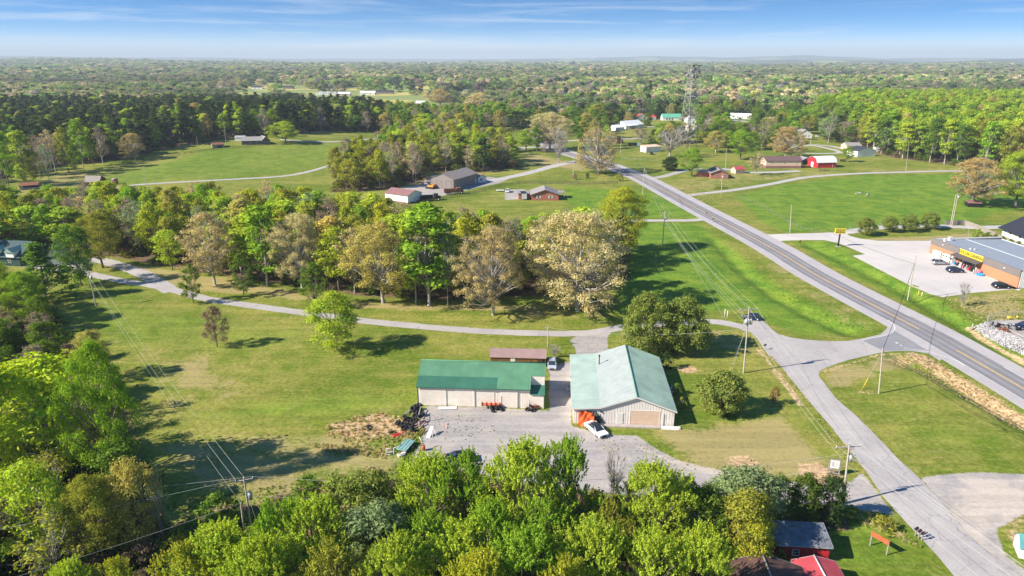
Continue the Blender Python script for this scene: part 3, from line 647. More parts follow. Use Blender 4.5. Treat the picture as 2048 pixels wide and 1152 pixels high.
# ------------------------------------------------------------------ vehicles
def paint(name, col, rough=.25): return mat('paint_'+name, col, rough, .05, 3, spec=.6)
RIM = mat('wheel_rim', (.55,.55,.56), .3, .1, 3, metal=.7); HEADL = mat('headlight_lens', (.75,.76,.78), .15, .05, 3); TAILL = mat('tail_light_lens', (.35,.01,.01), .2, .05, 3)
CARS = {
 'sedan': dict(L=4.8, W=1.85, body=[(0,.42),(.06,.66),(1.15,.86),(1.45,.90),(3.85,.98),(4.55,1.0),(4.78,.82),(4.8,.45),(4.6,.26),(.2,.24)], cab=[(1.15,.87),(1.95,1.38),(2.4,1.45),(3.2,1.43),(4.15,1.0)], wh=[.92,3.85], r=.34),
 'suv': dict(L=4.7, W=1.88, body=[(0,.48),(.05,.85),(.25,.98),(1.2,1.06),(4.55,1.12),(4.68,.9),(4.7,.5),(4.5,.30),(.2,.28)], cab=[(1.15,1.06),(1.85,1.60),(2.4,1.70),(4.0,1.66),(4.6,1.12)], wh=[.92,3.75], r=.37),
 'hatch': dict(L=4.3, W=1.78, body=[(0,.42),(.05,.68),(1.0,.90),(4.15,1.0),(4.28,.8),(4.3,.45),(4.1,.26),(.2,.24)], cab=[(.9,.88),(1.75,1.42),(2.3,1.50),(3.6,1.46),(4.2,1.0)], wh=[.82,3.45], r=.32),
}
def car(ty, px, py, head, col, label, cat='car', glass_roof=False, roof_rails=False):
    """head: world heading of the nose in degrees"""
    s = CARS[ty]; p = P(px, py); t = empty('parked_car', (p.x, p.y, p.z), 0, label, cat)
    t.matrix_world = Matrix.Translation(p) @ Matrix.Rotation(R(head), 4, 'Z') @ Matrix.Translation((0, 0, .02)); t.rotation_euler = (0, 0, R(head)); t.location = (p.x, p.y, p.z+.02)
    OBST.append((p.x, p.y, 2.5)); L, W = s['L'], s['W']; x_ = lambda x: L/2-x
    mb = MB(); n = len(s['body']); secs = [(-W/2, .05), (-W/2+.10, 0), (W/2-.10, 0), (W/2, .05)]; cxm = L/2; vs = []
    for y, ins in secs:
        for x, z in s['body']: vs.append((x_(x+(ins if x < cxm else -ins)), y, z-(ins if z > .7 else -ins*.5)))
    fs = [tuple(range(n)), tuple(range(4*n-1, 3*n-1, -1))]
    for k in range(3): fs += [(k*n+i, (k+1)*n+i, (k+1)*n+(i+1)%n, k*n+(i+1)%n) for i in range(n)]
    mb.add(vs, fs); c = s['cab']
    # roof skin and pillars
    w0, w1 = W/2-.10, W/2-.30
    top = [c[1], c[2], c[3]]; vs = [(x_(x), sy*(w1+.01), z+.015) for sy in (-1, 1) for x, z in top]; mb.add(vs, [(0,1,4,3),(1,2,5,4)]) if not glass_roof else None
    def wy(z): return w0+(w1-w0)*min(1, (z-c[0][1])/(c[2][1]-c[0][1]))+.012
    for a, b_ in ((c[0], c[1]), (c[3], c[4])):
        for sy in (-1, 1): mb.tube((x_(a[0]), sy*wy(a[1]), a[1]), (x_(b_[0]), sy*wy(b_[1]), b_[1]), .045, n=4)
    xm = (c[1][0]+c[3][0])/2
    for sy in ((-1, 1) if not glass_roof else ()): mb.tube((x_(xm), sy*wy(.95), c[0][1]), (x_(xm), sy*wy(c[2][1]), c[2][1]), .045, n=4)
    b = mb.build('body', paint(*col), t)
    g = MB(); k = len(c); vs = []
    for sy in (-1, 1):
        for x, z in c: vs.append((x_(x), sy*(w0+(w1-w0)*max(0, (z-c[0][1])/(c[2][1]-c[0][1]))), z))
    g.add(vs, [tuple(range(k)), tuple(range(2*k-1, k-1, -1))]+[(i, k+i, k+i+1, i+1) for i in range(k-1)]); g.build('windows', M_glass, t)
    if glass_roof: q = MB(); q.box(x_(c[3][0]), x_(c[1][0]+.1), -w1+.12, w1-.12, c[2][1]-.01, c[2][1]+.03); q.build('roof_panel', M_glass, t)
    for xx in s['wh']:
        for sy in (-1, 1):
            w = MB(); w.tube((x_(xx), sy*(W/2-.20), s['r']), (x_(xx), sy*(W/2+.015), s['r']), s['r'], n=16); wo = w.build('wheel', M_rub, t)
            r = MB(); r.tube((x_(xx), sy*(W/2+.01), s['r']), (x_(xx), sy*(W/2+.03), s['r']), s['r']*.62, n=10); r.build('rim', RIM, wo)
    zb = s['body'][1][1]
    for sy in (-1, 1):
        h = MB(); h.box(x_(.32), x_(.035), sy*(W/2-.25)-.17, sy*(W/2-.25)+.17, zb-.14, zb+.01); h.build('headlight', HEADL, t)
        h = MB(); h.box(x_(L-.03), x_(L-.25), sy*(W/2-.22)-.16, sy*(W/2-.22)+.16, .78, .96); h.build('tail_light', TAILL, t)
        h = MB(); h.box(x_(c[0][0]+.62), x_(c[0][0]+.45), sy*(W/2+.02)-.1, sy*(W/2+.02)+.1, c[0][1]+.06, c[0][1]+.2); h.build('mirror', paint(*col), t)
    f = MB(); f.box(x_(.12), x_(-.01), -.42, .42, .40, .56); f.build('grille', M_blk, t)
    return t
def wheel_part(t, x, y, r, w=.28, name='wheel'):
    m = MB(); m.tube((x, y-w/2, r), (x, y+w/2, r), r, n=14); o = m.build(name, M_rub, t)
    q = MB(); q.tube((x, y-w/2-.02, r), (x, y+w/2+.02, r), r*.5, n=8); q.build('rim', RIM, o); return o
# ------------------------------------------------------------------ poles and wires
def upole(base, top, label, arms=(), tanks=0, tank_drop=2.4, group='utility poles', r=.16, pm=None, lean=True, arm_dir=0.0, collar=False, lamp=False):
    p = P(*base); h = height_for(p, top[1]) if isinstance(top, tuple) else top
    t = empty('utility_pole', p, R(arm_dir), label, 'utility pole', group)
    dx = 0
    if lean and isinstance(top, tuple):
        lo, hi = -2, 2
        for _ in range(30):
            m_ = (lo+hi)/2
            if proj((p.x+m_, p.y, p.z+h))[0] < top[0]: lo = m_
            else: hi = m_
        dx = lo
    q = Matrix.Rotation(-R(arm_dir), 3, 'Z'); tip = q @ Vector((dx, 0, 0)); ax = lambda z: Vector((tip.x*z/h, tip.y*z/h, z))
    s = MB(); s.path([(0,0,-.6), ax(h*.5), ax(h)], r, r*.66, 8); s.build('shaft', pm or M_pole, t)
    att = []
    for drop, half in arms:
        z = h-drop; c = ax(z); a = MB(); a.box(c.x-half, c.x+half, c.y+.12, c.y+.24, z-.06, z+.07)
        a.tube(c+Vector((-half*.55, .16, 0)), ax(z-.6)+Vector((0, .1, 0)), .03, n=4); a.tube(c+Vector((half*.55, .16, 0)), ax(z-.6)+Vector((0, .1, 0)), .03, n=4); a.build('crossarm', M_pole, t)
        for fx in (-.93, .93):
            i = MB(); i.tube((c.x+half*fx, c.y+.18, z+.07), (c.x+half*fx, c.y+.18, z+.30), .075, .05, n=6); i.build('insulator', M_trimw, t); att.append((c.x+half*fx, c.y+.18, z+.30))
    i = MB(); i.tube(ax(h), ax(h+.3), .08, .05, n=6); i.build('insulator', M_trimw, t); att.append(tuple(ax(h+.3)))
    for k in range(tanks):
        z = h-tank_drop; c = ax(z); a = [-.5, .5, 0][k] if tanks > 1 else .42; b = -.42 if k == 2 or tanks > 1 else 0
        w = MB(); w.tube((c.x+a, c.y+b*.6, z-.5), (c.x+a, c.y+b*.6, z+.5), .29, n=10); w.tube((c.x+a, c.y+b*.6, z+.5), (c.x+a, c.y+b*.6, z+.6), .25, .1, n=10); w.tube((c.x+a*.9, c.y+b*.5, z), ax(z), .06, n=4)
        w.tube((c.x+a, c.y+b*.6, z+.6), (c.x+a, c.y+b*.6, z+.85), .04, n=4); w.build('transformer', M_steel, t)
    if lamp:
        a = MB(); c = ax(h-.4); a.path([c, c+Vector((.8,0,.3)), c+Vector((1.8,0,.35))], .05, .04, 5); a.box(c.x+1.6, c.x+2.2, -.15, .15, c.z+.25, c.z+.42); a.build('lamp_arm', M_steel, t)
    if collar: c = MB(); c.path([(0,0,-.5), ax(3.4)], r+.05, r+.045, 8); c.build('sleeve', M_blk, t)
    M = Matrix.Translation(p) @ Matrix.Rotation(R(arm_dir), 4, 'Z')
    return dict(t=t, h=h, att=[M @ Vector(a) for a in att], at=lambda z: M @ ax(z), p=p)
def wire(a, b, sag, label, m=None, r=.018, group='overhead wires', name='power_line'):
    a, b = Vector(a), Vector(b); n = 16; pts = [a.lerp(b, i/n)-Vector((0, 0, sag*4*(i/n)*(1-i/n))) for i in range(n+1)]
    w = MB(); w.path(pts, r, r, 4); o = w.build(name, m or M_wire); tag(o, label, 'wire', group); return o
# ------------------------------------------------------------------ fences
def fence(name, pxs, label, step=2.6, h=1.3, rails=3, m=None, board=False, cat='fence', pw=.07):
    rt = .07 if pw > .05 else .012
    pts = smooth_line([P(*p)[:2] for p in pxs], step) if not board else smooth_line([P(*p)[:2] for p in pxs], step)
    m = m or M_plank; c = pts[len(pts)//2]; t = empty(name, (c.x, c.y, hz(c.x, c.y)), 0, label, cat); o = Vector((c.x, c.y, hz(c.x, c.y)))
    V = [Vector((q.x, q.y, hz(q.x, q.y)))-o for q in pts]; me = None
    mb = MB(); mb.box(-pw, pw, -pw, pw, -.2, h+.1); p0 = mb.build('post', m, t, V[0]); me = p0.data
    for v in V[1:100]: q = bpy.data.objects.new('post', me); link(q); q.parent = t; q.location = v
    r = MB()
    for a, b_ in zip(V[:-1], V[1:]):
        if board:
            d = (b_-a); k = max(2, int(d.length/.16)); n = Vector((d.y, -d.x, 0)).normalized()*.09
            for i in range(k):
                s0, s1 = a+d*(i/k)+n, a+d*((i+.93)/k)+n; hh = h+.03*math.sin(i*7.3+a.x)
                r.add([s0, s1, s1+n*.25, s0+n*.25]+[v+Vector((0,0,hh)) for v in (s0, s1, s1+n*.25, s0+n*.25)], [(0,3,2,1),(4,5,6,7),(0,1,5,4),(1,2,6,5),(2,3,7,6),(3,0,4,7)])
        else:
            for j in range(rails):
                z = h*(j+1)/rails-.08; n = Vector((b_.y-a.y, a.x-b_.x, 0)).normalized()*(pw+.01)
                r.add([a+n+Vector((0,0,z-rt)), b_+n+Vector((0,0,z-rt)), b_+n*1.6+Vector((0,0,z-rt)), a+n*1.6+Vector((0,0,z-rt)), a+n+Vector((0,0,z+rt)), b_+n+Vector((0,0,z+rt)), b_+n*1.6+Vector((0,0,z+rt)), a+n*1.6+Vector((0,0,z+rt))], [(0,3,2,1),(4,5,6,7),(0,1,5,4),(1,2,6,5),(2,3,7,6),(3,0,4,7)])
    r.build('boards' if board else 'rails', m, t); return t
def text_mesh(name, s, size, m, parent, M, depth=.03, sx=1.0, font_bold=True):
    cu = bpy.data.curves.new(name, 'FONT'); cu.body = s; cu.size = size; cu.extrude = depth; cu.align_x = 'CENTER'; cu.align_y = 'CENTER'; cu.offset = size*.014
    tmp = bpy.data.objects.new(name, cu); link(tmp); bpy.context.view_layer.update()
    me = bpy.data.meshes.new_from_object(tmp.evaluated_get(bpy.context.evaluated_depsgraph_get())); bpy.data.objects.remove(tmp); bpy.data.curves.remove(cu)
    me.name = name; me.materials.clear(); me.materials.append(m); me.transform(M @ Matrix.Scale(sx, 4, (1,0,0)))
    o = bpy.data.objects.new(name, me); link(o); o.parent = parent; return o
M_tail = mat('teal_metal', (.10,.30,.28), .5, .15, 1); M_blue = mat('blue_plastic', (.03,.30,.62), .4, .1, 2); M_pinkp = mat('pink_plastic', (.75,.20,.30), .4, .1, 2)
def W3(px, py, h): x, y = G0(px, py, h); return Vector((x, y, 0))
# ------------------------------------------------------------------ the long green roofed barn
A = P(837,810); B = P(1088,817.5); Lb = (B-A).xy.length; ang = math.atan2(B.y-A.y, B.x-A.x)
t = empty('metal_barn', A, ang, 'long green roofed metal barn with cream sliding doors facing the gravel yard', 'barn'); OBST.append(((A.x+B.x)/2, A.y+4, 13))
def barn():
    L = Lb; xs = L-2.55; D = 8.6; ye = 5.2; z0, zr, zb = 3.9, 6.5, 4.9; yn = 2.5; zn = z0+(zr-z0)*yn/ye
    w = MB()
    w.add([(0,0,-.3),(xs,0,-.3),(xs,0,z0),(0,0,z0)], [(0,1,2,3)])
    w.add([(0,D,-.3),(0,0,-.3),(0,0,z0),(0,ye,zr),(0,D,zb)], [(0,1,2,3,4)])
    w.add([(L,0,-.3),(L,D,-.3),(L,D,zb),(L,ye,zr),(L,yn,zn),(L,yn,3.35),(L,0,2.75)], [(0,1,2,3,4,5,6)])
    w.add([(0,D,-.3),(L,D,-.3),(L,D,zb),(0,D,zb)], [(3,2,1,0)])
    w.add([(xs,0,-.3),(L,0,-.3),(L,0,2.75),(xs,0,2.75)], [(0,1,2,3)])
    w.add([(xs,yn,3.3),(L,yn,3.3),(L,yn,zn),(xs,yn,zn)], [(0,1,2,3)])
    w.add([(xs,0,2.7),(xs,yn,3.3),(xs,yn,zn),(xs,0,z0)], [(0,1,2,3)])
    for i in range(1, int(L/.32)):
        x = i*.32; w.box(x-.022, x+.022, -.022, 0, 0, (z0 if x < xs else 2.75)-.03)
    w.build('wall', M_cream, t)
    sl = (zr-z0)/ye; ro = MB(); up = .03; th = .07
    def slab(x0, x1, y0, y1, m=0, dz=0, fz=lambda y: z0+sl*y):
        q = [(y0, fz(y0)+up+dz), (y1, fz(y1)+up+dz), (y1, fz(y1)+up+th+dz), (y0, fz(y0)+up+th+dz)]
        ro.add([(x0,y,z) for y, z in q]+[(x1,y,z) for y, z in q], [(0,3,2,1),(4,5,6,7)]+[(i,4+i,4+(i+1)%4,(i+1)%4) for i in range(4)], m)
        k = int((x1-x0)/.40)
        for j in range(k+1):
            x = x0+(x1-x0)*j/max(1, k); q2 = [(y0+.01, fz(y0)+up+th+dz), (y1-.01, fz(y1)+up+th+dz), (y1-.01, fz(y1)+up+th+.04+dz), (y0+.01, fz(y0)+up+th+.04+dz)]
            ro.add([(x-.03,y,z) for y, z in q2]+[(x+.03,y,z) for y, z in q2], [(0,3,2,1),(4,5,6,7)]+[(i,4+i,4+(i+1)%4,(i+1)%4) for i in range(4)], m)
    slab(-.2, xs+.05, -.25, yn, 0); slab(-.2, L+.15, yn, ye, 0)
    slab(-.2, xs*.705, -.28, 1.95, 1, .012)
    bs = (zb-zr)/(D-ye); slab(-.2, L+.15, ye, D+.3, 0, 0, lambda y: zr+bs*(y-ye))
    r = ro.build('roof', [M_greenroof, M_greendark], t)
    c = MB(); c.tube((-.25, ye, zr+.14), (L+.2, ye, zr+.14), .12); c.build('ridge_cap', M_greenroof, r)
    g = MB(); g.box(-.2, xs+.05, -.40, -.27, z0-.20, z0-.04); g.box(-.12,-.003,-.05,.02,0,z0); g.box(xs-.03,xs+.08,-.26,yn,z0-.15,z0+.0); g.box(L+.153, L+.21, yn-.1, ye, zn-.05, zn+.1); g.build('gutter', M_greendark, r)
    l = MB(); q = [(-.2, 2.72), (yn-.003, 3.37), (yn-.003, 3.44), (-.2, 2.79)]; l.add([(xs+.09,y,z) for y, z in q]+[(L+.12,y,z) for y, z in q], [(0,3,2,1),(4,5,6,7)]+[(i,4+i,4+(i+1)%4,(i+1)%4) for i in range(4)])
    l.build('lean_to_roof', M_greendark, t)
    for x0, x1, m in ((.35,5.15,M_cream),(6.8,10.3,M_cream),(14.95,18.05,M_cream)):
        d = MB(); d.box(x0, x1, -.11, -.06, .05, z0-.30)
        for i in range(1, int((x1-x0)/.32)): d.box(x0+i*.32-.02, x0+i*.32+.02, -.13, -.11, .07, z0-.32)
        d.build('sliding_door', m, t)
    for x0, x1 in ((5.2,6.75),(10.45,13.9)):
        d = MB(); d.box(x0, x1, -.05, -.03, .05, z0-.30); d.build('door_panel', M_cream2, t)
    for x in (5.17, 10.38, 18.12): d = MB(); d.box(x-.035, x+.035, -.14, -.055, 0, z0-.22); d.build('door_post', M_steel, t)
    d = MB(); d.box(L-.08, L+.03, -.04, .02, 0, 2.8); d.build('corner_trim', M_greendark, t)
barn()
# ------------------------------------------------------------------ workshop
ws = bld('metal_workshop', (1146,846), (1347,853), 21.6, [(0,2.95),(.27,3.28),(.62,5.45),(1,3.0)], 'y', M_wsw, [M_paleroof, M_palew, M_rightroof], [  # slopes of one roof; how sun falls on each is toned into its green
   ('f', 1.1, .05, 2.9, 2.35, 'dark'), ('f', 7.55, .05, .95, 2.15, 'door'), ('f', 9.75, .05, 4.9, 2.75, 'garage', M_tan, M_wsw)],
   'big pale green roofed metal workshop with white garage trim beside the white sedan', 'workshop', ov=.35, near=True, trim=M_trimw, rib=.92)
def extras():
    v = MB(); v.tube((5.2,16.6,3.2), (5.2,16.6,5.35), .10, n=8); v.tube((5.2,16.6,5.35),(5.2,16.6,5.6), .24, .10, n=8); v.build('vent_pipe', M_blk, ws)
    m = MB(); m.box(15.2, 15.4, -.12, -.04, .1, 2.4); m.build('downspout', M_trimw, ws)
    l = MB(); l.box(4.6, 4.85, -.22, -.03, 2.35, 2.55); l.build('wall_lamp', M_blk, ws)
    a = MB(); a.box(5.0, 14.9, -1.05, -.12, -.1, .22); o = a.build('concrete_apron', M_conc); o.matrix_world = ws.matrix_basis; tag(o, 'weathered concrete slab along the front of the workshop', 'slab')
    a = MB(); a.box(15.0, 18.2, -1.0, -.45, 0, .3); a.box(15.0, 17.9, -1.2, -1.0, 0, .12); o = a.build('white_board', M_trimw); o.matrix_world = ws.matrix_basis; tag(o, 'stack of long white boards lying at the right corner of the workshop', 'boards')
    # tarp: wrinkled sheet
    V = []; F = []; n, k = 18, 14
    for i in range(n+1):
        for j in range(k+1):
            u, w = i/n, j/k; x = .85+2.75*u+.35*w*math.sin(u*5)*.3; z = 2.45*w*(1-.03*math.sin(u*9)); y = -.35-.9*(1-w)**1.6+.15*math.sin(u*8+w*5)+.07*math.sin(u*17-w*11)+.09*math.sin(w*8+u*4)
            V.append((x, y, max(.05, z)))
    for i in range(n):
        for j in range(k): F.append((i*(k+1)+j, (i+1)*(k+1)+j, (i+1)*(k+1)+j+1, i*(k+1)+j+1))
    m = MB(); m.add(V, F, 0, None, True); o = m.build('tarp', mat('orange_tarp', (.72,.13,.03), .5, .18, 1.2)); o.matrix_world = ws.matrix_basis; tag(o, 'wrinkled orange tarp hanging in the open bay of the workshop', 'tarp')
    b = MB(); b.add([(4.0,-.3,.05),(5.3,-.9,.02),(5.2,-.2,.5),(4.1,-.15,2.3)], [(0,1,2),(0,2,3)]); b.add([(4.0,-.33,.05),(5.3,-.95,.02),(5.2,-.25,.5),(4.1,-.2,2.3)], [(2,1,0),(3,2,0)]); o = b.build('plastic_sheet', M_blk); o.matrix_world = ws.matrix_basis; tag(o, 'black plastic sheet hanging beside the orange tarp', 'sheet')
    d = MB(); d.tube((19.3,7.5,0),(19.3,7.5,.9), .04); d.path([(19.3,7.5,.9),(19.6,7.2,1.1)], .04); d.tube((19.65,7.1,1.0),(19.8,7.0,1.25), .42, .40, n=12); o = d.build('satellite_dish', M_trimw); o.matrix_world = ws.matrix_basis; tag(o, 'small white satellite dish in the shade beside the workshop', 'satellite dish')
    for i, (x, y, s) in enumerate([(18.6,13.5,1.0),(18.7,12.2,.8),(-.7,12.5,.7)]):
        d = MB(); d.box(x-.45*s, x+.45*s, y-.4*s, y+.4*s, 0, .9*s); d.tube((x,y,.9*s),(x,y,.95*s), .3*s, n=10, m=1); o = d.build('air_conditioner', [M_trimw, M_blk]); o.matrix_world = ws.matrix_basis; tag(o, 'white outdoor unit against the %s of the workshop' % ['right wall, far one','right wall, near one','left wall'][i], 'air conditioner')
extras()
# brown shed
sh = bld('wooden_shed', (981,730), (1090,733), 3.4, [(0,1.9),(.5,3.0),(1,1.9)], 'x', M_wood, mat('brown_pink_roof', (.36,.24,.215), .5, .08, .6), [('f',4.2,.05,.85,1.75,'door'),('f',10.3,.05,1.7,1.7,'dark')], 'low brown wooden shed with maroon roof and white door behind the long green roofed barn', 'shed', ov=.2, rib=.45)
for x in (9.8, 10.5, 11.3, 12.35): m = MB(); m.box(x-.06, x+.06, -.14, -.04, 0, 1.9); m.build('porch_post', M_wood, sh)
# ------------------------------------------------------------------ the store
A = P(1858,505.5); B = P(2034,576); st = empty('store_building', A, math.atan2(B.y-A.y, B.x-A.x), 'brick store with grey flat roof and yellow sign above its entrance canopy', 'store'); OBST.append((150,197,26))
def store():
    L = (B-A).xy.length; D = 24; H = 5.1
    w = MB(); w.box(0, L, 0, D, -.3, 3.0); w.build('brick_wall', M_brick2, st)
    w = MB(); w.box(-.02, L+.02, -.06, .30, 3.0, H, 0); w.box(-.02, .25, .30, D, 3.0, H-.3, 0); w.build('parapet', mat('taupe_panels', (.20,.175,.16), .6, .05, .5), st)
    w = MB(); w.box(L-.2, L+.06, .32, D, 0, 4.6, 0)
    for i in range(int(D/.5)): w.box(L+.06, L+.10, .4+i*.5, .46+i*.5, 0, 4.6)
    w.build('side_wall', M_white, st)
    w = MB(); q = [(.30,4.55),(D+.2,3.9),(D+.2,4.0),(.30,4.65)]; w.add([(.26,y,z) for y, z in q]+[(L-.21,y,z) for y, z in q], [(0,3,2,1),(4,5,6,7)]+[(i,4+i,4+(i+1)%4,(i+1)%4) for i in range(4)]); r = w.build('roof', M_greyroof, st)
    w = MB(); w.box(0, L, D-.05, D+.3, 3.0, 4.15); w.box(.26, L-.21, 11.4, 11.75, 4.26, 4.40); w.box(.2,.55,.3,D,4.5,4.82); w.build('roof_edge', M_trimw, r)
    for i, (x, y, s) in enumerate([(3.2,2.2,.6),(2.2,4.6,.8),(13,3.2,.3),(13.6,4.1,.3),(29.5,8.2,1.0),(34,3.2,.35),(33.2,4.0,.35)]):
        z = 4.65-.65*(y-.3)/D; w = MB(); w.box(x-s*.6, x+s*.6, y-s*.6, y+s*.6, z-.1, z+s*1.3); w.box(x-s*.7, x+s*.7, y-s*.7, y+s*.7, z+s*1.3, z+s*1.45); w.build('roof_unit', M_trimw, r)
    w = MB(); q = [(-2.3,2.85),(0,3.35),(0,3.47),(-2.3,2.97)]; w.add([(12,y,z) for y, z in q]+[(22.6,y,z) for y, z in q], [(0,3,2,1),(4,5,6,7)]+[(i,4+i,4+(i+1)%4,(i+1)%4) for i in range(4)]); w.box(12, 22.6, -2.36, -2.3, 2.75, 2.99); w.build('canopy', M_brownwall, st)
    for x in (12.2, 17.3, 22.4): w = MB(); w.box(x-.1, x+.1, -2.2, -2.0, 0, 2.85); w.build('canopy_post', M_brownwall, st)
    w = MB(); w.box(14.2, 20.2, -.03, .02, .1, 2.7); w.build('entrance', M_glass, st)
    for x in (14.2, 16.1, 17.2, 18.3, 20.2): w = MB(); w.box(x-.06, x+.06, -.09, -.03, 0, 2.75); w.build('door_frame', M_blk, st)
    w = MB(); w.box(12.9, 22.3, -.16, -.07, 3.35, 4.98); s = w.build('sign_board', M_yelp, st)
    text_mesh('sign_lettering', 'DOLLAR GENERAL', 1.2, M_blk, s, Matrix.Translation((17.6,-.18,4.16)) @ Matrix.Rotation(math.pi/2, 4, 'X'), .02, .97, False)
    for x in (5.6, 30.5): w = MB(); w.tube((x,-.06,4.1),(x,-.32,4.1), .22, n=10); w.build('wall_lamp', M_trimw, st)
    w = MB(); w.box(12.86, 22.34, -.14, -.06, 3.31, 3.35); w.box(12.86, 22.34, -.14, -.06, 4.98, 5.02); w.build('sign_frame', M_trimw, s)
    def item(nm, fn, m, lab, cat): mb = MB(); fn(mb); o = mb.build(nm, m); o.matrix_world = st.matrix_basis; tag(o, lab, cat); return o
    item('gas_cage', lambda q: [q.box(3.0+i*1.25, 4.15+i*1.25, -1.2, -.25, 0, 1.9) for i in range(3)], M_trimw, 'white bottle cage against the brick wall left of the ice chests', 'cage')
    def fridge(q):
        for i in range(4): q.box(7.6+i*1.15, 8.7+i*1.15, -1.2, -.25, 0, 2.0, 0); q.tube((8.15+i*1.15,-1.24,1.35),(8.15+i*1.15,-1.20,1.35), .28, n=10, m=1)
    item('ice_chest', fridge, [M_trimw, M_blk], 'row of white ice chests between the bottle cage and the store entrance', 'ice chest')
    cols = [M_blue, M_blk, M_trimw, M_pinkp, M_steel, M_redp, M_blk, M_trimw]; nm = ['blue','black','white','pink','grey','red','black','white']; rg = random.Random(4)
    for i in range(8):
        x = 13.2+i*1.2; s = rg.uniform(.5, .9)
        def f(q):
            q.box(x-s*.5, x+s*.5, -1.5, -.7, 0, .12); q.box(x-s*.48, x+s*.48, -1.45, -.75, .12, .7*s+.3)
            q.tube((x,-1.1,.7*s+.3),(x+.1,-1.1,1.2*s+.6), .22, .12)
        item('display_rack', f, cols[i], '%s goods rack on the pavement by the store entrance, %s in the row' % (nm[i], ['first','second','third','fourth','fifth','sixth','seventh','last'][i]), 'rack')
    item('wading_pool', lambda q: (q.torus((24.2,-1.5,.25), .85, .22, None, 18, 8), q.tube((24.2,-1.5,.02),(24.2,-1.5,.12), .85, n=18)), M_blue, 'blue round wading pool on the pavement right of the store entrance', 'wading pool')
    item('display_rack', lambda q: (q.box(22.6,23.5,-1.3,-.6,0,.9), q.box(22.7,23.4,-1.2,-.7,.9,1.3)), M_pinkp, 'pink goods crate beside the blue wading pool', 'rack')
store()
car('suv', 1878, 529, 2, ('silver', (.36,.36,.37)), 'silver wagon parked in front of the white ice chests at the store')
car('suv', 1909, 544.5, 1, ('navy', (.012,.022,.07)), 'dark blue car parked in front of the store entrance')
car('suv', 2002, 576, -1, ('black', (.012,.014,.02)), 'black car parked alone at the far end of the store wall')
car('sedan', 1192, 864, -62, ('white', (.80,.80,.80)), 'white sedan with a dark glass roof parked in front of the orange tarp', glass_roof=True)
car('hatch', 1104, 733, -94, ('lightsilver', (.42,.45,.50)), 'silver hatchback parked nose out between shed and workshop')
car('sedan', 922, 921, 10, ('black', (.012,.014,.02)), 'black car half hidden behind the maples at the yard edge')
car('hatch', 1503, 639, 172, ('navy', (.012,.022,.07)), 'dark hatchback parked at the driveway corner beneath the transformer pole')
car('suv', 2050, 657, 185, ('navy', (.012,.022,.07)), 'dark car behind the white rock bank, cut by the right picture edge')
car('sedan', 1618, 1060, 5, ('black', (.012,.014,.02)), 'black car behind the dark roofed red shed')
car('suv', 1303, 309, 80, ('black', (.012,.014,.02)), 'dark car beside the long white garage below the tower')
car('suv', 1442, 230, 5, ('white', (.80,.80,.80)), 'white car on the street left of the long white house')
car('sedan', 1637, 274, 0, ('white', (.80,.80,.80)), 'white car beside the white gabled house with dark roof')
car('hatch', 1517, 294, 20, ('lightsilver', (.42,.45,.50)), 'silver car under the trees left of the orange tan oak')
car('sedan', 1040, 300, 5, ('lightsilver', (.42,.45,.50)), 'silver car beside the leafless tree at the street corner')
car('suv', 1010, 296, 40, ('white', (.80,.80,.80)), 'white car on the gravel left of the street corner')
car('suv', 1015.5, 384, 85, ('white', (.80,.80,.80)), 'white van parked left of the brick house by the paddock fence')
# ------------------------------------------------------------------ trucks and machines
def at_px(name, px, py, head, label, cat): p = P(px, py); OBST.append((p.x, p.y, 3)); return empty(name, p, R(head), label, cat)
def dump(px, py, head, cm, bm_, label):
    t = at_px('dump_truck', px, py, head, label, 'truck')
    m = MB(); m.box(1.6,3.4,-1.15,1.15,1.0,2.9); m.box(3.4,4.6,-1.0,1.0,.9,1.9); m.box(1.5,3.3,-1.0,1.0,2.9,3.0); m.build('cab', cm, t)
    m = MB(); m.box(3.41,3.46,-.95,.95,2.0,2.75); m.box(2.0,3.1,-1.18,1.18,2.0,2.7); m.build('cab_windows', M_glass, t)
    m = MB(); m.box(-4.4,1.3,-1.2,1.2,1.1,1.25); m.box(-4.4,1.3,-1.25,-1.15,1.25,2.4); m.box(-4.4,1.3,1.15,1.25,1.25,2.4); m.box(1.2,1.3,-1.15,1.15,1.25,2.7); m.box(-4.4,-4.3,-1.15,1.15,1.25,2.3)
    for i in range(6): m.box(-4.2+i*1.0,-4.1+i*1.0,-1.32,-1.25,1.2,2.4)
    m.build('dump_bed', bm_, t); m = MB(); m.box(-4.2,4.5,-.45,.45,.7,.98); m.build('chassis', M_blk, t)
    for x in (3.6,-1.6,-3.0):
        for y in (-1.05,1.05): wheel_part(t, x, y, .52)
    return t
dump(907, 388, 12, M_rust, M_rust, 'rusty red dump truck on the gravel in front of the dark brown barn')
dump(861, 401, 12, M_blk, M_blk, 'black flatbed truck parked between the maroon roofed building and the fence')
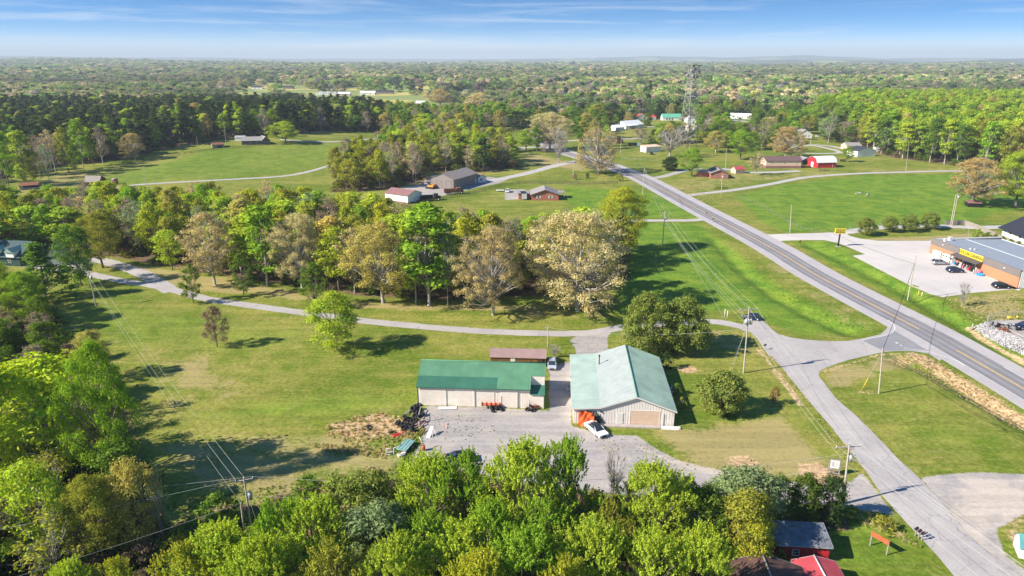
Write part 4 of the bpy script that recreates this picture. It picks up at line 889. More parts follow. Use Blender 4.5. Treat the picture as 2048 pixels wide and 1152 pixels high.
def excavator(px, py, head, label):
    t = at_px('excavator', px, py, head, label, 'excavator'); ym = mat('excavator_orange', (.62,.30,.06), .5, .15, 2)
    for y in (-1.1,1.1): m = MB(); m.box(-1.9,1.9,y-.3,y+.3,.05,.75); m.tube((-1.9,y-.3,.4),(-1.9,y+.3,.4),.38,n=10); m.tube((1.9,y-.3,.4),(1.9,y+.3,.4),.38,n=10); m.build('track', M_blk, t)
    m = MB(); m.box(-2.1,1.2,-1.2,1.2,.9,1.9); m.box(-2.3,-1.3,-1.1,1.1,1.9,2.2); m.build('body', ym, t); m = MB(); m.box(.1,1.4,.1,1.1,1.9,3.1); m.build('cab', M_glass, t)
    m = MB(); m.path([(1.0,-.3,1.6),(2.4,-.3,4.0),(4.2,-.3,4.6)], .28, .22, 5); m.path([(4.2,-.3,4.6),(5.2,-.3,2.2)], .22, .18, 5); m.build('boom', M_rust, t)
    m = MB(); m.prism([(4.8,-.8),(5.7,-.8),(5.7,.2),(4.8,.2)], 1.2, 2.1); m.build('bucket', M_blk, t)
excavator(862, 377, 150, 'orange excavator with a dark boom beside the dark brown barn')
t = at_px('box_truck', 1267, 294, 5, 'dark box truck with a pale blue cab left of the long white garage', 'truck')
m = MB(); m.box(-4,2,-1.1,1.1,.9,3.0); m.build('box', M_blk, t); m = MB(); m.box(2.1,3.9,-1.05,1.05,.6,2.5); m.build('cab', mat('pale_blue_paint', (.35,.55,.58), .4, .1, 2), t); m = MB(); m.box(3.9,3.94,-.9,.9,1.5,2.3); m.build('windshield', M_glass, t)
for x in (3.0,-2.4):
    for y in (-1,1): wheel_part(t, x, y, .45)
t = at_px('cargo_trailer', 1047, 398, 95, 'black enclosed trailer parked beside the grey roofed brick house', 'trailer'); m = MB(); m.box(-3,3,-1.2,1.2,.5,3.0); m.build('body', M_blk, t); m = MB(); m.box(-3.05,-3.0,-1.15,1.15,.5,2.95); m.box(-3.0,3.0,-1.22,-1.2,2.9,3.05); m.build('trim', M_trimw, t)
for x in (-.5,.5):
    for y in (-1.2,1.2): wheel_part(t, x, y, .36)
t = at_px('flat_trailer', 1000, 383, 5, 'small flat trailer with pale deck at the paddock gate', 'trailer'); m = MB(); m.box(-1.8,1.8,-.9,.9,.5,.7); m.build('deck', M_trimw, t); m = MB(); m.box(1.8,3.0,-.05,.05,.5,.6); m.build('drawbar', M_blk, t)
for y in (-.95,.95): wheel_part(t, 0, y, .35)
t = at_px('tractor', 1686, 323, 20, 'small red and black tractor behind the white roofed red barn', 'tractor'); m = MB(); m.box(-.4,1.5,-.4,.4,.7,1.3); m.build('hood', M_redp, t); m = MB(); m.box(-1.2,-.4,-.5,.5,.8,1.1); m.tube((-.8,0,1.1),(-.6,0,1.7),.05); m.build('seat', M_blk, t)
for x, r in ((-.9,.7),(1.1,.42)):
    for y in (-.75,.75): wheel_part(t, x, y, r)
# ------------------------------------------------------------------ buildings round about
WN = lambda f, us, z=1.0, w=1.0, h=1.2, m=None: [(f, u, z, w, h, 'window')+((m,) if m else ()) for u in us]
g5 = [(0,4.6),(.5,6.6),(1,4.6)]
bld('metal_barn', (863,376), (908,380.5), 22, [(0,5.0),(.5,7.4),(1,5.0)], 'y', M_taupe, M_brownroof if False else M_taupe, [('f',2.9,.1,3.0,3.9,'garage',M_taupe,M_brownroof),('f',8.2,.1,3.2,4.0,'garage',M_taupe,M_brownroof),('r',20,.1,1,2.1,'door')], 'big dark brown metal barn with two grey bay doors at the far gravel yard', 'barn', rib=.8)
w = MB(); o = [o for o in bpy.data.objects if o.name.startswith('metal_barn')][-1]; w.box(12.3,12.62,-.02,22.02,-.2,4.95); w.build('side_wall_shade', M_brownwall, o)  # dark sheet over the right wall; its shade is put into the colour
bld('small_building', (956,366), (972,364), 6.5, [(0,2.6),(.5,4.2),(1,2.6)], 'y', M_white, M_maroon, [('f',1.2,1,1.6,1.1,'window'),('r',2,1,1.2,1.1,'window')], 'small white building with maroon roof touching the dark brown barn', 'building')
bld('storage_building', (771,401.5), (816,408), 9.4, [(0,3.6),(.5,5.2),(1,3.6)], 'x', M_white, M_maroon, [('r',4,.1,1,2.1,'door')], 'white storage building with maroon roof beside the black flatbed truck', 'building', base=(M_maroon,.6))
h = bld('brick_house', (1063,401), (1117,401), 10.5, [(0,2.7),(.5,4.8),(1,2.7)], 'y', M_brick, M_shgrey, WN('f',[2.6,7.9])+[('f',2.6,1,1,1.2,'shutters'),('f',7.9,1,1,1.2,'shutters')], 'red brick house with grey hip roof and white shutters in the green paddock', 'house', ov=.6)
m = MB(); m.box(-5.8,-.05,3.0,8.5,-.2,2.5); m.build('carport', M_brick, h); m = MB(); m.box(-6.2,1.0,2.6,9.0,2.55,2.75); m.box(11.2,15.0,4,9.5,2.6,2.8); m.build('side_roof', M_shgrey, h)
for y in (4.2, 9.3): m = MB(); m.box(14.6,14.8,y,y+.2,-.2,2.6); m.build('porch_post', M_trimw, h)
h = bld('brick_house', (1421,357), (1456,357.5), 12, [(0,2.8),(.5,4.6),(1,2.8)], 'y', M_brick, M_shgrey, WN('f',[2.0,6.0],1.1,1.0,1.1), 'small red brick house with dark solar roof beside the vivid green tree', 'house', ov=.6)
m = MB(); m.box(-5.5,-.05,5.0,11.5,-.2,2.4); m.build('wing', M_brick, h); m = MB(); m.add([(-6,4.5,2.45),(0,4.5,2.6),(0,12,2.6),(-6,12,2.45),(-6,4.5,2.6),(0,4.5,2.9),(0,12,2.9),(-6,12,2.6)], [(0,3,2,1),(4,5,6,7),(0,1,5,4),(1,2,6,5),(2,3,7,6),(3,0,4,7)]); m.build('wing_roof', M_shgrey, h)
m = MB(); m.add([(.6,1.5,3.22),(3.6,1.5,4.42),(3.6,10,4.42),(.6,10,3.22)], [(0,1,2,3)]); m.build('solar_panels', M_shdark, h); m = MB(); m.box(4.4,5.0,7,7.6,4.2,5.4); m.build('chimney', M_brick, h)
bld('garden_shed', (1471,347.5), (1489,346.5), 4.5, [(0,2.2),(.5,3.6),(1,2.2)], 'x', M_tan, M_redmetal, [('f',3.2,.1,.9,1.8,'door')], 'small tan shed with faded red roof right of the small brick house', 'shed', ov=.3)
bld('long_building', (1531,336.5), (1601.5,336.5), 9, [(0,4.4),(.5,6.3),(1,4.4)], 'x', M_tan, M_brownroof, [('f',3,2.6,1,.7,'window'),('f',10,2.6,1,.7,'window'),('f',17,2.6,1,.7,'window')], 'long tan building with maroon brown roof between the orange oak and the red barn', 'building', base=(M_maroon,1.4), ov=.5)
rb = bld('red_barn', (1633,336), (1671.5,335), 9.5, [(0,3.3),(.14,5.2),(.5,6.0),(.86,5.2),(1,3.3)], 'x', M_barnred, mat('white_metal_roof', (.80,.80,.78), .5, .04, .5), [('f',.4,.1,.2,3.1,'panel',M_trimw),('f',9.8,.1,.2,3.1,'panel',M_trimw),('l',3.6,.1,2.4,2.8,'panel',M_trimw)], 'bright red barn with white gambrel roof and white corner boards', 'barn', ov=.3)
bld('dark_shed', (1601,330), (1627,329), 6.5, [(0,2.6),(.5,4.2),(1,2.6)], 'y', M_brownwall, M_shgrey, [('f',2,.1,3,2,'dark')], 'dark open shed with grey roof left of the red barn', 'shed')
bld('metal_garage', (1714,314), (1750.5,312.5), 9.5, [(0,3.8),(.5,5.8),(1,3.8)], 'y', M_white, M_shdark, [('l',3,.1,2.6,2.6,'garage',M_trimw,M_trimw)], 'white metal garage with dark roof right of the small green tree', 'garage', rib=0)
bld('house', (1693,300), (1722,300), 9, [(0,2.8),(.5,4.6),(1,2.8)], 'x', M_tan, M_shgrey, WN('f',[1.2,5],1,1.2,1.0), 'low tan house with grey roof behind the white metal garage', 'house')
bld('camper', (1750,303), (1764,303), 3.0, [(0,2.6),(.5,2.9),(1,2.6)], 'x', M_white, M_shgrey, WN('f',[1,3],1.1,1.0,.8), 'small white camper behind the white metal garage', 'camper', ov=.05)
bld('house', (1597,276), (1624,276), 13, [(0,3.0),(.5,6.2),(1,3.0)], 'y', M_white, M_shgrey, WN('f',[2,5,7.5],1,.9,1.1), 'white gabled house with dark grey roof beside the half bare tree', 'house')
bld('house', (1596,255), (1622,255), 9, [(0,2.8),(.5,4.8),(1,2.8)], 'x', M_white, M_steel, WN('f',[2,7],1,1.0,1.1), 'pale house with light metal roof almost hidden among trees above the white gabled house', 'house')
bld('long_house', (1459,237), (1501,238.5), 10, [(0,3.0),(.5,5.2),(1,3.0)], 'x', M_white, mat('white_metal_roof', (.80,.80,.78), .5, .04, .5), WN('f',[3,7,12,17,21],1,1.1,1.2)+WN('r',[2,6],1,1,1.2), 'long white house with white roof in front of the dark spruces', 'house')
bld('house', (1484,222), (1510,222), 9, [(0,3.0),(.5,5.0),(1,3.0)], 'x', M_white, M_shgrey, WN('f',[2,7,11]), 'white house half hidden behind the long white house', 'house')
bld('house', (1530,237), (1548,237), 8, [(0,2.8),(.5,5.4),(1,2.8)], 'y', M_white, M_shgrey, WN('f',[3]), 'small white gabled house right of the long white house', 'house')
bld('house', (1497,266), (1536,266), 9, [(0,2.8),(.5,4.8),(1,2.8)], 'x', M_tan, M_shgrey, WN('f',[2,8]), 'tan house with grey roof among the cream trees below the long white house', 'house')
h = bld('white_house', (1252,258), (1286,255), 13, [(0,3.2),(.5,6.4),(1,3.2)], 'x', M_white, mat('white_metal_roof', (.80,.80,.78), .5, .04, .5), WN('f',[2,5,8,11],.8,1.2,1.6,M_steel), 'white farmhouse with white metal roof and a pillared porch', 'house')
for i in range(6): m = MB(); m.box(.3+i*2.3,.5+i*2.3,-2.4,-2.2,0,2.9); m.build('porch_post', M_trimw, h)
m = MB(); m.add([(0,-2.6,2.75),(14,-2.6,2.75),(14,0,3.3),(0,0,3.3),(0,-2.6,2.87),(14,-2.6,2.87),(14,0,3.45),(0,0,3.45)], [(0,3,2,1),(4,5,6,7),(0,1,5,4),(1,2,6,5),(2,3,7,6),(3,0,4,7)]); m.build('porch_roof', M_white, h)
bld('garage', (1231,262), (1249,260.5), 9, [(0,2.8),(.5,4.6),(1,2.8)], 'x', M_white, M_white, [('f',1,.1,4.5,2.2,'garage',M_steel,M_trimw)], 'low white garage left of the white farmhouse', 'garage')
bld('house', (1273,240), (1293,239), 8, [(0,3.2),(.5,6.2),(1,3.2)], 'y', M_white, mat('bright_red_roof', (.62,.10,.07), .5, .12, 1), WN('f',[1.5,5.5],2.2,1,1.4), 'white house with bright red roof behind the white farmhouse', 'house')
bld('carport', (1294,240), (1312,239.5), 7, [(0,2.8),(.5,4.6),(1,2.8)], 'x', M_white, MATS['bright_red_roof'], [('f',.8,.1,5,2.2,'dark')], 'carport with bright red roof right of the red roofed house', 'carport')
bld('house', (1325,241), (1363,241), 10, [(0,3.0),(.5,6.2),(1,3.0)], 'x', M_white, mat('bright_green_roof', (.13,.42,.28), .5, .1, .8), WN('f',[3.5,6.2,9],.4,1.6,1.8), 'white house with bright green roof left of the lattice tower', 'house')
h = bld('church', (1374,251), (1392,251), 12, [(0,4.5),(.5,8.0),(1,4.5)], 'y', M_white, M_white, WN('f',[2,5],1.5,.9,2), 'white gabled building right behind the lattice tower', 'church')
bld('long_garage', (1292,305), (1322,303), 6.5, [(0,3.4),(1,4.0)], 'x', M_white, M_tan, [('f',1.2,.1,2.4,2.3,'garage',M_trimw,M_trimw)], 'long low white garage at the foot of the lattice tower', 'garage', ov=.2)
bld('house', (1222,288), (1246,287), 8, [(0,2.7),(.5,5.0),(1,2.7)], 'y', M_brick, M_brownroof, WN('f',[2,5]), 'brown roofed house half hidden behind the fan shaped tree', 'house')
bld('white_shed', (1350,272), (1366,271), 7, [(0,3.0),(.5,4.6),(1,3.0)], 'x', M_white, M_steel, [('f',1,.1,2,2.2,'garage',M_trimw,M_trimw)], 'white building under the big horn antennas of the tower', 'shed')
bld('hill_house', (484,290), (524,289.5), 9, [(0,2.7),(.5,4.8),(1,2.7)], 'x', M_brownwall, M_shgrey, WN('f',[5,9],1,.9,1.1)+WN('r',[3],1,1,1), 'dark house with grey roof on top of the upper left pasture', 'house')
bld('hill_house_annex', (524,289.5), (541,288), 8, [(0,2.6),(.5,5.2),(1,2.6)], 'y', M_brownwall, M_shgrey, WN('f',[1.4,4],1,.9,1.2), 'gabled dark wing at the right end of the hill house', 'house')
bld('shed', (425,297), (449,295), 6, [(0,2.3),(.5,3.2),(1,2.6)], 'x', M_plank, M_rust, [('f',3,.1,3,1.6,'dark')], 'weathered shed with rusty roof at the pasture corner beside the pole', 'shed', ov=.2)
bld('shed', (470,282), (490,282), 5, [(0,2.3),(.5,3.2),(1,2.3)], 'x', M_white, M_steel, [], 'pale low shed behind the dark hill house', 'shed', ov=.2)
bld('ruined_shed', (171,372), (200,372), 6, [(0,2.2),(.35,4.6),(.8,3.4),(1,2.0)], 'x', M_wood, M_plank, [('f',2,.1,2,1.6,'dark')], 'weathered brown shed with sagging roof behind the yellow trees', 'shed', ov=.3)
bld('shed', (40,381), (78,378), 4, [(0,2.1),(1,2.9)], 'x', M_plank, M_rust, [('f',1.5,1.0,7,.9,'dark')], 'long open shed with rusty roof at the far left pasture edge', 'shed', ov=.2)
t = at_px('water_tank', 231, 368, 0, 'small brick red round tank on the pasture beside the gravel lane', 'tank'); m = MB(); m.tube((0,0,-.2),(0,0,2.2),1.5,1.35,n=14); m.build('wall', M_brick, t); m = MB(); m.tube((0,0,2.2),(0,0,2.9),1.6,.9,n=14); m.build('lid', M_plank, t)
h = bld('green_house', (-22,530), (42,533), 11, [(0,3.0),(.5,6.4),(1,3.0)], 'x', mat('dark_green_siding', (.035,.075,.065), .7, .1, 1), mat('slate_green_roof', (.045,.085,.085), .6, .12, .8), WN('f',[7],1,1,1.3), 'dark green house with steep roof and white dormers at the left edge', 'house', ov=.5)
for x in (1.5, 7.3):
    m = MB(); m.prism([(0,0)]*0 or [(x,-.6),(x+2.6,-.6),(x+2.6,3.0),(x,3.0)], 2.9, 4.6); m.build('dormer', M_white, h); m = MB(); m.add([(x-.3,-1,4.5),(x+1.3,-1,5.7),(x+2.9,-1,4.5),(x-.3,4,4.5),(x+1.3,4,5.7),(x+2.9,4,4.5)], [(0,1,4,3),(1,2,5,4),(0,2,1),(3,4,5)]); m.build('dormer_roof', mat('pale_green_shingle', (.25,.38,.33), .6, .1, 1), h)
bld('outbuilding', (96,533), (131,530), 9, [(0,3.2),(.5,5.8),(1,3.2)], 'y', M_palew, MATS['pale_green_shingle'], [('f',1.2,.1,2.6,2.4,'garage',M_trimw,M_trimw)], 'pale garage with green gable roof behind the dark green pine', 'garage')
bld('white_house', (2003,470), (2110,512), 14, [(0,3.0),(.5,6.6),(1,3.0)], 'x', M_white, mat('charcoal_roof', (.03,.032,.045), .7, .1, .6), WN('f',[4,9,14,18],1.4,.9,.9,M_blk), 'long white house with charcoal roof at the right edge behind the board fence', 'house', ov=1.2)
bld('cattle_shelter', (1936,414), (1962,415), 3.5, [(0,1.7),(1,2.2)], 'x', M_dark, M_maroon, [], 'low brown roofed cattle shelter under the orange tan oak', 'shelter', ov=.3)
bld('barn', (940,318), (972,318), 8, [(0,2.8),(.5,4.6),(1,2.8)], 'x', mat('orange_siding', (.60,.18,.09), .7, .1, 1), MATS['bright_red_roof'], WN('f',[3,6]), 'orange red building half hidden by the wood above the brown barn', 'building')
for i, (x, y, w, d, wm, rm, lb) in enumerate([(436,178,36,12,M_white,M_shgrey,'grey roofed farm building at the far pale field'),(503,178,22,11,M_white,M_shdark,'white house with dark roof at the far field edge'),(566,178,20,10,M_taupe,M_shdark,'dark house right of the yellow field edge'),
  (632,190,14,9,M_white,M_white,'small white gabled house under the dark far trees'),(648,190,12,8,M_white,M_white,'white round roofed barn beside the small white gabled house'),(664,190,10,8,M_white,M_steel,'small white shed in the far farm row'),(676,192,24,9,M_tan,M_white,'white roofed house on the far green field'),
  (720,190,30,12,M_white,M_white,'white barn in the middle distance'),(752,188,34,13,M_taupe,M_shdark,'long dark roofed house in the middle distance'),(660,209,26,12,M_white,M_greenroof,'green roofed building in the valley town'),(690,209,16,9,M_white,M_shdark,'white house with dark roof in the valley town'),
  (710,212,16,10,M_white,M_white,'white gabled house beside the dark pine top'),(728,211,24,11,M_white,M_steel,'grey roofed white hall in the valley town'),(735,155,22,10,M_taupe,M_shdark,'dark roofed farm near the horizon woods'),(788,155,16,9,M_white,M_white,'white roofed barn near the horizon woods'),
  (222,188,16,10,M_taupe,M_shgrey,'grey shed far behind the dark pine wood'),(172,160,12,9,M_white,M_white,'tiny white house in the left distant woods'),(832,212,20,10,M_tan,M_white,'pale roofed house among the valley trees'),(1060,178,14,9,M_white,M_white,'tiny white house in the clearing above the cream oak'),(352,175,14,9,M_white,M_shgrey,'tiny white house in the left far clearing'),(1425,177,14,9,M_white,M_white,'tiny white house far behind the tower'),(925,186,14,9,M_tan,M_white,'tiny tan house in the far centre clearing'),(1180,195,18,9,M_white,M_greenroof,'small green roofed house behind the dark tree row'),(1640,222,18,9,M_white,M_shgrey,'small white house in the trees right of the spruces'),(1540,222,14,8,M_white,M_steel,'small pale house right behind the spruces')]):
    p = P(x, y); s = px_m(p); q = P(x+w, y)
    bld('farm_building', p, q, d, [(0,3.6),(.5,6.2),(1,3.6)], 'x' if w > 15 else 'y', wm, rm, [('f',(q-p).xy.length*.3,1,1.6,1.6,'window'),('f',(q-p).xy.length*.65,1,1.6,1.6,'window')], lb, 'building')
# foreground sheds at the lower right
bld('red_shed', (1529,1119), (1655,1126), 3.4, [(0,2.5),(1,3.1)], 'x', M_barnred, mat('weathered_dark_roof', (.17,.18,.20), .8, .35, 1.3), [('f',3.2,.9,.9,.9,'window')], 'red shed with a weathered dark roof beside the cedars', 'shed', ov=.25, trim=M_steel)
a = W3(1585,1121,2.5); b = W3(1670,1124,2.5); n = Vector((b.y-a.y, a.x-b.x, 0)).normalized()
bld('red_shed', a+n*7, b+n*7, 7, [(0,2.4),(.5,3.1),(1,2.4)], 'y', M_barnred, mat('red_sheet_roof', (.46,.07,.08), .5, .15, .6), [], 'low shed with a faded red metal roof at the bottom edge', 'shed', ov=.15, trim=M_trimw)
a = W3(1447,1127,2.7); b = W3(1605,1137,2.7); n = Vector((b.y-a.y, a.x-b.x, 0)).normalized()
bld('old_house', a+n*12, b+n*12, 12, [(0,2.6),(.48,4.2),(1,2.6)], 'y', M_brick, mat('rust_brown_shingles', (.10,.055,.045), .85, .4, 1.2), [], 'old house with a rust brown roof cut by the bottom edge', 'house', ov=.3, trim=M_steel)
bld('small_shed', (1373,1078), (1413,1080), 3.0, [(0,1.9),(.5,2.7),(1,1.9)], 'x', M_white, M_steel, [('f',.9,.1,.8,1.6,'door')], 'pale tin roofed shed hidden between the foreground trees', 'shed', ov=.2)
a = P(2026,1088); b = P(2037,1116); bld('playhouse', a, b, 4, [(0,1.5),(.5,2.6),(1,1.5)], 'y', M_white, M_tail, [], 'small white gabled shed with teal roof at the lower right edge', 'shed', ov=.15)
# ------------------------------------------------------------------ lattice tower
def tower():
    p = P(1375,293); H = height_for(p, 131); t = empty('lattice_tower', p, R(24), 'tall grey lattice tower with antennas rising above the village', 'tower'); OBST.append((p.x, p.y, 10))
    hw = lambda z: 4.7-(4.7-2.3)*min(1, z/(H*.97)); C4 = [(-1,-1),(1,-1),(1,1),(-1,1)]
    for a, b_ in C4: m = MB(); m.tube((a*hw(0), b_*hw(0), -.5), (a*hw(H), b_*hw(H), H), .24, .17, n=5); m.build('leg', M_tower, t)
    m = MB(); lv = [0,8,15,21.5,27.5,33,38,42.5,46.5,50,53,H]; lv = [z*H/58 if z != H else H for z in lv]
    for z0, z1 in zip(lv[:-1], lv[1:]):
        for i in range(4):
            (a, b_), (c, d) = C4[i], C4[(i+1)%4]; m.tube((a*hw(z1), b_*hw(z1), z1), (c*hw(z1), d*hw(z1), z1), .13, n=4)
            m.tube((a*hw(z0), b_*hw(z0), z0), (c*hw(z1), d*hw(z1), z1), .12, n=4); m.tube((c*hw(z0), d*hw(z0), z0), (a*hw(z1), b_*hw(z1), z1), .12, n=4)
    m.build('bracing', M_tower, t)
    m = MB(); m.box(-4.2,4.2,-3.6,3.6,H,H+.35); m.build('top_platform', mat('brown_steel', (.20,.15,.12), .7, .2, 1), t)
    for z in (H-6, H-13, H*.62, H*.36): m = MB(); h_ = hw(z)+.3; m.box(-h_,h_,-h_,h_,z,z+.12); m.build('platform', M_tower, t)
    for a, b_, z in ((-3.4,-2.2,H-3.5),(2.8,-2.6,H-4.5),(-2.6,-3.0,H-7),(3.0,2,H-2.5),(-3.4,2,H-6.5),(3.1,-1,H-7.5)): m = MB(); m.tube((a,b_-.3,z),(a,b_+.3,z), 1.1, 1.0, n=12); m.build('antenna_drum', M_conc, t)
    m = MB(); m.box(-8.2,-3.4,-.8,.8,H-22,H-21.7); m.tube((-8,0,H-21.7),(-8,0,H-19.8),.1); m.tube((-5.5,0,H-21.7),(-5.5,0,H-19.8),.1); m.tube((-8,0,H-19.8),(-3.3,0,H-19.8),.1); m.tube((-7,0,H-22),(-4,0,H-30),.1); m.build('side_platform', M_tower, t)
    for a, rz in ((-3.4,.5),(2.4,-.4)):
        m = MB(); z = H*.22; m.tube((a*.3,-3.4,z-4.0),(a*1.3,-3.6,z+1.6), .4, 1.7, n=10); m.tube((a*1.3,-3.6,z+1.6),(a*1.1,-4.6,z+3.0), 1.7, 1.2, n=10); m.build('horn_antenna', M_conc, t)
    m = MB(); m.tube((-.25,0,0),(-.25,0,H), .06, n=4); m.tube((.25,0,0),(.25,0,H), .06, n=4); m.build('cable_ladder', M_tower, t)
    for a in (-3,3): m = MB(); m.tube((a,0,H),(a,0,H+2.2), .07, n=4); m.build('mast', M_tower, t)
tower()
p = P(140,128); t = empty('radio_mast', p, 0, 'thin radio mast far away on the left horizon', 'mast'); m = MB(); hh = height_for(p, 84); m.tube((0,0,0),(0,0,hh), 1.0, .8, n=4); m.build('mast', M_steel, t)
# ------------------------------------------------------------------ poles
p1 = upole((1487,746),(1498,617),'pole with three grey transformers on the lawn at the driveway corner',((.25,1.9),(1.6,1.3)),3,2.7,arm_dir=10)
p2 = upole((1685,1008),(1699,889),'pole with black sleeve and one transformer beside the cedars',((.5,1.9),),1,2.2,arm_dir=8,collar=True,r=.18)
p3 = upole((1758,787),(1765,699),'bare pole on the triangular green by the junction',(),0,arm_dir=0)
p4 = upole((1325,491),(1330,424),'pole with crossarm on the verge below the short straight driveway',((.3,1.7),(1.3,1.2)),1,2.2,arm_dir=8)
p5 = upole((1285,394),(1289,337),'plain pole on the highway verge opposite the grass bank',(),0)
p6 = upole((1146,353),(1149,308),'pole beside the brown clipped shrub near the fan shaped tree',(),0)
p7 = upole((1815,601),(1832,511),'leaning pole with a cable box on the green strip beside the store lot',(),0)
p8 = upole((1580,465),(1583,410),'pole with small box at the pasture corner left of the yellow store sign',(),0)
p9 = upole((1901,451),(1912,390),'one of the twin pale poles behind the store, the left one',(),0)
p9b = upole((1904,452),(1916,388),'one of the twin pale poles behind the store, the right one with a transformer',(),1,1.2)
p10 = upole((192,612),(177,543),'pole on the lawn below the driveway fork',((.3,1.2),),1,1.6,arm_dir=-15)
p11 = upole((506,1078),(488,958),'taller one of two poles at the lower end of the lawn, with transformer',((.3,1.1),),1,2.6,arm_dir=20)
p11b = upole((491,1082),(482,1010),'shorter one of two poles at the lower end of the lawn',(),0)
p12 = upole((1095,694),(1096,655),'short service pole behind the brown wooden shed',((.3,.5),),0,r=.11)
p13 = upole((452,286),(448,252),'white pole on the hill beside the weathered shed',(),0)
p14 = upole((289,368),(287,334),'thin pole in the upper left pasture beside the gravel lane',(),0,r=.12)
p15 = upole((397,312),(393,272),'thin pale pole at the pasture fence in front of the pines',(),0,r=.12)
p16 = upole((1443,388),(1444,349),'pole with a transformer in front of the small brick house',(),1,1.2)
p17 = upole((1811,346),(1818,286),'leaning pale pole beside the long gravel lane',(),0,r=.12)
p18 = upole((1378,302),(1380,284),'white pole at the foot of the lattice tower',(),0)
p19 = upole((1412,240),(1413,207),'white pole by the street in front of the dark spruces',(),0)
p20 = upole((1451,340),(1453,299),'dark pole on the lawn behind the small brick house',(),0)
p21 = upole((1621,290),(1622,268),'pole in front of the white gabled house',(),0)
p22 = upole((1241,308),(1243,272),'dark pole right of the fan shaped tree',(),0)
p23 = upole((1936,488),(1938,455),'short lamp pole in the pasture before the charcoal roof',(),0,r=.07)
e = Vector((61, 24, 11.5))
for i, a in enumerate(p1['att'][:5]):
    j = [0,1,0,1,2][i]; wire(a, p2['att'][j], 1.0, 'pale overhead wire along the side road, %s strand' % ['first','second','third','fourth','fifth'][i], group='wires along the side road') if i in (0,1,4) else None
    k = [0,1,2,3,4][i]; wire(a, p4['att'][k], 1.6, 'pale overhead wire over the grass strip, %s strand' % ['first','second','third','fourth','fifth'][i], group='wires over the grass strip')
wire(p1['at'](p1['h']-3.6), p2['at'](p2['h']-3.2), 1.2, 'lower pale telephone cable along the side road', group='wires along the side road')
wire(p1['at'](p1['h']-3.6), p4['at'](p4['h']-3.0), 1.4, 'lower pale telephone cable over the grass strip', group='wires over the grass strip')
for i, a in enumerate(p2['att']): wire(a, e+Vector((i*1.6-1.6, 0, .4)), .8, 'pale wire leaving the sleeved pole towards the viewer, %s strand' % ['left','right','top'][i], group='wires at the lower right')
wire(p2['at'](p2['h']-3.2), e+Vector((-3, 0, -3)), .8, 'lower cable leaving the sleeved pole over the red sign', group='wires at the lower right')
for i in (0, 1, 4): wire(p4['att'][i], p5['att'][0], 1.2, 'thin wire between the verge poles, strand %s' % ['one','two','','','three'][i], group='wires along the highway verge', r=.022)
wire(p5['att'][0], p6['att'][0], 1.2, 'wire from the verge pole to the pole by the fan shaped tree', r=.022)
def cable(a, b_, sag, label, knots=()):
    o = wire(a, b_, sag, label, M_wired, .045, 'black cables at the junction', 'black_cable')
    for k in knots:
        q = Vector(a).lerp(Vector(b_), k)-Vector((0,0,sag*4*k*(1-k))); d = (Vector(b_)-Vector(a)).normalized()*.35; m = MB(); m.tube(q-d-Vector((0,0,.1)), q+d-Vector((0,0,.1)), .13, n=6); m.build('cable_splice', M_wired, o)
far_e = [Vector((84, 60, 9.2)), Vector((82.6, 60, 9.6))]
cable(p3['at'](p3['h']-.1), p7['at'](p7['h']-2.3), 1.2, 'black cable from the junction pole across the highway to the leaning pole')
cable(p3['at'](p3['h']-.2), far_e[0], 1.0, 'black cable from the junction pole to the lower right, right strand', (.30,.58))
cable(p3['at'](p3['h']-.5), far_e[1], 1.2, 'black cable from the junction pole to the lower right, left strand', (.42,))
wire(p7['at'](p7['h']-2.2), p8['at'](p8['h']-1.2), 1.8, 'dark thin cable over the parking lot', M_wired, .03)
wire(p8['att'][0], P(1480,400)+Vector((0,0,8)), 1.0, 'dark thin cable along the pasture edge', M_wired, .022)
wire(p10['att'][0], p11['att'][0], 1.4, 'pale wire across the big lawn, left strand', group='wires across the big lawn', r=.015); wire(p10['att'][1], p11['att'][2], 1.4, 'pale wire across the big lawn, right strand', group='wires across the big lawn', r=.015)
wire(p10['at'](p10['h']-2), p11b['att'][0], 1.6, 'lower pale wire across the big lawn', group='wires across the big lawn', r=.013)
wire(p11['att'][1], Vector((-110, 62, 12)), 1.2, 'wire leaving the twin poles to the left, upper strand', group='wires to the lower left'); wire(p11['att'][0], Vector((-98, 52, 10)), 1.2, 'wire leaving the twin poles to the left, middle strand', group='wires to the lower left'); wire(p11b['att'][0], Vector((-80, 45, 8)), 1.2, 'wire leaving the twin poles to the left, lower strand', group='wires to the lower left')
wire(p11['att'][1], p2['at'](p2['h']-1.4), 2.6, 'long wire from the twin poles over the thicket, upper strand', group='wires over the thicket', r=.02); wire(p11['at'](p11['h']-2.5), p2['at'](p2['h']-3.4), 2.6, 'long wire from the twin poles over the thicket, lower strand', group='wires over the thicket', r=.02)
wire(p1['at'](p1['h']-4.2), p12['att'][0], 1.5, 'service wire from the transformer pole to the short service pole', r=.018)
def guy(top, px, py, label, sleeve=True):
    g_ = P(px, py); o = wire(top, g_, 0, label, M_wire, .02, 'guy wires', 'guy_wire')
    if sleeve: m = MB(); d = (Vector(top)-g_).normalized(); m.tube(g_, g_+d*2.6, .06, n=6); m.build('sleeve', M_yelp, o)
guy(p3['at'](p3['h']-.6), 1724, 779, 'guy wire of the junction pole with yellow sleeve'); guy(p1['at'](p1['h']-3.4), 1452, 760, 'guy wire of the transformer pole, its yellow sleeve above the round bush'); guy(p1['at'](p1['h']-2.6), 1462, 748, 'second thin guy wire of the transformer pole', False)
guy(p11['at'](p11['h']-1.4), 530, 1092, 'guy wire right of the twin poles', False); guy(p11['at'](p11['h']-.9), 466, 1075, 'guy wire left of the twin poles', False); guy(p4['at'](p4['h']-1), 1448, 636, 'long guy wire over the grass strip to the white posts', False)
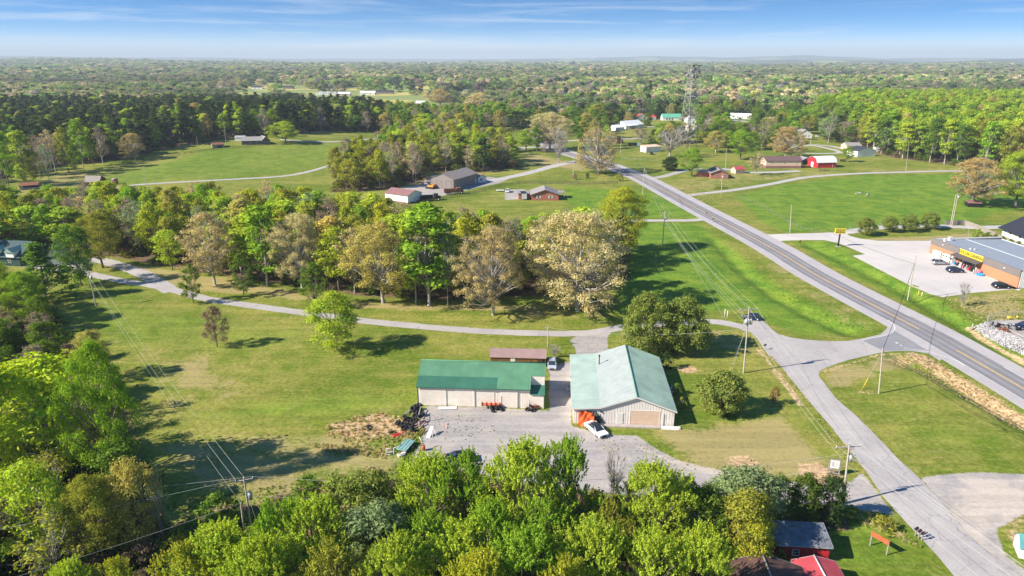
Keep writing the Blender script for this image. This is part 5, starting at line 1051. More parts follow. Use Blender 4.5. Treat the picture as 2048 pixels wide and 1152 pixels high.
# ------------------------------------------------------------------ signs and small things
def sign():
    p = P(1676,493); t = empty('store_sign', p, R(-8), 'yellow roadside sign on a black post at the store entrance', 'sign'); h = height_for(p, 457)
    m = MB(); m.box(-.2,.2,-.2,.2,-.3,h-1.1); m.build('post', M_blk, t); m = MB(); m.box(-1.7,1.7,-.25,.25,h-1.75,h); b = m.build('sign_box', M_yelp, t)
    for s, z in (('DOLLAR', h-.45), ('GENERAL', h-1.2)): text_mesh('sign_lettering', s, .78, M_blk, b, Matrix.Translation((0,-.27,z)) @ Matrix.Rotation(math.pi/2, 4, 'X'), .015, .95)
    m = MB(); m.box(-.7,.7,-.7,.7,-.1,.12); m.build('footing', M_conc, t)
    t = at_px('warning_sign', 1598, 494, 25, 'small yellow diamond sign in the grass beside the highway', 'sign'); m = MB(); m.tube((0,0,-.2),(0,0,1.9),.04); m.build('post', M_steel, t); m = MB(); M = Matrix.Translation((0,-.06,1.9)) @ Matrix.Rotation(math.pi/4, 4, 'Y'); m.box(-.5,.5,-.02,.02,-.5,.5,0,M); m.build('plate', mat('amber_sign', (.80,.42,.02), .5, .05, 2), t)
    m = MB(); m.box(-.07,.07,-.10,-.085,1.55,2.2); m.build('symbol', M_blk, t)
    a = P(1655,948); b_ = P(1677,951); L = (b_-a).xy.length; t = empty('notice_board', a, math.atan2(b_.y-a.y, b_.x-a.x), 'framed white notice board on wooden legs in the bare soil by the yard exit', 'sign')
    for x in (0, L): m = MB(); m.box(x-.07,x+.07,-.07,.07,-.1,2.6); m.build('leg', M_plank, t); m = MB(); m.tube((x,0,1.3),(x+.15,1.1,0),.05,n=4); m.build('brace', M_plank, t)
    m = MB(); m.box(-.05,L+.05,-.11,.0,1.05,2.75); f = m.build('frame', M_taupe, t); m = MB(); m.box(.12,L-.12,-.14,-.111,1.2,2.6); m.build('panel', M_trimw, f)
    m = MB(); m.box(.32,.68,-.146,-.141,1.5,2.2); m.box(.42,.58,-.147,-.141,2.2,2.4); [m.box(.9,L-.3,-.146,-.141,2.15-.22*i,2.21-.22*i) for i in range(3)]; m.build('faded_print', mat('faded_print', (.48,.48,.50), .7, .1, 3), f)
    m = MB(); m.box(0,L,-.06,.02,.25,.4); m.box(0,L,-.05,.03,.75,.9); m.build('rail', M_plank, t)
    a = P(1740,1091); b_ = P(1773,1110); L = (b_-a).xy.length; t = empty('red_sign', a, math.atan2(b_.y-a.y, b_.x-a.x), 'blank red sign panel on two posts on the grass beside the side road', 'sign')
    for x in (0, L): m = MB(); m.box(x-.07,x+.07,-.07,.07,-.1,2.2); m.build('post', M_plank, t)
    m = MB(); m.box(-.1,L+.1,-.12,-.075,1.55,2.25); m.build('panel', M_orn, t)
    def mailbox(px, py, head, label, n=1, mc=None):
        for i in range(n):
            t = at_px('mailbox', px+i*6.5, py+i*4.5, head, label if n == 1 else label % ['far','middle','near'][i], 'mailbox'); m = MB(); m.box(-.06,.06,-.06,.06,-.1,1.05); m.build('post', M_plank, t)
            m = MB(); m.box(-.14,.14,-.3,.3,1.05,1.25); m.tube((0,-.3,1.25),(0,.3,1.25),.14,n=8); m.build('box', mc or M_blk, t); m = MB(); m.box(.14,.16,-.1,.15,1.25,1.5); m.build('flag', M_redp, t)
    mailbox(1529,700,-60,'black mailbox at the corner of side road and lawn'); mailbox(1413,432,30,'black mailbox on the far side of the short straight driveway'); mailbox(1426,444,30,'black mailbox on the near side of the short straight driveway'); mailbox(1309,357,30,'dark mailbox at the gravel lane opposite the verge pole'); mailbox(1830,1072,-60,'%s one of three mailboxes on the lower side road verge',3)
    for i, (x, y, c, h_) in enumerate([(1836,592,M_yelp,1.5),(1843,594,M_trimw,1.3),(1449,634,M_trimw,2.0),(1454,637,M_trimw,2.0),(1943,661,M_conc,1.7),(1968,655,M_steel,1.6)]):
        m = MB(); m.tube((0,0,-.2),(0,0,h_),.09 if i != 4 else .16,n=8); m.tube((0,0,h_),(0,0,h_+.06),.06,n=8); o = m.build('marker_post', c, None, P(x, y)); tag(o, ['yellow cable marker post beside the leaning pole','white marker post right of the yellow one','left one of two white posts by the driveway','right one of two white posts by the driveway','pale concrete post at the tip of the white rock bank','thin steel post at the junk fence'][i], 'post')
sign()
fence('board_fence', [(846,406),(915,394),(960,384),(1000,374),(1050,367.5),(1100,368),(1170,369),(1235,367)], 'dark rail fence round the green paddock of the brick house', 3.4, 1.4, 3, M_brownwall)
fence('rail_fence', [(232,336),(300,324),(345,314),(400,304),(480,296),(520,292.5),(562,290)], 'old rail fence across the top of the upper left pasture', 4.0, 1.3, 2, M_brownwall)
fence('wooden_fence', [(1891,450),(1926,449)], 'short grey board fence behind the store lot beside the twin poles', 2.4, 1.7, m=M_plank, board=True)
fence('wooden_fence', [(1927,449),(1952,458),(1975,468),(1998,480),(2030,492),(2070,507)], 'long weathered board fence running to the right edge behind the store', 2.4, 1.8, m=M_plank, board=True)
fence('black_gate', [(1891,447),(1903,449)], 'black field gate at the foot of the twin poles', 1.5, 1.5, 3, M_blk, cat='gate')
fence('wire_fence', [(1476,396),(1520,412),(1560,435),(1600,458),(1640,464)], 'wire fence between highway bank and green pasture', 3.6, 1.2, 3, M_plank, pw=.04)
fence('wire_fence', [(1700,459),(1760,451),(1840,447),(1890,447)], 'thin wire fence between pasture and gravel lane behind the round trees', 4.5, 1.2, 2, M_steel, pw=.04)
fence('wire_fence', [(1975,662),(1976,640),(2010,634),(2060,632)], 'grey wire fence round the scrap heap by the white rocks', 2.0, 1.6, 4, M_steel, pw=.04)
fence('lane_railing', [(1428,379),(1455,378)], 'short brown plank fence beside the pole at the gravel lane', 2.0, 1.0, 3, M_wood)
fence('field_gate', [(1638,343),(1658,343)], 'brown field gate in front of the red barn', 2.4, 1.4, 4, M_brownwall, cat='gate')
fence('yard_fence', [(1244,318),(1290,322),(1330,321)], 'pale wire fence round the yard below the long white garage', 3, 1.4, 3, M_steel, pw=.04)
# rock bank
def rocks():
    rg = np.random.default_rng(3); poly = pxpoly([(1946,655),(1962,648),(2003,661),(2047,681),(2110,712),(2110,748),(2047,712),(2004,694),(1965,672)]); xs = [p[0] for p in poly]; ys = [p[1] for p in poly]; V = []; F = []; n = 0
    base = np.array([(1,1,1),(1,-1,-1),(-1,1,-1),(-1,-1,1),(1.3,0,.2),(-1.2,.2,0),(0,1.2,.3),(.1,-1.3,0)])*.6; bf = [(0,6,4),(4,6,1),(4,1,7),(0,4,7),(0,7,3),(0,3,6),(6,3,5),(5,3,7),(6,5,2),(2,5,7),(6,2,1),(1,2,7)]
    while n < 2000:
        x, y = rg.uniform(min(xs), max(xs)), rg.uniform(min(ys), max(ys))
        if not inpoly(np.array([x]), np.array([y]), poly)[0]: continue
        s = rg.uniform(.09, .27); r = Matrix.Rotation(rg.uniform(0, 6.28), 3, 'Z') @ Matrix.Rotation(rg.uniform(0, 6.28), 3, 'X'); b0 = len(V); z = hz(x, y)+s*.3+.35*max(0, math.sin(x*.5+y*.3))
        for v in base: q = r @ Vector(v*s*rg.uniform(.75, 1.2)); V.append((x+q.x, y+q.y, z+q.z))
        F += [tuple(b0+i for i in f) for f in bf]; n += 1
    me = bpy.data.meshes.new('white_rocks'); me.from_pydata(V, [], F); me.materials.append(mat('white_rock', (.44,.42,.41), .9, .3, .8)); o = bpy.data.objects.new('white_rocks', me); link(o); o['kind'] = 'stuff'
rocks()
def junk():
    rg = random.Random(21); rot = lambda: (Matrix.Rotation(rg.uniform(-.5,.5), 3, 'X') @ Matrix.Rotation(rg.uniform(-.5,.5), 3, 'Y'))
    m = MB(); m.torus((0,0,.14), .34, .14, None, 16, 8); t0 = m.build('old_tyre', M_rub); first = True; up = {}
    pil = [(838,811),(833,815),(829,820),(828,823),(836,826),(841,832),(830,834),(836,838),(812,838),(817,840),(828,842),(826,847),(818,846),(813,851),(808,852),(802,850),(797,849),(823,855),(821,861),(809,859),(826,863),(845,832),(783,866),(816,855),(832,829),(839,820),(834,820),(829,851),(804,857),(812,843),(832,845)]
    spots = [(x, y, 'in the tyre pile at the left corner of the long barn', 'tyres piled at the barn corner', 1.15) for x, y in pil]
    spots += [(x, y, 'on the ground in front of the red wagon', 'tyres by the red wagon', 1.0) for x, y in [(983,819),(990,817),(996,819),(1004,821),(986,824)]]
    spots += [(x, y, 'at the right corner of the long barn', 'tyres at the right barn corner', 1.0) for x, y in [(1053,812),(1053,813),(1053,812.5),(1053,813.2),(1056,820),(1066,822),(1061,819)]]
    spots += [(737,854,'lying in the dry grass left of the pile','tyres in the dry grass',1.0),(739,858,'lying in the dry grass left of the pile','tyres in the dry grass',1.0)]
    for i, (x, y, w, g_, s) in enumerate(spots):
        o = t0 if first else t0.copy()
        if not first: link(o)
        first = False; p = P(x, y); k = [q for q in up if (q[0]-p.x)**2+(q[1]-p.y)**2 < .35]; lvl = len(k); up[(p.x, p.y, i)] = 1
        o.location = (p.x, p.y, p.z+lvl*.24); a = .15 if 1050 < x < 1055 else .55; o.rotation_euler = (rg.uniform(-a,a)+(1.1 if rg.random() < .25 and a > .2 else 0), rg.uniform(-a,a), rg.uniform(0,6)); 
        if abs(o.rotation_euler[0]) > .8: o.location.z += .3
        o.scale = (s*rg.uniform(.9,1.25),)*3; tag(o, 'worn black tyre '+w, 'tyre', g_)
    def stick(name, n, cx, cy, spread, L, w, m_, lab, cat, grp, hz_=.1, ang=None):
        s0 = None
        for i in range(n):
            if s0 is None: m = MB(); m.box(-.5,.5,-w,w,0,w*.8); s0 = m.build(name, m_); o = s0
            else: o = s0.copy(); link(o)
            p = P(cx+rg.uniform(-spread,spread), cy+rg.uniform(-spread,spread)*.8); o.location = (p.x, p.y, p.z+hz_*i*.5+.02); o.scale = (L*rg.uniform(.7,1.2), 1, 1); o.rotation_euler = (0, rg.uniform(-.1,.1), (ang if ang is not None else 1.1)+rg.uniform(-.5,.5)); tag(o, lab, cat, grp)
    stick('plank', 14, 841, 850, 5.5, 1.9, .06, mat('pink_lumber', (.55,.38,.34), .8, .15, 2), 'pale scrap board in the heap beside the tyre pile', 'board', 'boards beside the tyres')
    stick('plank', 6, 889, 850, 6, 1.7, .06, MATS['pink_lumber'], 'thin scrap board lying alone on the gravel yard', 'board', 'boards on the yard', .03, 2.1)
    stick('fence_rail', 8, 817, 826, 4, 2.0, .04, M_plank, 'weathered rail leaning in the weeds above the tyre pile', 'rail', 'rails in the weeds', .08, 1.2)
    stick('plank', 6, 845, 866, 6, 1.8, .05, M_wood, 'dark board in the weeds below the tyre pile', 'board', 'dark boards in the weeds', .03, 1.0)
    m = MB(); a, b_ = P(836,842), P(842,822); m.tube(a+Vector((0,0,.5)), b_+Vector((0,0,.9)), .09, n=8); tag(m.build('steel_pipe', M_steel), 'grey steel pipe lying across the tyre pile', 'pipe')
    m = MB(); a = P(860,842); m.tube(a, a+Vector((0,.1,1.5)), .07, n=6); tag(m.build('iron_post', M_blk), 'dark iron post standing in weeds on the yard', 'post')
    p = P(895,817); m = MB(); m.box(-1.65,1.65,-.5,.5,.1,.14); m.box(-1.5,-1.4,-.4,.4,0,.1); m.box(1.4,1.5,-.4,.4,0,.1); o = m.build('white_panel', M_trimw, None, p); o.rotation_euler.z = .03; tag(o, 'white flat panel lying on the gravel before the barn doors', 'panel')
    p = P(863,872); t = empty('sawhorse', p, 0, 'white A frame ramp standing beside the scrap boards', 'stand'); m = MB(); m.add([(-.9,-.5,0),(-.2,-.7,0),(.3,.9,1.3),(-.2,1.0,1.3)], [(0,1,2,3)]); m.add([(-.9,-.5,-.04),(-.2,-.7,-.04),(.3,.9,1.26),(-.2,1.0,1.26)], [(3,2,1,0)]); m.build('board', M_trimw, t); m = MB(); m.tube((.1,.95,1.3),(.9,-.2,0),.06,n=4); m.tube((.1,.95,1.3),(.2,-.6,0),.05,n=4); m.build('leg', M_trimw, t)
    p = P(847,901); m = MB(); m.tube((0,0,0),(0,0,.88),.3,n=14); m.torus((0,0,.3),.3,.02,None,14,4); m.torus((0,0,.6),.3,.02,None,14,4); m.torus((0,0,.86),.29,.025,None,14,4); tag(m.build('oil_drum', M_orn, None, p), 'rusty orange drum at the edge of the gravel yard', 'drum')
    m = MB(); m.tube(p+Vector((.1,.1,.7)), p+Vector((-.65,.5,2.2)), .07, n=6); tag(m.build('white_pipe', M_trimw), 'white pipe leaning out of the rusty orange drum', 'pipe')
    p = P(812,897); t = empty('scrap_trailer', p, R(72), 'low trailer loaded with pale teal roofing sheets below the tyre pile', 'trailer')
    m = MB(); m.box(-1.5,1.5,-.85,.85,.5,.6); m.build('deck', M_rust, t); m = MB()
    for i in range(6): m.box(-1.6,1.6,-.85+i*.29,-.66+i*.29,.6,.74+.05*(i%2))
    m.box(-1.62,1.62,-.86,.86,.6,.66); m.build('roofing_sheets', mat('weathered_teal', (.28,.48,.44), .6, .3, 2), t)
    for y in (-.95,.95): wheel_part(t, .1, y, .32)
    m = MB(); m.path([(-1.5,0,.5),(-2.6,0,.45)], .05, .05, 4); m.build('drawbar', M_rust, t)
    p = P(803,911); m = MB(); m.box(-.6,.5,-.4,.4,0,.3); m.box(-.3,.7,-.25,.3,.3,.42); o = m.build('white_sack', mat('pale_sacking', (.66,.60,.52), .9, .12, 2), None, p); o.rotation_euler.z = .6; tag(o, 'pale folded sacks on the grass below the scrap trailer', 'sacks')
    p = P(780,907); t = empty('lawn_chair', p, R(10), 'white tubular chair frame lying on the dark green grass', 'chair'); m = MB()
    for a, b_ in (((-.6,-.5,.1),(.6,-.5,.1)),((.6,-.5,.1),(.6,.5,.6)),((.6,.5,.6),(-.6,.5,.6)),((-.6,.5,.6),(-.6,-.5,.1)),((.6,.5,.6),(1.9,.9,.9))): m.tube(a, b_, .05, n=5)
    m.build('frame', M_trimw, t); m = MB(); m.box(-.45,.45,-.2,.2,.25,.3); m.build('seat', M_steel, t)
    p = P(798,871); t = empty('red_plow', p, R(25), 'bright red plow blade lying left of the scrap boards', 'plow'); m = MB(); m.add([(-1.2,-.3,.1),(0,-.45,.1),(0,-.1,.6),(-1.2,.1,.5)], [(0,1,2,3)]); m.add([(-1.2,-.25,.1),(0,-.4,.1),(0,-.05,.6),(-1.2,.15,.5)], [(3,2,1,0)]); m.build('blade', M_redp, t); m = MB(); m.tube((0,-.2,.3),(1.2,0,.5),.08); m.tube((.6,-.4,.1),(.7,.5,.5),.06); m.build('frame', M_redp, t)
    p = P(985,816); t = empty('farm_wagon', p, R(4), 'faded red hay wagon frame in front of the barn doors', 'wagon'); m = MB(); m.box(-2.0,1.6,-.5,.5,.75,.85)
    for x in (-2,-1.2,-.4,.4,1.2): m.box(x,x+.08,-.55,.55,.85,1.05)
    m.box(1.6,1.68,-.08,.08,.6,2.3); m.build('frame', M_orn, t)
    for x in (-1.8,-.6,.9): m = MB(); m.box(x,x+.08,-.5,-.42,0,.75); m.build('leg', M_steel, t)
    for x in (1.2,): wheel_part(t, x, -.6, .4); wheel_part(t, x, .6, .4)
    p = P(1014,814); m = MB(); m.tube((-.5,0,0),(-.5,0,2.0),.05,n=5); m.tube((-.5,0,1.95),(1.1,-.1,.2),.06,n=5); tag(m.build('tow_bar', M_rust, None, p), 'rusty angled tow bar leaning against the barn doors', 'tow bar')
    p = P(1070,818); t = empty('scrap_mower', p, R(20), 'rusty broken mower at the right corner of the long barn', 'mower'); m = MB(); m.box(-.7,.7,-.4,.4,.15,.45); m.box(-.2,.6,-.3,.3,.45,.75); m.build('deck', M_rust, t); m = MB(); m.tube((-.6,0,.4),(-1.1,.2,1.9),.03,n=4); m.build('handle', M_blk, t)
    for i, (x, y, lab, mm) in enumerate([(1997,655,'black heap of scrap engines behind the white rocks, left',M_blk),(2012,652,'grey scrap tank on the heap behind the white rocks',M_steel),(2024,658,'black scrap parts beside the dark car',M_blk),(2010,662,'rusty axle lying on the bare strip by the rocks',M_rust),(2028,640,'amber scrap sign on the heap',M_yelp)]):
        p = P(x, y); m = MB()
        for k in range(9 if i != 4 else 2):
            a = Vector((rg.uniform(-1.4,1.4), rg.uniform(-.9,.9), rg.uniform(.1,.7))); s = rg.uniform(.15,.45)
            if k % 3: m.tube(a, a+Vector((rg.uniform(-.9,.9), rg.uniform(-.5,.5), rg.uniform(0,.6))), s*.6, s*.4, n=6)
            else: m.box(a.x-s, a.x+s, a.y-s, a.y+s, a.z-s*.5, a.z+s*.6)
        tag(m.build('scrap_heap', mm, None, p), lab, 'scrap')
    m = MB(); a, b_ = P(2000,654), P(2075,690); m.tube(a+Vector((0,0,.3)), b_+Vector((0,0,.3)), .16, n=6); tag(m.build('concrete_curb', M_conc), 'pale concrete beam between scrap heap and white rocks', 'beam')
    m = MB(); m.torus((0,0,.05), .45, .04, None, 16, 5); tag(m.build('cable_coil', M_blk, None, P(1674,962)), 'thin black cable ring on the bare soil under the notice board', 'ring')
junk()
# cattle
def cow(px, py, head, col1, label):
    p = P(px, py); vs = [(-.75,0,1.0),(-.35,0,1.02),(.1,0,1.0),(.55,0,1.05),(.95,0,.85),(1.25,0,.45),(1.4,0,.15),(-.7,.22,.7),(-.78,.22,.38),(-.72,.22,.04),(-.7,-.22,.7),(-.78,-.22,.38),(-.72,-.22,.04),(.5,.22,.65),(.52,.22,.35),(.5,.22,.04),(.5,-.22,.65),(.52,-.22,.35),(.5,-.22,.04),(-.95,0,1.0),(-1.02,0,.5)]
    es = [(0,1),(1,2),(2,3),(3,4),(4,5),(5,6),(0,7),(7,8),(8,9),(0,10),(10,11),(11,12),(3,13),(13,14),(14,15),(3,16),(16,17),(17,18),(0,19),(19,20)]
    rr = [.34,.38,.40,.34,.19,.15,.10,.17,.09,.07,.17,.09,.07,.13,.08,.07,.13,.08,.07,.06,.04]
    me = bpy.data.meshes.new('cow'); me.from_pydata(vs, es, []); o = bpy.data.objects.new('cow', me); link(o); sk = o.modifiers.new('skin', 'SKIN'); 
    for i, v in enumerate(me.skin_vertices[0].data): v.radius = (rr[i]*.8, rr[i])
    me.skin_vertices[0].data[0].use_root = True
    o.modifiers.new('sub', 'SUBSURF').levels = 1; o.modifiers['sub'].render_levels = 1; bpy.context.view_layer.update()
    m2 = bpy.data.meshes.new_from_object(o.evaluated_get(bpy.context.evaluated_depsgraph_get())); o.modifiers.clear(); o.data = m2; m2.materials.clear(); m2.materials.append(col1)
    o.location = p; o.rotation_euler.z = R(head); tag(o, label, 'cow')
    for y in (-.17,.17): e_ = MB(); e_.tube((1.2,y*.6,.62),(1.15,y*1.6,.66),.05,.02,n=5); e_.build('ear', col1, o)
pm = mat('piebald_hide', (.04,.035,.03), .8, .1, 1.6, col2=(.85,.82,.78))
cow(1717, 389.5, 150, pm, 'mostly white cow grazing in the green pasture, left of two'); cow(1735, 392.5, 20, pm, 'black and white cow grazing in the green pasture, right of two')
# ------------------------------------------------------------------ foliage materials
def leaf_material(name, instanced=False, trans=.42):
    m, N, L, b = node_mat(name); N.remove(b); out = N['Material Output']
    g = N.new('ShaderNodeNewGeometry'); r = N.new('ShaderNodeMapRange'); L.new(g.outputs['Random Per Island'], r.inputs[0])
    r.inputs[3].default_value = .62; r.inputs[4].default_value = 1.38
    if instanced:
        a = N.new('ShaderNodeAttribute'); a.attribute_type = 'INSTANCER'; a.attribute_name = 'tint'; src = a.outputs['Color']
    else:
        a = N.new('ShaderNodeObjectInfo'); src = a.outputs['Color']
    tc = N.new('ShaderNodeTexCoord'); no = N.new('ShaderNodeTexNoise'); no.inputs['Scale'].default_value = .55; no.inputs['Detail'].default_value = 2
    L.new(tc.outputs['Object'], no.inputs['Vector'])
    hr = N.new('ShaderNodeMapRange'); L.new(no.outputs['Fac'], hr.inputs[0]); hr.inputs[1].default_value = .3; hr.inputs[2].default_value = .7; hr.inputs[3].default_value = .485; hr.inputs[4].default_value = .512
    h = N.new('ShaderNodeHueSaturation'); L.new(src, h.inputs['Color']); L.new(r.outputs[0], h.inputs['Value']); L.new(hr.outputs[0], h.inputs['Hue'])
    d = N.new('ShaderNodeBsdfDiffuse'); t = N.new('ShaderNodeBsdfTranslucent'); L.new(h.outputs[0], d.inputs[0])
    h2 = N.new('ShaderNodeHueSaturation'); L.new(h.outputs[0], h2.inputs['Color']); h2.inputs['Saturation'].default_value = 1.1; h2.inputs['Value'].default_value = 1.1
    L.new(h2.outputs[0], t.inputs[0]); mx = N.new('ShaderNodeMixShader'); mx.inputs[0].default_value = trans
    L.new(d.outputs[0], mx.inputs[1]); L.new(t.outputs[0], mx.inputs[2]); L.new(mx.outputs[0], out.inputs['Surface'])
    return m
M_leaf = leaf_material('foliage'); M_leafi = leaf_material('distant_foliage', True)
M_bark = mat('bark', (.17,.14,.115), .95, .35, 3, bump=.4); M_barkp = mat('pale_bark', (.40,.36,.31), .95, .3, 3, bump=.3)
# ------------------------------------------------------------------ tree generator
def diamonds(c, nrm, size, rg):
    n = len(c); nrm = nrm/np.linalg.norm(nrm, axis=1, keepdims=True)
    t = rg.normal(size=(n, 3)); t -= (t*nrm).sum(1, keepdims=True)*nrm; t /= np.linalg.norm(t, axis=1, keepdims=True)
    b = np.cross(nrm, t); s = size*rg.uniform(.65, 1.35, (n, 1)); k = nrm*s*.25
    V = np.stack([c-t*s, c-b*s*.55+k, c+t*s, c+b*s*.55+k], 1).reshape(-1, 3)
    return V
PROFILES = dict(
 round=lambda t: math.sqrt(max(0, 1-(2*t-1)**2))*.9+.12,
 dome=lambda t: (min(1, .72+t*1.1) if t < .35 else math.sqrt(max(0, 1-((t-.35)/.68)**2)))+.05,
 egg=lambda t: math.sin(math.pi*min(1, max(.02, t*.86+.12)))**.7,
 tall=lambda t: (.55+.9*t if t < .45 else math.sqrt(max(0, 1-((t-.45)/.58)**2))*.96)+.05,
 cone=lambda t: (1-t)**.8*.95+.10,
 column=lambda t: (.8+.4*t if t < .5 else math.sqrt(max(0, 1-((t-.5)/.52)**2)))+.05,
 vase=lambda t: .25+.95*t**.7 if t < .75 else math.sqrt(max(0, 1-((t-.75)/.27)**2))*1.05+.1)
def grow(seed, H, th, Rr, prof, ncl, rcl, nl, ls, tr=.28, limbs=30, twigs=0, spray=False, flat=.75, inner=.35, lobes=.18, up=.35, twr=.035, bark=0):
    rg = np.random.default_rng(seed); rd = random.Random(seed); pf = PROFILES[prof]
    lob = [(rd.uniform(0, 6.28), rd.uniform(.5, 1)*lobes) for _ in range(3)]
    cs = []; rs = []
    for i in range(ncl):
        t = (i+.5)/ncl if prof in ('cone', 'column') else rd.betavariate(1.25, 1.0)
        a = i*2.39996+rd.uniform(-.5, .5); rad = pf(t)*Rr*math.sqrt(rd.uniform(inner, 1))
        rad *= 1+sum(l*math.cos((k+1)*a+p+t*2) for k, (p, l) in enumerate(lob)); rad = max(0, rad-rcl*.45)
        cs.append((rad*math.cos(a), rad*math.sin(a), th+t*(H-th)-rcl*.4)); rs.append(rcl*rd.uniform(.7, 1.3))
    cs = np.array(cs); rs = np.array(rs); P_ = []; Nn = []
    if spray:
        for c, r in zip(cs, rs):
            for k in range(spray):
                d = rg.normal(size=3); d /= np.linalg.norm(d); d[2] = abs(d[2])*.6+.1
                st = c+d*r*.5; out = np.array([c[0], c[1], 0])*.05+d*.55+np.array([0, 0, .75]); out /= np.linalg.norm(out)
                ln = r*rd.uniform(.5, 1.05); m = nl//spray
                s = np.linspace(0, 1, m)[:, None]**.8
                p = st+out*ln*s+rg.normal(size=(m, 3))*.10*(1.15-s)*r
                P_.append(p); Nn.append(rg.normal(size=(m, 3))*.8+out*.3+d*.5)
    else:
        for c, r in zip(cs, rs):
            m = max(3, int(nl*rd.uniform(.7, 1.3))); d = rg.normal(size=(m, 3)); d /= np.linalg.norm(d, axis=1, keepdims=True)
            d[:, 2] = np.where((d[:, 2] < -.2) & (rg.random(m) < .6), -d[:, 2], d[:, 2])
            rr = r*rg.uniform(.45, 1.0, (m, 1))*(1+.25*rg.normal(size=(m, 1)))
            P_.append(c+d*rr*np.array([1, 1, flat])); Nn.append(d+rg.normal(size=(m, 3))*.55+np.array([0, 0, up]))
    P_ = np.concatenate(P_); Nn = np.concatenate(Nn); P_[:, 2] = np.maximum(P_[:, 2], .12)
    crown = np_mesh('crown', diamonds(P_, Nn, ls, rg), np.arange(len(P_)*4), 4, [M_leaf])
    mb = MB(); z0 = 0; wob = lambda z: Vector((math.sin(z*.35+seed)*.03*z, math.cos(z*.3+seed)*.03*z, z))
    ztop = th+(H-th)*.80; k = 7; pts = [wob(ztop*i/k) for i in range(k+1)]
    b0 = len(mb.v); mb.path([(0, 0, -.5)]+pts, tr, tr*.16, 7)
    for j in range(7):                              # root flare
        v = Vector(mb.v[b0+j]); mb.v[b0+j] = (v.x*1.5, v.y*1.5, v.z)
    order = sorted(range(ncl), key=lambda i: -math.hypot(cs[i][0], cs[i][1])*rd.uniform(.6, 1.2))[:limbs]
    for i in order:
        c = Vector(cs[i]); zb = max(th*.72, min(ztop*.9, c.z*.50+th*.35-rd.uniform(0, .12)*H)); s = wob(zb); d = c-s
        mid = s+d*.45+Vector((0, 0, -d.length*.05 if prof != 'vase' else -.02))+Vector((rd.uniform(-.3, .3), rd.uniform(-.3, .3), rd.uniform(-.1, .4)))
        r0 = tr*rd.uniform(.28, .5)*(1-zb/H*.6)
        mb.path([s, mid, s+d*.8+Vector((rd.uniform(-.2,.2), rd.uniform(-.2,.2), .2)), c], r0, .035, 4)
    if twigs:
        for i in range(ncl):
            c = Vector(cs[i]); s = wob(max(th*.7, min(ztop*.9, c.z*.6)))
            for _ in range(twigs):
                d = Vector(rg.normal(size=3)); d.z = abs(d.z)*.8+.2; d.normalize(); d = (d*.75+(c-s).normalized()*.6).normalized()
                st = c.lerp(s, rd.uniform(0, .35)); L1 = rs[i]*rd.uniform(.8, 1.5)
                mb.path([st, st+d*L1*.5+Vector((rd.uniform(-.1,.1),)*3), st+d*L1+Vector((0, 0, .15))], twr, twr*.5, 3)
    tm = bpy.data.meshes.new('trunk'); tm.from_pydata(mb.v, [], mb.f); tm.materials.append(M_barkp if bark else M_bark)
    tm.polygons.foreach_set('use_smooth', [True]*len(tm.polygons)); tm.update()
    return dict(crown=crown, trunk=tm, H=float(np.percentile(P_[:, 2], 99.3)), R=float(np.percentile(np.hypot(P_[:, 0], P_[:, 1]), 96)))
K = {}
def kind(name, n, **kw):
    K[name] = [grow(seed=hash_(name)+i*17, **kw) for i in range(n)]
def hash_(s): return sum(ord(c)*(i+3) for i, c in enumerate(s)) % 5003
kind('maple', 4, H=13, th=2.0, Rr=5.4, prof='dome', ncl=100, rcl=1.6, nl=300, ls=.135, limbs=40, spray=10, inner=.25, lobes=.20)
kind('shoots', 3, H=12, th=2.0, Rr=4.4, prof='egg', ncl=85, rcl=1.25, nl=210, ls=.12, limbs=44, spray=6, inner=.3, lobes=.34, twigs=1)
kind('bigleaf', 2, H=20, th=4.5, Rr=7.2, prof='egg', ncl=130, rcl=1.5, nl=230, ls=.145, tr=.42, limbs=46, lobes=.25, inner=.3)
kind('lime', 2, H=13, th=1.8, Rr=4.6, prof='round', ncl=62, rcl=1.35, nl=140, ls=.19, tr=.2, limbs=30, lobes=.2)
kind('broad', 6, H=17, th=4.0, Rr=4.7, prof='egg', ncl=46, rcl=1.5, nl=80, ls=.30, tr=.24, limbs=22, lobes=.25, twigs=1)
kind('airy', 4, H=17, th=4.0, Rr=4.7, prof='dome', ncl=44, rcl=1.35, nl=26, ls=.27, tr=.24, limbs=36, twigs=5, lobes=.22, bark=1, twr=.045)
kind('oak', 3, H=22, th=4.5, Rr=12, prof='dome', ncl=190, rcl=1.6, nl=120, ls=.205, tr=.62, limbs=90, twigs=4, lobes=.2, inner=.12, flat=.6, bark=1, twr=.05)
kind('yellowoak', 2, H=19, th=4.2, Rr=8.5, prof='egg', ncl=120, rcl=1.4, nl=110, ls=.20, tr=.42, limbs=60, twigs=3, lobes=.18, inner=.15, flat=.7, bark=1)
kind('poplar', 4, H=20, th=4.0, Rr=3.4, prof='tall', ncl=40, rcl=1.25, nl=80, ls=.32, tr=.22, limbs=20, lobes=.2, bark=1)
kind('pine', 4, H=20, th=6.5, Rr=3.2, prof='egg', ncl=34, rcl=1.35, nl=85, ls=.27, tr=.22, limbs=20, flat=.5, lobes=.22)
kind('spruce', 2, H=16, th=1.6, Rr=3.6, prof='cone', ncl=60, rcl=1.0, nl=70, ls=.24, tr=.22, limbs=30, flat=.4, lobes=.12, up=.1)
kind('pear', 3, H=8, th=1.3, Rr=2.5, prof='egg', ncl=46, rcl=.62, nl=62, ls=.13, tr=.11, limbs=30, twigs=3, twr=.02, lobes=.1)
kind('ball', 3, H=5, th=.6, Rr=2.5, prof='round', ncl=90, rcl=.66, nl=130, ls=.12, tr=.12, limbs=16, lobes=.08, inner=.4)
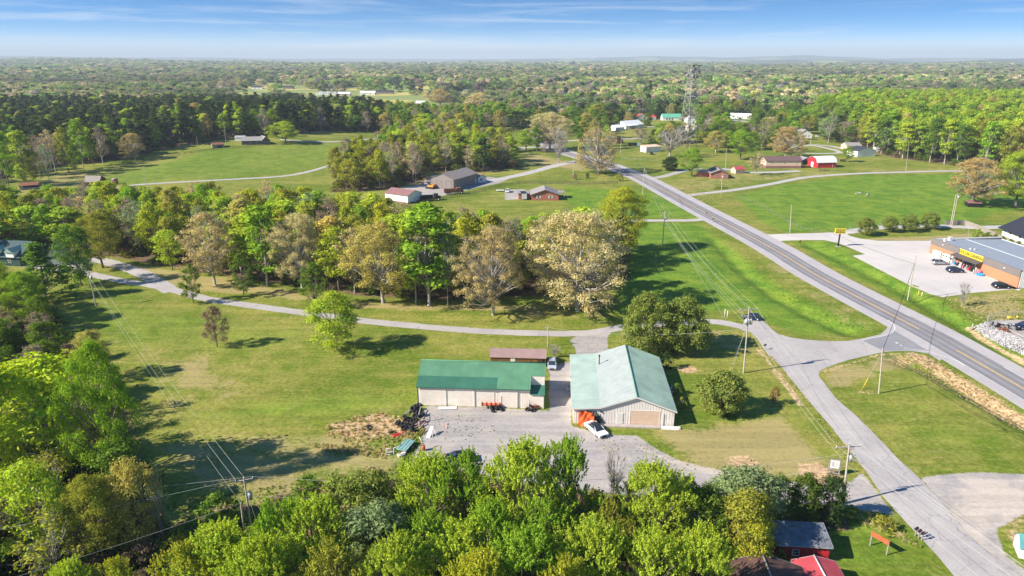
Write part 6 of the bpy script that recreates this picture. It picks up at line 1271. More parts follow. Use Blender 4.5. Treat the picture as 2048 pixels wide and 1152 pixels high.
kind('holly', 2, H=9, th=.7, Rr=5.2, prof='dome', ncl=120, rcl=1.05, nl=100, ls=.19, tr=.16, limbs=60, lobes=.14, inner=.3)
kind('column', 3, H=8, th=.3, Rr=1.9, prof='column', ncl=80, rcl=.62, nl=95, ls=.12, tr=.14, limbs=8, lobes=.06, inner=.5)
kind('bare', 3, H=12, th=2.4, Rr=4.2, prof='vase', ncl=46, rcl=1.3, nl=3, ls=.16, tr=.24, limbs=46, twigs=9, bark=1, twr=.045)
kind('fan', 1, H=14, th=2.0, Rr=8.5, prof='dome', ncl=120, rcl=1.2, nl=34, ls=.22, tr=.5, limbs=110, twigs=5, bark=1, lobes=.08, inner=.4, twr=.05)
kind('shrub', 3, H=3, th=.1, Rr=1.9, prof='dome', ncl=22, rcl=.6, nl=50, ls=.17, tr=.06, limbs=12, lobes=.25)
kind('far', 4, H=14, th=1.0, Rr=5.6, prof='dome', ncl=30, rcl=1.9, nl=26, ls=.75, tr=.3, limbs=6, lobes=.3)
kind('farpine', 2, H=16, th=1.0, Rr=3.8, prof='egg', ncl=24, rcl=1.3, nl=16, ls=.8, tr=.3, limbs=4, lobes=.15)
C = dict(lime=(.46,.57,.060), bright=(.31,.47,.045), green=(.18,.30,.040), mid=(.18,.27,.034), dark=(.065,.115,.030), pine=(.060,.092,.034), pinelit=(.105,.145,.045),
         olive=(.38,.39,.055), gold=(.48,.50,.05), straw=(.56,.49,.13), tan=(.60,.49,.22), cream=(.70,.61,.28), orange=(.60,.46,.18), brown=(.36,.27,.16), rust=(.34,.17,.07),
         grey=(.30,.26,.20), greyg=(.30,.38,.16), pink=(.50,.38,.38), holly=(.28,.34,.07), cedar=(.125,.195,.028), white=(.66,.64,.54))

TREE_NAMES = dict(maple='maple_tree', shoots='maple_tree', bigleaf='broadleaf_tree', lime='maple_tree', broad='broadleaf_tree', airy='budding_tree', oak='oak_tree', yellowoak='oak_tree', poplar='poplar_tree',
                  pine='pine_tree', spruce='spruce_tree', pear='pear_tree', ball='round_tree', holly='holly_tree', column='cedar_tree', bare='bare_tree', fan='elm_tree', shrub='shrub', far='broadleaf_tree', farpine='pine_tree')
TRND = random.Random(11); COUNT = {}
def plant(kd, p, H, Wd, col, label, cat='tree', group=None, jit=.12, var=None):
    v = K[kd][var if var is not None else TRND.randrange(len(K[kd]))]
    nm = TREE_NAMES[kd]; t = empty(nm, p, TRND.uniform(0, 6.28), label, cat, group)
    sz = H/v['H']; sx = (Wd/2)/v['R'] if Wd else sz*TRND.uniform(.9, 1.12)
    t.scale = (sx, sx, sz)
    tr = bpy.data.objects.new('trunk', v['trunk']); link(tr); tr.parent = t
    cr = bpy.data.objects.new('crown', v['crown']); link(cr); cr.parent = t
    c = C[col] if isinstance(col, str) else col; j = 1+TRND.uniform(-jit, jit)
    cr.color = (c[0]*j*(1+TRND.uniform(-jit, jit)*.5), c[1]*j, c[2]*j, 1)
    COUNT[kd] = COUNT.get(kd, 0)+1
    return t
def T(px, py, top, w, kd, col, label, cat='tree', group=None, r=None, var=None):
    p = P(px, py); H = height_for(p, top); W = w*px_m(p)
    OBST.append((p.x, p.y, (W/2)*.75 if r is None else r))
    return plant(kd, p, H, W, col, label, cat, group, .04, var)
# ------------------------------------------------------------------ single trees of the photograph
T(1155,622,428,225,'oak','cream','huge spreading oak with pale tan new leaves and grey limbs, right of the driveway wood',var=0)
T(986,630,458,150,'oak','tan','broad tan oak with bare lower limbs standing on the lawn, left of the biggest oak',var=1)
T(766,606,446,150,'yellowoak','straw','yellow tan tree at the wood edge with forked grey trunk, behind the lime green maple',var=0)
T(858,612,415,105,'poplar','bright','tall bright green poplar at the wood edge, left of the tan oak on the lawn')
T(832,609,420,60,'poplar','lime','slim pale green poplar right beside the tall bright green one')
T(896,613,440,34,'airy','greyg','thin tree with a straight pale trunk, between poplar and tan oak')
T(1242,505,376,112,'bigleaf','gold','tall yellow green tree with a leaning trunk beyond the biggest oak',var=0)
T(1288,706,590,112,'holly','holly','left one of the two dense olive green trees behind the pale roofed workshop',var=0)
T(1362,702,598,104,'holly','holly','right one of the two dense olive green trees behind the pale roofed workshop',var=1)
T(1441,824,747,92,'ball','holly','dense round dark green tree on the lawn right of the workshop',var=0)
T(1548,809,774,20,'pear','rust','small rusty orange sapling beside the road')
T(674,700,588,100,'lime','lime','full lime green maple at the bend of the driveway',var=0)
T(435,694,613,54,'pear','brown','small pear tree alone in the middle of the big lawn',var=0)
T(387,606,530,44,'pear','mid','pear tree beside the driveway, first of three, leftmost',var=1)
T(488,592,508,46,'pear','mid','pear tree at the wood edge, second of three along the driveway',var=2)
T(631,616,526,58,'pear','mid','dark pear tree behind the lime green maple',var=0)
T(93,598,486,88,'spruce','green','layered dark green pine in front of the green roofed house')
T(163,571,452,76,'lime','green','airy green tree beside the pole, in front of the driveway fork',var=1)
T(206,536,428,92,'bigleaf','olive','yellow green tree with a dark trunk standing at the driveway fork',var=1)
T(430,570,428,120,'yellowoak','tan','dull tan oak with a pale trunk at the wood edge above the driveway',var=1)
T(535,573,412,78,'poplar','bright','vivid green tree at the wood edge right of the dull tan oak')
T(345,540,462,62,'broad','lime','low bright green tree at the wood edge left of the dull tan oak')
T(604,575,430,108,'oak','cream','pale cream oak in the wood edge behind the dark pear tree',var=2)
T(1943,411,317,128,'oak','orange','big orange tan oak alone at the edge of the green pasture',var=1)
T(2030,416,300,95,'bigleaf','lime','lime green tree with a pale trunk at the right edge, beside the orange tan oak')
for i, (x, y, tp, w, s) in enumerate([(1730,470,436,38,'leftmost'),(1778,464,434,30,'second from the left'),(1818,463,430,32,'third from the left'),(1858,458,426,37,'rightmost')]):
    T(x,y,tp,w,'ball','holly','round clipped pear tree beside the gravel lane, %s of four' % s,group='round trees along the gravel lane')
T(1923,612,566,26,'bare','grey','small leafless tree in the grass between store lot and highway')
T(1195,347,257,92,'fan','orange','fan shaped half bare tree with tan twigs on the roadside beyond the highway bend')
T(1117,326,258,48,'bare','grey','leafless grey tree with a gnarled trunk at the far lane corner')
T(1100,300,226,92,'oak','cream','cream crowned oak behind the leafless grey tree',var=2)
T(1383,353,297,50,'bigleaf','bright','vivid green tree in front of the small brick house')
T(1340,341,314,32,'ball','dark','dark evergreen ball beside the lane below the lattice tower')
T(1480,319,260,62,'bigleaf','bright','dense vivid green tree left of the brown roofed long building')
T(1437,296,240,56,'bigleaf','green','green tree right beside the lattice tower')
T(1512,350,306,38,'airy','tan','small tan tree in front of the long brown roofed building')
T(1570,316,254,76,'oak','orange','wide orange tan oak behind the long brown roofed building',var=0)
T(1695,324,294,26,'broad','bright','small green tree in front of the white metal garage')
T(1656,286,225,44,'airy','greyg','half bare tree in front of the woods beside the far white house')
T(270,320,267,54,'oak','orange','orange tan oak standing alone at the upper left pasture fence',var=1)
T(572,286,243,62,'bigleaf','lime','lime green tree beside the dark house on the upper left hill')
T(206,326,255,40,'airy','brown','bare brownish tree at the edge of the upper left pasture')
T(48,368,328,36,'broad','lime','lime green shrubby tree at the far left pasture corner')
T(402,286,262,16,'broad','green','small round green tree at the top left pasture fence')
T(1530,297,262,40,'bigleaf','bright','green tree between tower and far white house',var=1)
T(1150,359,347,11,'shrub','brown','brown clipped shrub beside the far pole','shrub')
T(1238,362,345,16,'shrub','olive','yellowish shrub on the verge of the highway bend','shrub')
T(1310,700,672,30,'shrub','holly','low green shrub behind the ridge of the workshop','shrub')
for a in [(1281,288,254,46,'airy','brown','half bare tree right of the white farmhouse drive'),(1320,290,256,36,'bigleaf','lime','lime green tree left of the lattice tower'),(1339,314,258,78,'bare','brown','big bare brown tree at the foot of the lattice tower'),
  (1294,252,227,18,'column','mid','column evergreen in front of the red roofed house'),(1313,239,223,12,'ball','pine','dark ball evergreen between red and green roofs'),(1177,267,236,26,'column','dark','dark column evergreen left of the white farmhouse'),
  (1163,283,265,20,'ball','green','round green shrub behind the fan shaped tree'),(1052,301,260,52,'broad','bright','spreading green tree left of the leafless grey tree'),(1073,305,252,34,'broad','green','green tree close left of the leafless grey tree'),
  (1032,263,222,46,'broad','dark','dark green tree above the street corner'),(1089,309,284,16,'airy','pink','small pinkish tree beside the street corner'),(1431,305,262,48,'yellowoak','straw','straw yellow tree right of the lattice tower'),
  (1456,302,262,44,'bigleaf','bright','green tree behind the dense vivid green one'),(1523,301,236,42,'airy','olive','thin olive tree left of the orange tan oak'),(1536,263,234,42,'oak','cream','cream tree beside the tan house'),(1584,247,204,48,'bigleaf','green','tall green tree behind the white gabled house'),
  (1641,263,190,64,'bigleaf','bright','very tall bright tree right of the white gabled house'),(1690,252,213,18,'airy','pink','small reddish tree in the gap before the right wood'),(1612,250,212,40,'bigleaf','bright','bright tree hiding the house above the white gabled house'),
  (1210,268,238,34,'broad','brown','brownish tree left of the low white garage'),(1128,262,225,46,'broad','mid','mid green tree behind the cream oak'),(1100,250,212,50,'broad','dark','dark green tree behind the cream oak, higher one'),(1150,252,214,44,'broad','green','green tree in the dark row left of the farmhouse'),
  (1195,250,208,52,'broad','olive','olive tree in the dark row left of the farmhouse'),(1225,248,206,46,'broad','dark','dark tree right above the low white garage'),(1562,262,226,46,'bigleaf','olive','olive tree between tan house and white gabled house'),(1395,275,236,30,'broad','bright','green tree right behind the lattice tower'),
  (1410,262,214,34,'bigleaf','green','taller green tree behind the lattice tower'),(1500,262,240,30,'broad','bright','green tree left of the tan house'),(1475,268,244,32,'bigleaf','bright','green tree below the long white house'),(1600,303,276,20,'airy','tan','small tan tree left of the round lawn'),
  (880,212,178,60,'yellowoak','orange','orange tan tree in the valley'),(960,225,185,60,'yellowoak','cream','cream tree in the valley'),(1000,245,205,46,'broad','bright','bright green tree above the brown barn wood'),(740,232,200,30,'pine','dark','dark pine standing in front of the valley town')]:
    T(*a)
g = 'tall trees at the far left pasture end'
for i, (x, y, tp, w, kd, c) in enumerate([(18,374,262,46,'broad','bright'),(48,352,262,40,'poplar','lime'),(82,358,272,44,'airy','brown'),(112,345,260,44,'airy','tan'),(138,346,256,40,'broad','olive'),(168,338,240,34,'poplar','bright'),(188,332,262,36,'broad','mid'),(70,372,300,36,'broad','olive'),(235,318,262,40,'broad','mid'),(100,366,290,34,'airy','greyg'),(155,350,290,30,'broad','mid'),(5,366,300,40,'airy','brown')]):
    T(x,y,tp,w,kd,c,'%s tree of the far left pasture end, %s from the left' % (dict(bright='bright green',lime='lime green',brown='bare brown',tan='thin tan',olive='olive',mid='mid green',greyg='grey green')[c], ['second','third','fifth','eighth','ninth','eleventh','twelfth','fourth','thirteenth','seventh','tenth','first'][i]), group=g, r=1)
# trees of the left edge
g = 'leafy trees of the left edge'
T(120,965,722,215,'lime',(.50,.62,.05),'tallest lime green tree at the left edge with a dark forked trunk',group=g,var=0)
T(240,985,688,130,'bigleaf','bright','darker green tree leaning over the lawn beside the tallest lime green one',group=g,var=1)
T(95,1125,930,150,'lime','lime','leafy tree below the tallest lime green one at the left edge',group=g,var=1)
T(205,1130,955,125,'bigleaf','olive','olive green tree with thin grey stems at the lower left',group=g,var=0)
T(285,1105,925,95,'lime','straw','straw yellow young tree at the lower left thicket corner',group=g)
T(330,1090,940,60,'airy','greyg','thin grey stemmed sapling at the right end of the lower left thicket',group=g)
T(195,760,662,80,'yellowoak','straw','golden young tree reaching over the lawn at the left',group=g)
T(10,640,520,90,'bigleaf','lime','bright green tree at the left edge below the green roofed house',group=g)
T(60,650,545,80,'bigleaf','bright','full green tree in front of the green roofed house',group=g)
T(20,1010,720,120,'lime','lime','green tree cut by the left picture edge, behind the tallest lime green one',group=g)
# thicket of the foreground
g = 'foreground maples below the gravel yard'
for i, (x, y, tp, w, c, kd, lb) in enumerate([
 (865,1085,918,150,'lime','maple','lime green maple at the lower left corner of the gravel yard'),
 (940,1092,902,138,'bright','shoots','upright green maple left of the yard maple with the highest tip'),
 (1035,1105,888,150,'lime','maple','maple with upright light green shoots in front of the yard, centre left'),
 (1132,1095,884,160,'bright','shoots','full maple in front of the yard nearest the white car'),
 (1300,1110,928,140,'lime','maple','light green maple in front of the curved yard exit'),
 (1215,1125,1000,110,'olive','shoots','low olive maple between the two tallest ones'),
 (1475,1075,945,140,'greyg','lime','pale grey green tree beside the yard exit'),
 (1395,1110,985,120,'mid','holly','dark mixed bush left of the pale grey green tree'),
 (1478,1130,990,110,'olive','lime','yellow green tree leaning over the red shed'),
 (1500,1150,1040,70,'gold','lime','yellow green tree crown beside the dark shed roof'),
 (722,1085,958,150,'holly','holly','olive green bush at the lower end of the lawn'),
 (800,1130,1015,120,'mid','holly','dark green bush right of the olive one'),
 (750,1165,1015,140,'greyg','lime','grey green willow like tree at the bottom'),
 (640,1180,1010,150,'lime','maple','light green tree below the olive bush'),
 (560,1190,1005,140,'bright','shoots','light green tree right of the twin poles'),
 (455,1225,1062,170,'lime','maple','lime green maple crown left of the twin poles at the bottom'),
 (390,1250,1092,120,'gold','shoots','yellow tipped maple crown at the bottom edge, left'),
 (540,1260,1080,160,'lime','maple','lime green maple crown at the bottom edge below the poles'),
 (680,1270,1085,150,'olive','shoots','olive maple crown at the bottom edge'),
 (810,1270,1080,150,'lime','maple','yellow green maple crown at the bottom edge, left of centre'),
 (925,1240,1050,150,'lime','shoots','maple crown at the bottom, just left of the centre line'),
 (1040,1260,1060,160,'bright','maple','green maple crown at the bottom, right of the centre line'),
 (1090,1180,1000,130,'bright','shoots','green maple in the second row below the white car'),
 (1180,1250,1055,150,'lime','maple','lime maple crown at the bottom below the low olive maple'),
 (1290,1265,1065,140,'lime','shoots','lime maple crown at the bottom, third from the dark roof'),
 (1385,1260,1060,130,'lime','maple','lime maple crown at the bottom left of the dark roof'),
 (1130,1320,1120,150,'gold','shoots','golden maple tips at the very bottom'),
 (960,1320,1115,150,'gold','maple','golden green maple tips at the very bottom, left of centre'),
 (250,1235,1120,90,'gold','shoots','small yellow tipped crown at the bottom left'),
 (160,1250,1130,100,'lime','maple','small lime crown at the bottom left corner'),
 (870,1180,1030,130,'bright','shoots','green maple in the second row below the first yard maple'),
 (985,1190,1010,130,'bright','maple','green maple in the second row below the centre left one')]):
    T(x,y,tp,w*1.12,kd,c,lb,group=g,r=2)
for x, y, tp, w, lb in [(1552,1052,955,58,'column shaped cedar beside the power pole, left of three'),(1602,1050,952,62,'column shaped cedar beside the power pole, middle of three'),(1655,1046,955,62,'dark column shaped cedar touching the power pole')]:
    T(x,y,tp,w,'column','cedar' if x < 1640 else 'dark',lb,group='cedars beside the power pole',r=1)
for x, y, tp, w, c, lb in [(1225,1010,905,60,'brown','leafless brown sapling clump in front of the curved yard exit'),(1335,1010,935,50,'rust','rusty twiggy shrub beside the yard exit'),(1370,1035,955,44,'dark','small dark cedar beside the rusty shrub')]:
    T(x,y,tp,w,'column' if c == 'dark' else 'bare',c,lb,r=.5)
for i, (x, y, tp) in enumerate([(1955,478,458),(1972,483,464),(1988,488,468),(2003,493,473),(2018,498,478),(2034,503,482)]):
    T(x,y,tp,20,'shrub','mid' if i else 'bright','leafy shrub along the board fence behind the store, %s from the left' % ['first','second','third','fourth','fifth','sixth'][i],'shrub','shrubs along the board fence')
T(1700,1035,1012,40,'shrub','green','green bush at the foot of the power pole','shrub'); T(1770,1060,1035,50,'shrub','olive','weedy bush on the verge beside the red sign panel','shrub')
for x, y, tp, w, c, s in [(1330,738,704,26,'dark','back'),(1352,790,766,24,'mid','middle'),(1362,815,795,22,'olive','front')]:
    T(x,y,tp,w,'shrub',c,'dark shrub against the shaded side wall of the workshop, the %s one' % s,'shrub')
T(1108,715,690,34,'bare','grey','leafless bush behind the silver car','shrub')
T(1175,357,345,8,'shrub','dark','dark ball shaped garden shrub beyond the highway','shrub')
# ------------------------------------------------------------------ woods
def clear(x, y, r):
    return all((x-a)**2+(y-b)**2 > (r+c)**2 for a, b, c in OBST)
VIEWBOX = [(1251,256,42,36),(1292,240,26,40),(1344,241,26,40),(1480,238,28,36),(1610,276,18,36),(1566,336,60,40),(1650,336,34,40),(1733,313,34,34),(1307,305,24,24),(1234,288,18,10),(1707,300,22,16),(1375,293,14,30),(1439,357,40,40),(690,190,70,22),(700,212,60,26),(512,178,20,16),(1267,294,20,20),(1516,266,20,30),(1060,178,12,8),(352,175,12,8),(1425,177,12,8),(925,186,12,8),(1189,195,14,12),(1649,222,14,14),(1497,222,18,10),(1539,237,14,14),(1384,251,14,32),(1040,300,60,16),(957,318,14,12)]
def in_view_box(x, y):
    q = proj((x, y, hz(x, y))); return any(abs(q[0]-a) < w and -3 < q[1]-b < h for a, b, w, h in VIEWBOX)
SPECS = []
def scatter(wood, poly, sp, seed, choose, rclear=1.5):
    rg = random.Random(seed); xs = [p[0] for p in poly]; ys = [p[1] for p in poly]; pts = []
    for iy in range(int((max(ys)-min(ys))/(sp*.87))+1):
        for ix in range(int((max(xs)-min(xs))/sp)+2):
            x = min(xs)+(ix+.5*(iy % 2))*sp+rg.uniform(-.38, .38)*sp; y = min(ys)+iy*sp*.87+rg.uniform(-.38, .38)*sp
            pts.append((x, y))
    arr = np.array(pts); ok = inpoly(arr[:, 0], arr[:, 1], poly); n = 0
    for (x, y), o in zip(pts, ok):
        if not o or abs(x) > .79*y+25 or not clear(x, y, rclear) or (wood == 'V' and in_view_box(x, y)): continue
        kd, col, H, W, nm = choose(rg, x, y); SPECS.append((kd, Vector((x, y, hz(x, y))), H, W, col, nm, wood)); n += 1
    return n
WOODTXT = dict(
 A=('x', 'trees of the wood above the driveway', [(150,'behind the left green roofed house'),(300,'above the driveway fork'),(480,'behind the dull tan oak'),(620,'behind the pale cream oak'),(760,'behind the dark pear tree'),(900,'behind the tall bright poplar'),(1050,'behind the tan lawn oak'),(9999,'behind the huge tan oak')]),
 B=('y', 'trees of the left thicket', [(640,'left edge below the green house'),(720,'left edge beside the upper lawn'),(830,'left edge above the tallest maple'),(980,'left edge among the tall trees'),(9999,'lower left corner')]),
 D=('x', 'trees of the dark wood behind the pasture', [(60,'at the left picture edge'),(130,'above the long rusty shed'),(200,'left of the bare brownish tree'),(270,'behind the bare brownish tree'),(340,'behind the orange tan oak'),(420,'behind the weathered hill shed'),(490,'behind the hill house'),(560,'right of the hill house'),(640,'behind the lime pasture tree'),(9999,'at the right pasture end')]),
 E=('x', 'trees of the wood behind the brown barn', [(720,'left of the maroon roofed building'),(790,'behind the maroon roofed building'),(860,'behind the orange excavator'),(930,'behind the dark brown barn'),(9999,'right of the dark brown barn')]),
 F=('x', 'trees of the wood at the right', [(1760,'behind the white metal garage'),(1820,'above the leaning lane pole'),(1880,'over the bare pasture corner'),(1940,'left of the orange tan oak'),(2000,'behind the orange tan oak'),(9999,'at the right picture edge')]),
 V=('x', 'garden trees of the village', [(800,'in the left valley'),(900,'above the brown barn wood'),(1000,'left of the cream oak'),(1100,'behind the cream oak'),(1200,'left of the white farmhouse'),(1290,'around the white farmhouse'),(1370,'left of the lattice tower'),(1450,'right of the lattice tower'),(1540,'below the long white house'),(1620,'near the white gabled house'),(9999,'at the right village end')]))
ORD = 'first second third fourth fifth sixth seventh eighth ninth tenth eleventh twelfth'.split()
def settle():
    """the nearest trees of each kind become things of their own, the rest the far part of the wood"""
    names = {}
    for o in bpy.data.objects:
        if o.type == 'EMPTY' and o.parent is None: k = o.name.split('.')[0]; names[k] = names.get(k, 0)+1
    SPECS.sort(key=lambda s: s[1].length); ind = []; rest = []
    for s in SPECS:
        k = TREE_NAMES[s[0]]
        if names.get(k, 0) < 292: names[k] = names.get(k, 0)+1; ind.append(s)
        else: rest.append(s)
    groups = {}
    for s in ind:
        ax, grp, marks = WOODTXT[s[6]]; q = proj(s[1]); v = q[0] if ax == 'x' else q[1]; mk = next(t for l, t in marks if v < l)
        ys = sorted(t[1].y for t in ind if t[6] == s[6]); r = ys.index(s[1].y)/len(ys); row = ['front rows', 'middle rows', 'back rows'][min(2, int(r*3))]
        groups.setdefault((s[5], mk, row, grp), []).append((q[0], s))
    for (nm, mk, row, grp), lst in groups.items():
        lst.sort(key=lambda t: t[0])
        for i, (_, s) in enumerate(lst):
            lab = '%s tree %s, %s' % (nm, mk, row)+('' if len(lst) == 1 else ', %s from left' % ORD[min(i, 11)])
            plant(s[0], s[1], s[2], s[3], s[4], lab, 'tree', grp, .16)
    return ind, rest
def pick(rg, table):
    s = sum(t[0] for t in table); r = rg.uniform(0, s)
    for t in table:
        r -= t[0]
        if r <= 0: return t[1:]
    return table[-1][1:]
from mathutils import noise as mnoise
def wA(rg, x, y):
    q = mnoise.noise((x*.018, y*.03, 3.1)); back = y > 250
    tb = [(2.2,'broad','olive','olive green leafy'),(1.6+2*max(0,q),'broad','bright','bright green leafy'),(1.0,'airy','tan','thin tan crowned'),(.9,'airy','brown','nearly bare brown'),(1.4,'broad','gold','yellow green leafy'),
          (1.6,'poplar','lime','tall pale green'),(1.2,'broad','lime','lime green leafy'),(.7,'broad','straw','straw coloured'),(.7,'airy','greyg','sparse grey green')]
    if back: tb += [(2.2,'broad','gold','yellow green leafy'),(1.0,'broad','orange','orange tan leafy'),(.4,'farpine','dark','small dark green')]
    kd, c, nm = pick(rg, tb); q = proj((x, y, 0))
    if 960 < q[0] < 1200 and q[1] < 515: return kd, c, rg.uniform(6, 9), rg.uniform(6, 8), nm
    return kd, c, rg.uniform(13.5, 18) if not back else rg.uniform(11, 15), rg.uniform(8.5, 12), nm
nA = scatter('A', WOODW['A'], 8.4, 5, wA)
def wB(rg, x, y):
    low = y < 110
    tb = [(1.3,'broad','mid','mid green leafy'),(1.5,'airy','brown','twiggy brown'),(1,'airy','olive','sparse olive'),(1,'broad','green','dark green leafy'),(.8,'holly','mid','dense green')]
    kd, c, nm = pick(rg, tb); return kd, c, rg.uniform(6, 10) if not low else rg.uniform(7, 12), rg.uniform(6, 9), nm
nB = scatter('B', WOODW['B'], 8, 8, wB)
def wD(rg, x, y):
    left = x < -190 and y < 400
    if left: tb = [(1.5,'airy','grey','grey half bare'),(1.5,'broad','olive','olive green'),(1.2,'poplar','bright','tall bright green'),(1.2,'broad','mid','mid green'),(.8,'airy','brown','bare brown')]
    elif x > -60: tb = [(1.2,'pine','pine','dark'),(1.2,'broad','bright','bright green'),(1,'broad','mid','mid green'),(.8,'spruce','dark','dark conical')]
    else: tb = [(2.5,'pine','pine','dark'),(1.3,'pine','pinelit','greenish'),(1.6,'poplar','lime','lime green'),(1.5,'broad','bright','bright green'),(.6,'airy','grey','grey half bare'),(.4,'broad','orange','orange tan')]
    kd, c, nm = pick(rg, tb); return kd, c, rg.uniform(18, 23) if kd == 'pine' else rg.uniform(13, 20), rg.uniform(8, 11), nm
nD = scatter('D', WOODW['D'], 9.5, 9, wD)
def wE(rg, x, y):
    tb = [(1.5,'broad','olive','olive green'),(1.3,'airy','brown','bare brown'),(1.2,'poplar','lime','pale green'),(1,'broad','bright','bright green'),(1,'airy','tan','thin tan'),(.8,'broad','gold','yellow green'),(.5,'farpine','dark','dark evergreen')]
    kd, c, nm = pick(rg, tb); return kd, c, rg.uniform(13, 20), rg.uniform(8, 11), nm
nE = scatter('E', WOODW['E'], 9.0, 12, wE)
def wF(rg, x, y):
    tb = [(3,'poplar','bright','tall bright green'),(3,'poplar','lime','tall lime green'),(1.2,'poplar','green','tall green'),(1,'broad','olive','olive'),(.4,'broad','orange','orange tan')]
    kd, c, nm = pick(rg, tb); return kd, c, rg.uniform(22, 27), rg.uniform(8.5, 11), nm
nF = scatter('F', WOODW['F'], 9.5, 13, wF)
# trees about the village, and the tree belt behind it
VIL = pxpoly([(700,262),(780,226),(900,236),(1000,228),(1100,232),(1250,238),(1420,228),(1600,226),(1700,230),(1720,296),(1650,285),(1600,272),(1560,298),(1500,302),(1420,300),(1340,300),(1320,285),(1250,296),(1215,300),(1150,275),(1080,255),(1020,262),(940,270),(860,268),(770,268)])
for p_ in [(1250,262,14),(1290,250,12),(1345,250,12),(1480,243,14),(1610,272,12),(1375,295,14),(1300,298,14),(1725,308,18),(1640,296,16),(1145,262,6),(1105,290,14),(1150,280,10),(1200,270,10),(1060,295,16),(1400,275,10),(1240,285,12),(1320,275,8),(1560,255,10),(1000,290,8)]:
    q_ = P(p_[0], p_[1]); OBST.append((q_.x, q_.y, p_[2]))
def wV(rg, x, y):
    tb = [(1.6,'broad','bright','bright green'),(1.4,'broad','green','green'),(1.2,'broad','mid','mid green'),(1,'airy','brown','bare brown'),(.9,'broad','olive','olive'),(.6,'yellowoak','straw','straw coloured'),(.5,'spruce','dark','dark evergreen'),(.15,'airy','white','white flowering')]
    kd, c, nm = pick(rg, tb); return kd, c, rg.uniform(9, 17), rg.uniform(9, 14), nm
nV = scatter('V', VIL, 11.0, 15, wV)
for n_, (x, y, c) in enumerate([(1520,268,'dark'),(1505,232,'pine'),(1440,232,'pine'),(1465,230,'pine'),(1530,231,'pine')]):
    p = P(x, y); plant('spruce', p, 17, 13, c, 'dark spruce behind the far white house, %s of the group' % ['lowest','middle','left','second','right'][n_], group='spruces behind the far white house')
# ------------------------------------------------------------------ stuff: brush under the trees and the far-off wood
def gn_scatter(name, pts, scl, rot, tint, kindix, sources, mats_i, label=None):
    n = len(pts); me = bpy.data.meshes.new(name); me.vertices.add(n); me.vertices.foreach_set('co', np.asarray(pts, np.float32).ravel())
    def at(nm, ty, dat, key='value'):
        a = me.attributes.new(nm, ty, 'POINT'); a.data.foreach_set(key, dat)
    at('scl', 'FLOAT_VECTOR', np.asarray(scl, np.float32).ravel(), 'vector'); at('rotz', 'FLOAT_VECTOR', np.stack([np.zeros(n), np.zeros(n), rot], 1).astype(np.float32).ravel(), 'vector')
    at('tint', 'FLOAT_COLOR', np.concatenate([tint, np.ones((n, 1))], 1).astype(np.float32).ravel(), 'color'); at('kd', 'INT', np.asarray(kindix, np.int32))
    o = bpy.data.objects.new(name, me); link(o); o['kind'] = 'stuff'
    if label: o['label'] = label
    ng = bpy.data.node_groups.new(name, 'GeometryNodeTree'); N = ng.nodes; L = ng.links
    ng.interface.new_socket('Geometry', in_out='INPUT', socket_type='NodeSocketGeometry'); ng.interface.new_socket('Geometry', in_out='OUTPUT', socket_type='NodeSocketGeometry')
    gi = N.new('NodeGroupInput'); go = N.new('NodeGroupOutput')
    m2p = N.new('GeometryNodeMeshToPoints'); L.new(gi.outputs[0], m2p.inputs[0])
    def attr(nm, ty):
        a = N.new('GeometryNodeInputNamedAttribute'); a.data_type = ty; a.inputs[0].default_value = nm; return a.outputs[0]
    jn = N.new('GeometryNodeJoinGeometry')
    for i, src in enumerate(sources):
        cmp_ = N.new('FunctionNodeCompare'); cmp_.data_type = 'INT'; cmp_.operation = 'EQUAL'; L.new(attr('kd', 'INT'), cmp_.inputs[2]); cmp_.inputs[3].default_value = i
        oi = N.new('GeometryNodeObjectInfo'); oi.transform_space = 'ORIGINAL'; oi.inputs['Object'].default_value = src
        sm = N.new('GeometryNodeSetMaterial'); L.new(oi.outputs['Geometry'], sm.inputs[0]); sm.inputs['Material'].default_value = M_leafi if src.name.startswith('crown') else M_bark
        ip = N.new('GeometryNodeInstanceOnPoints'); L.new(m2p.outputs[0], ip.inputs['Points']); L.new(cmp_.outputs[0], ip.inputs['Selection'])
        L.new(sm.outputs[0], ip.inputs['Instance']); L.new(attr('rotz', 'FLOAT_VECTOR'), ip.inputs['Rotation']); L.new(attr('scl', 'FLOAT_VECTOR'), ip.inputs['Scale'])
        L.new(ip.outputs[0], jn.inputs[0])
    L.new(jn.outputs[0], go.inputs[0])
    md = o.modifiers.new('scatter', 'NODES'); md.node_group = ng
    return o
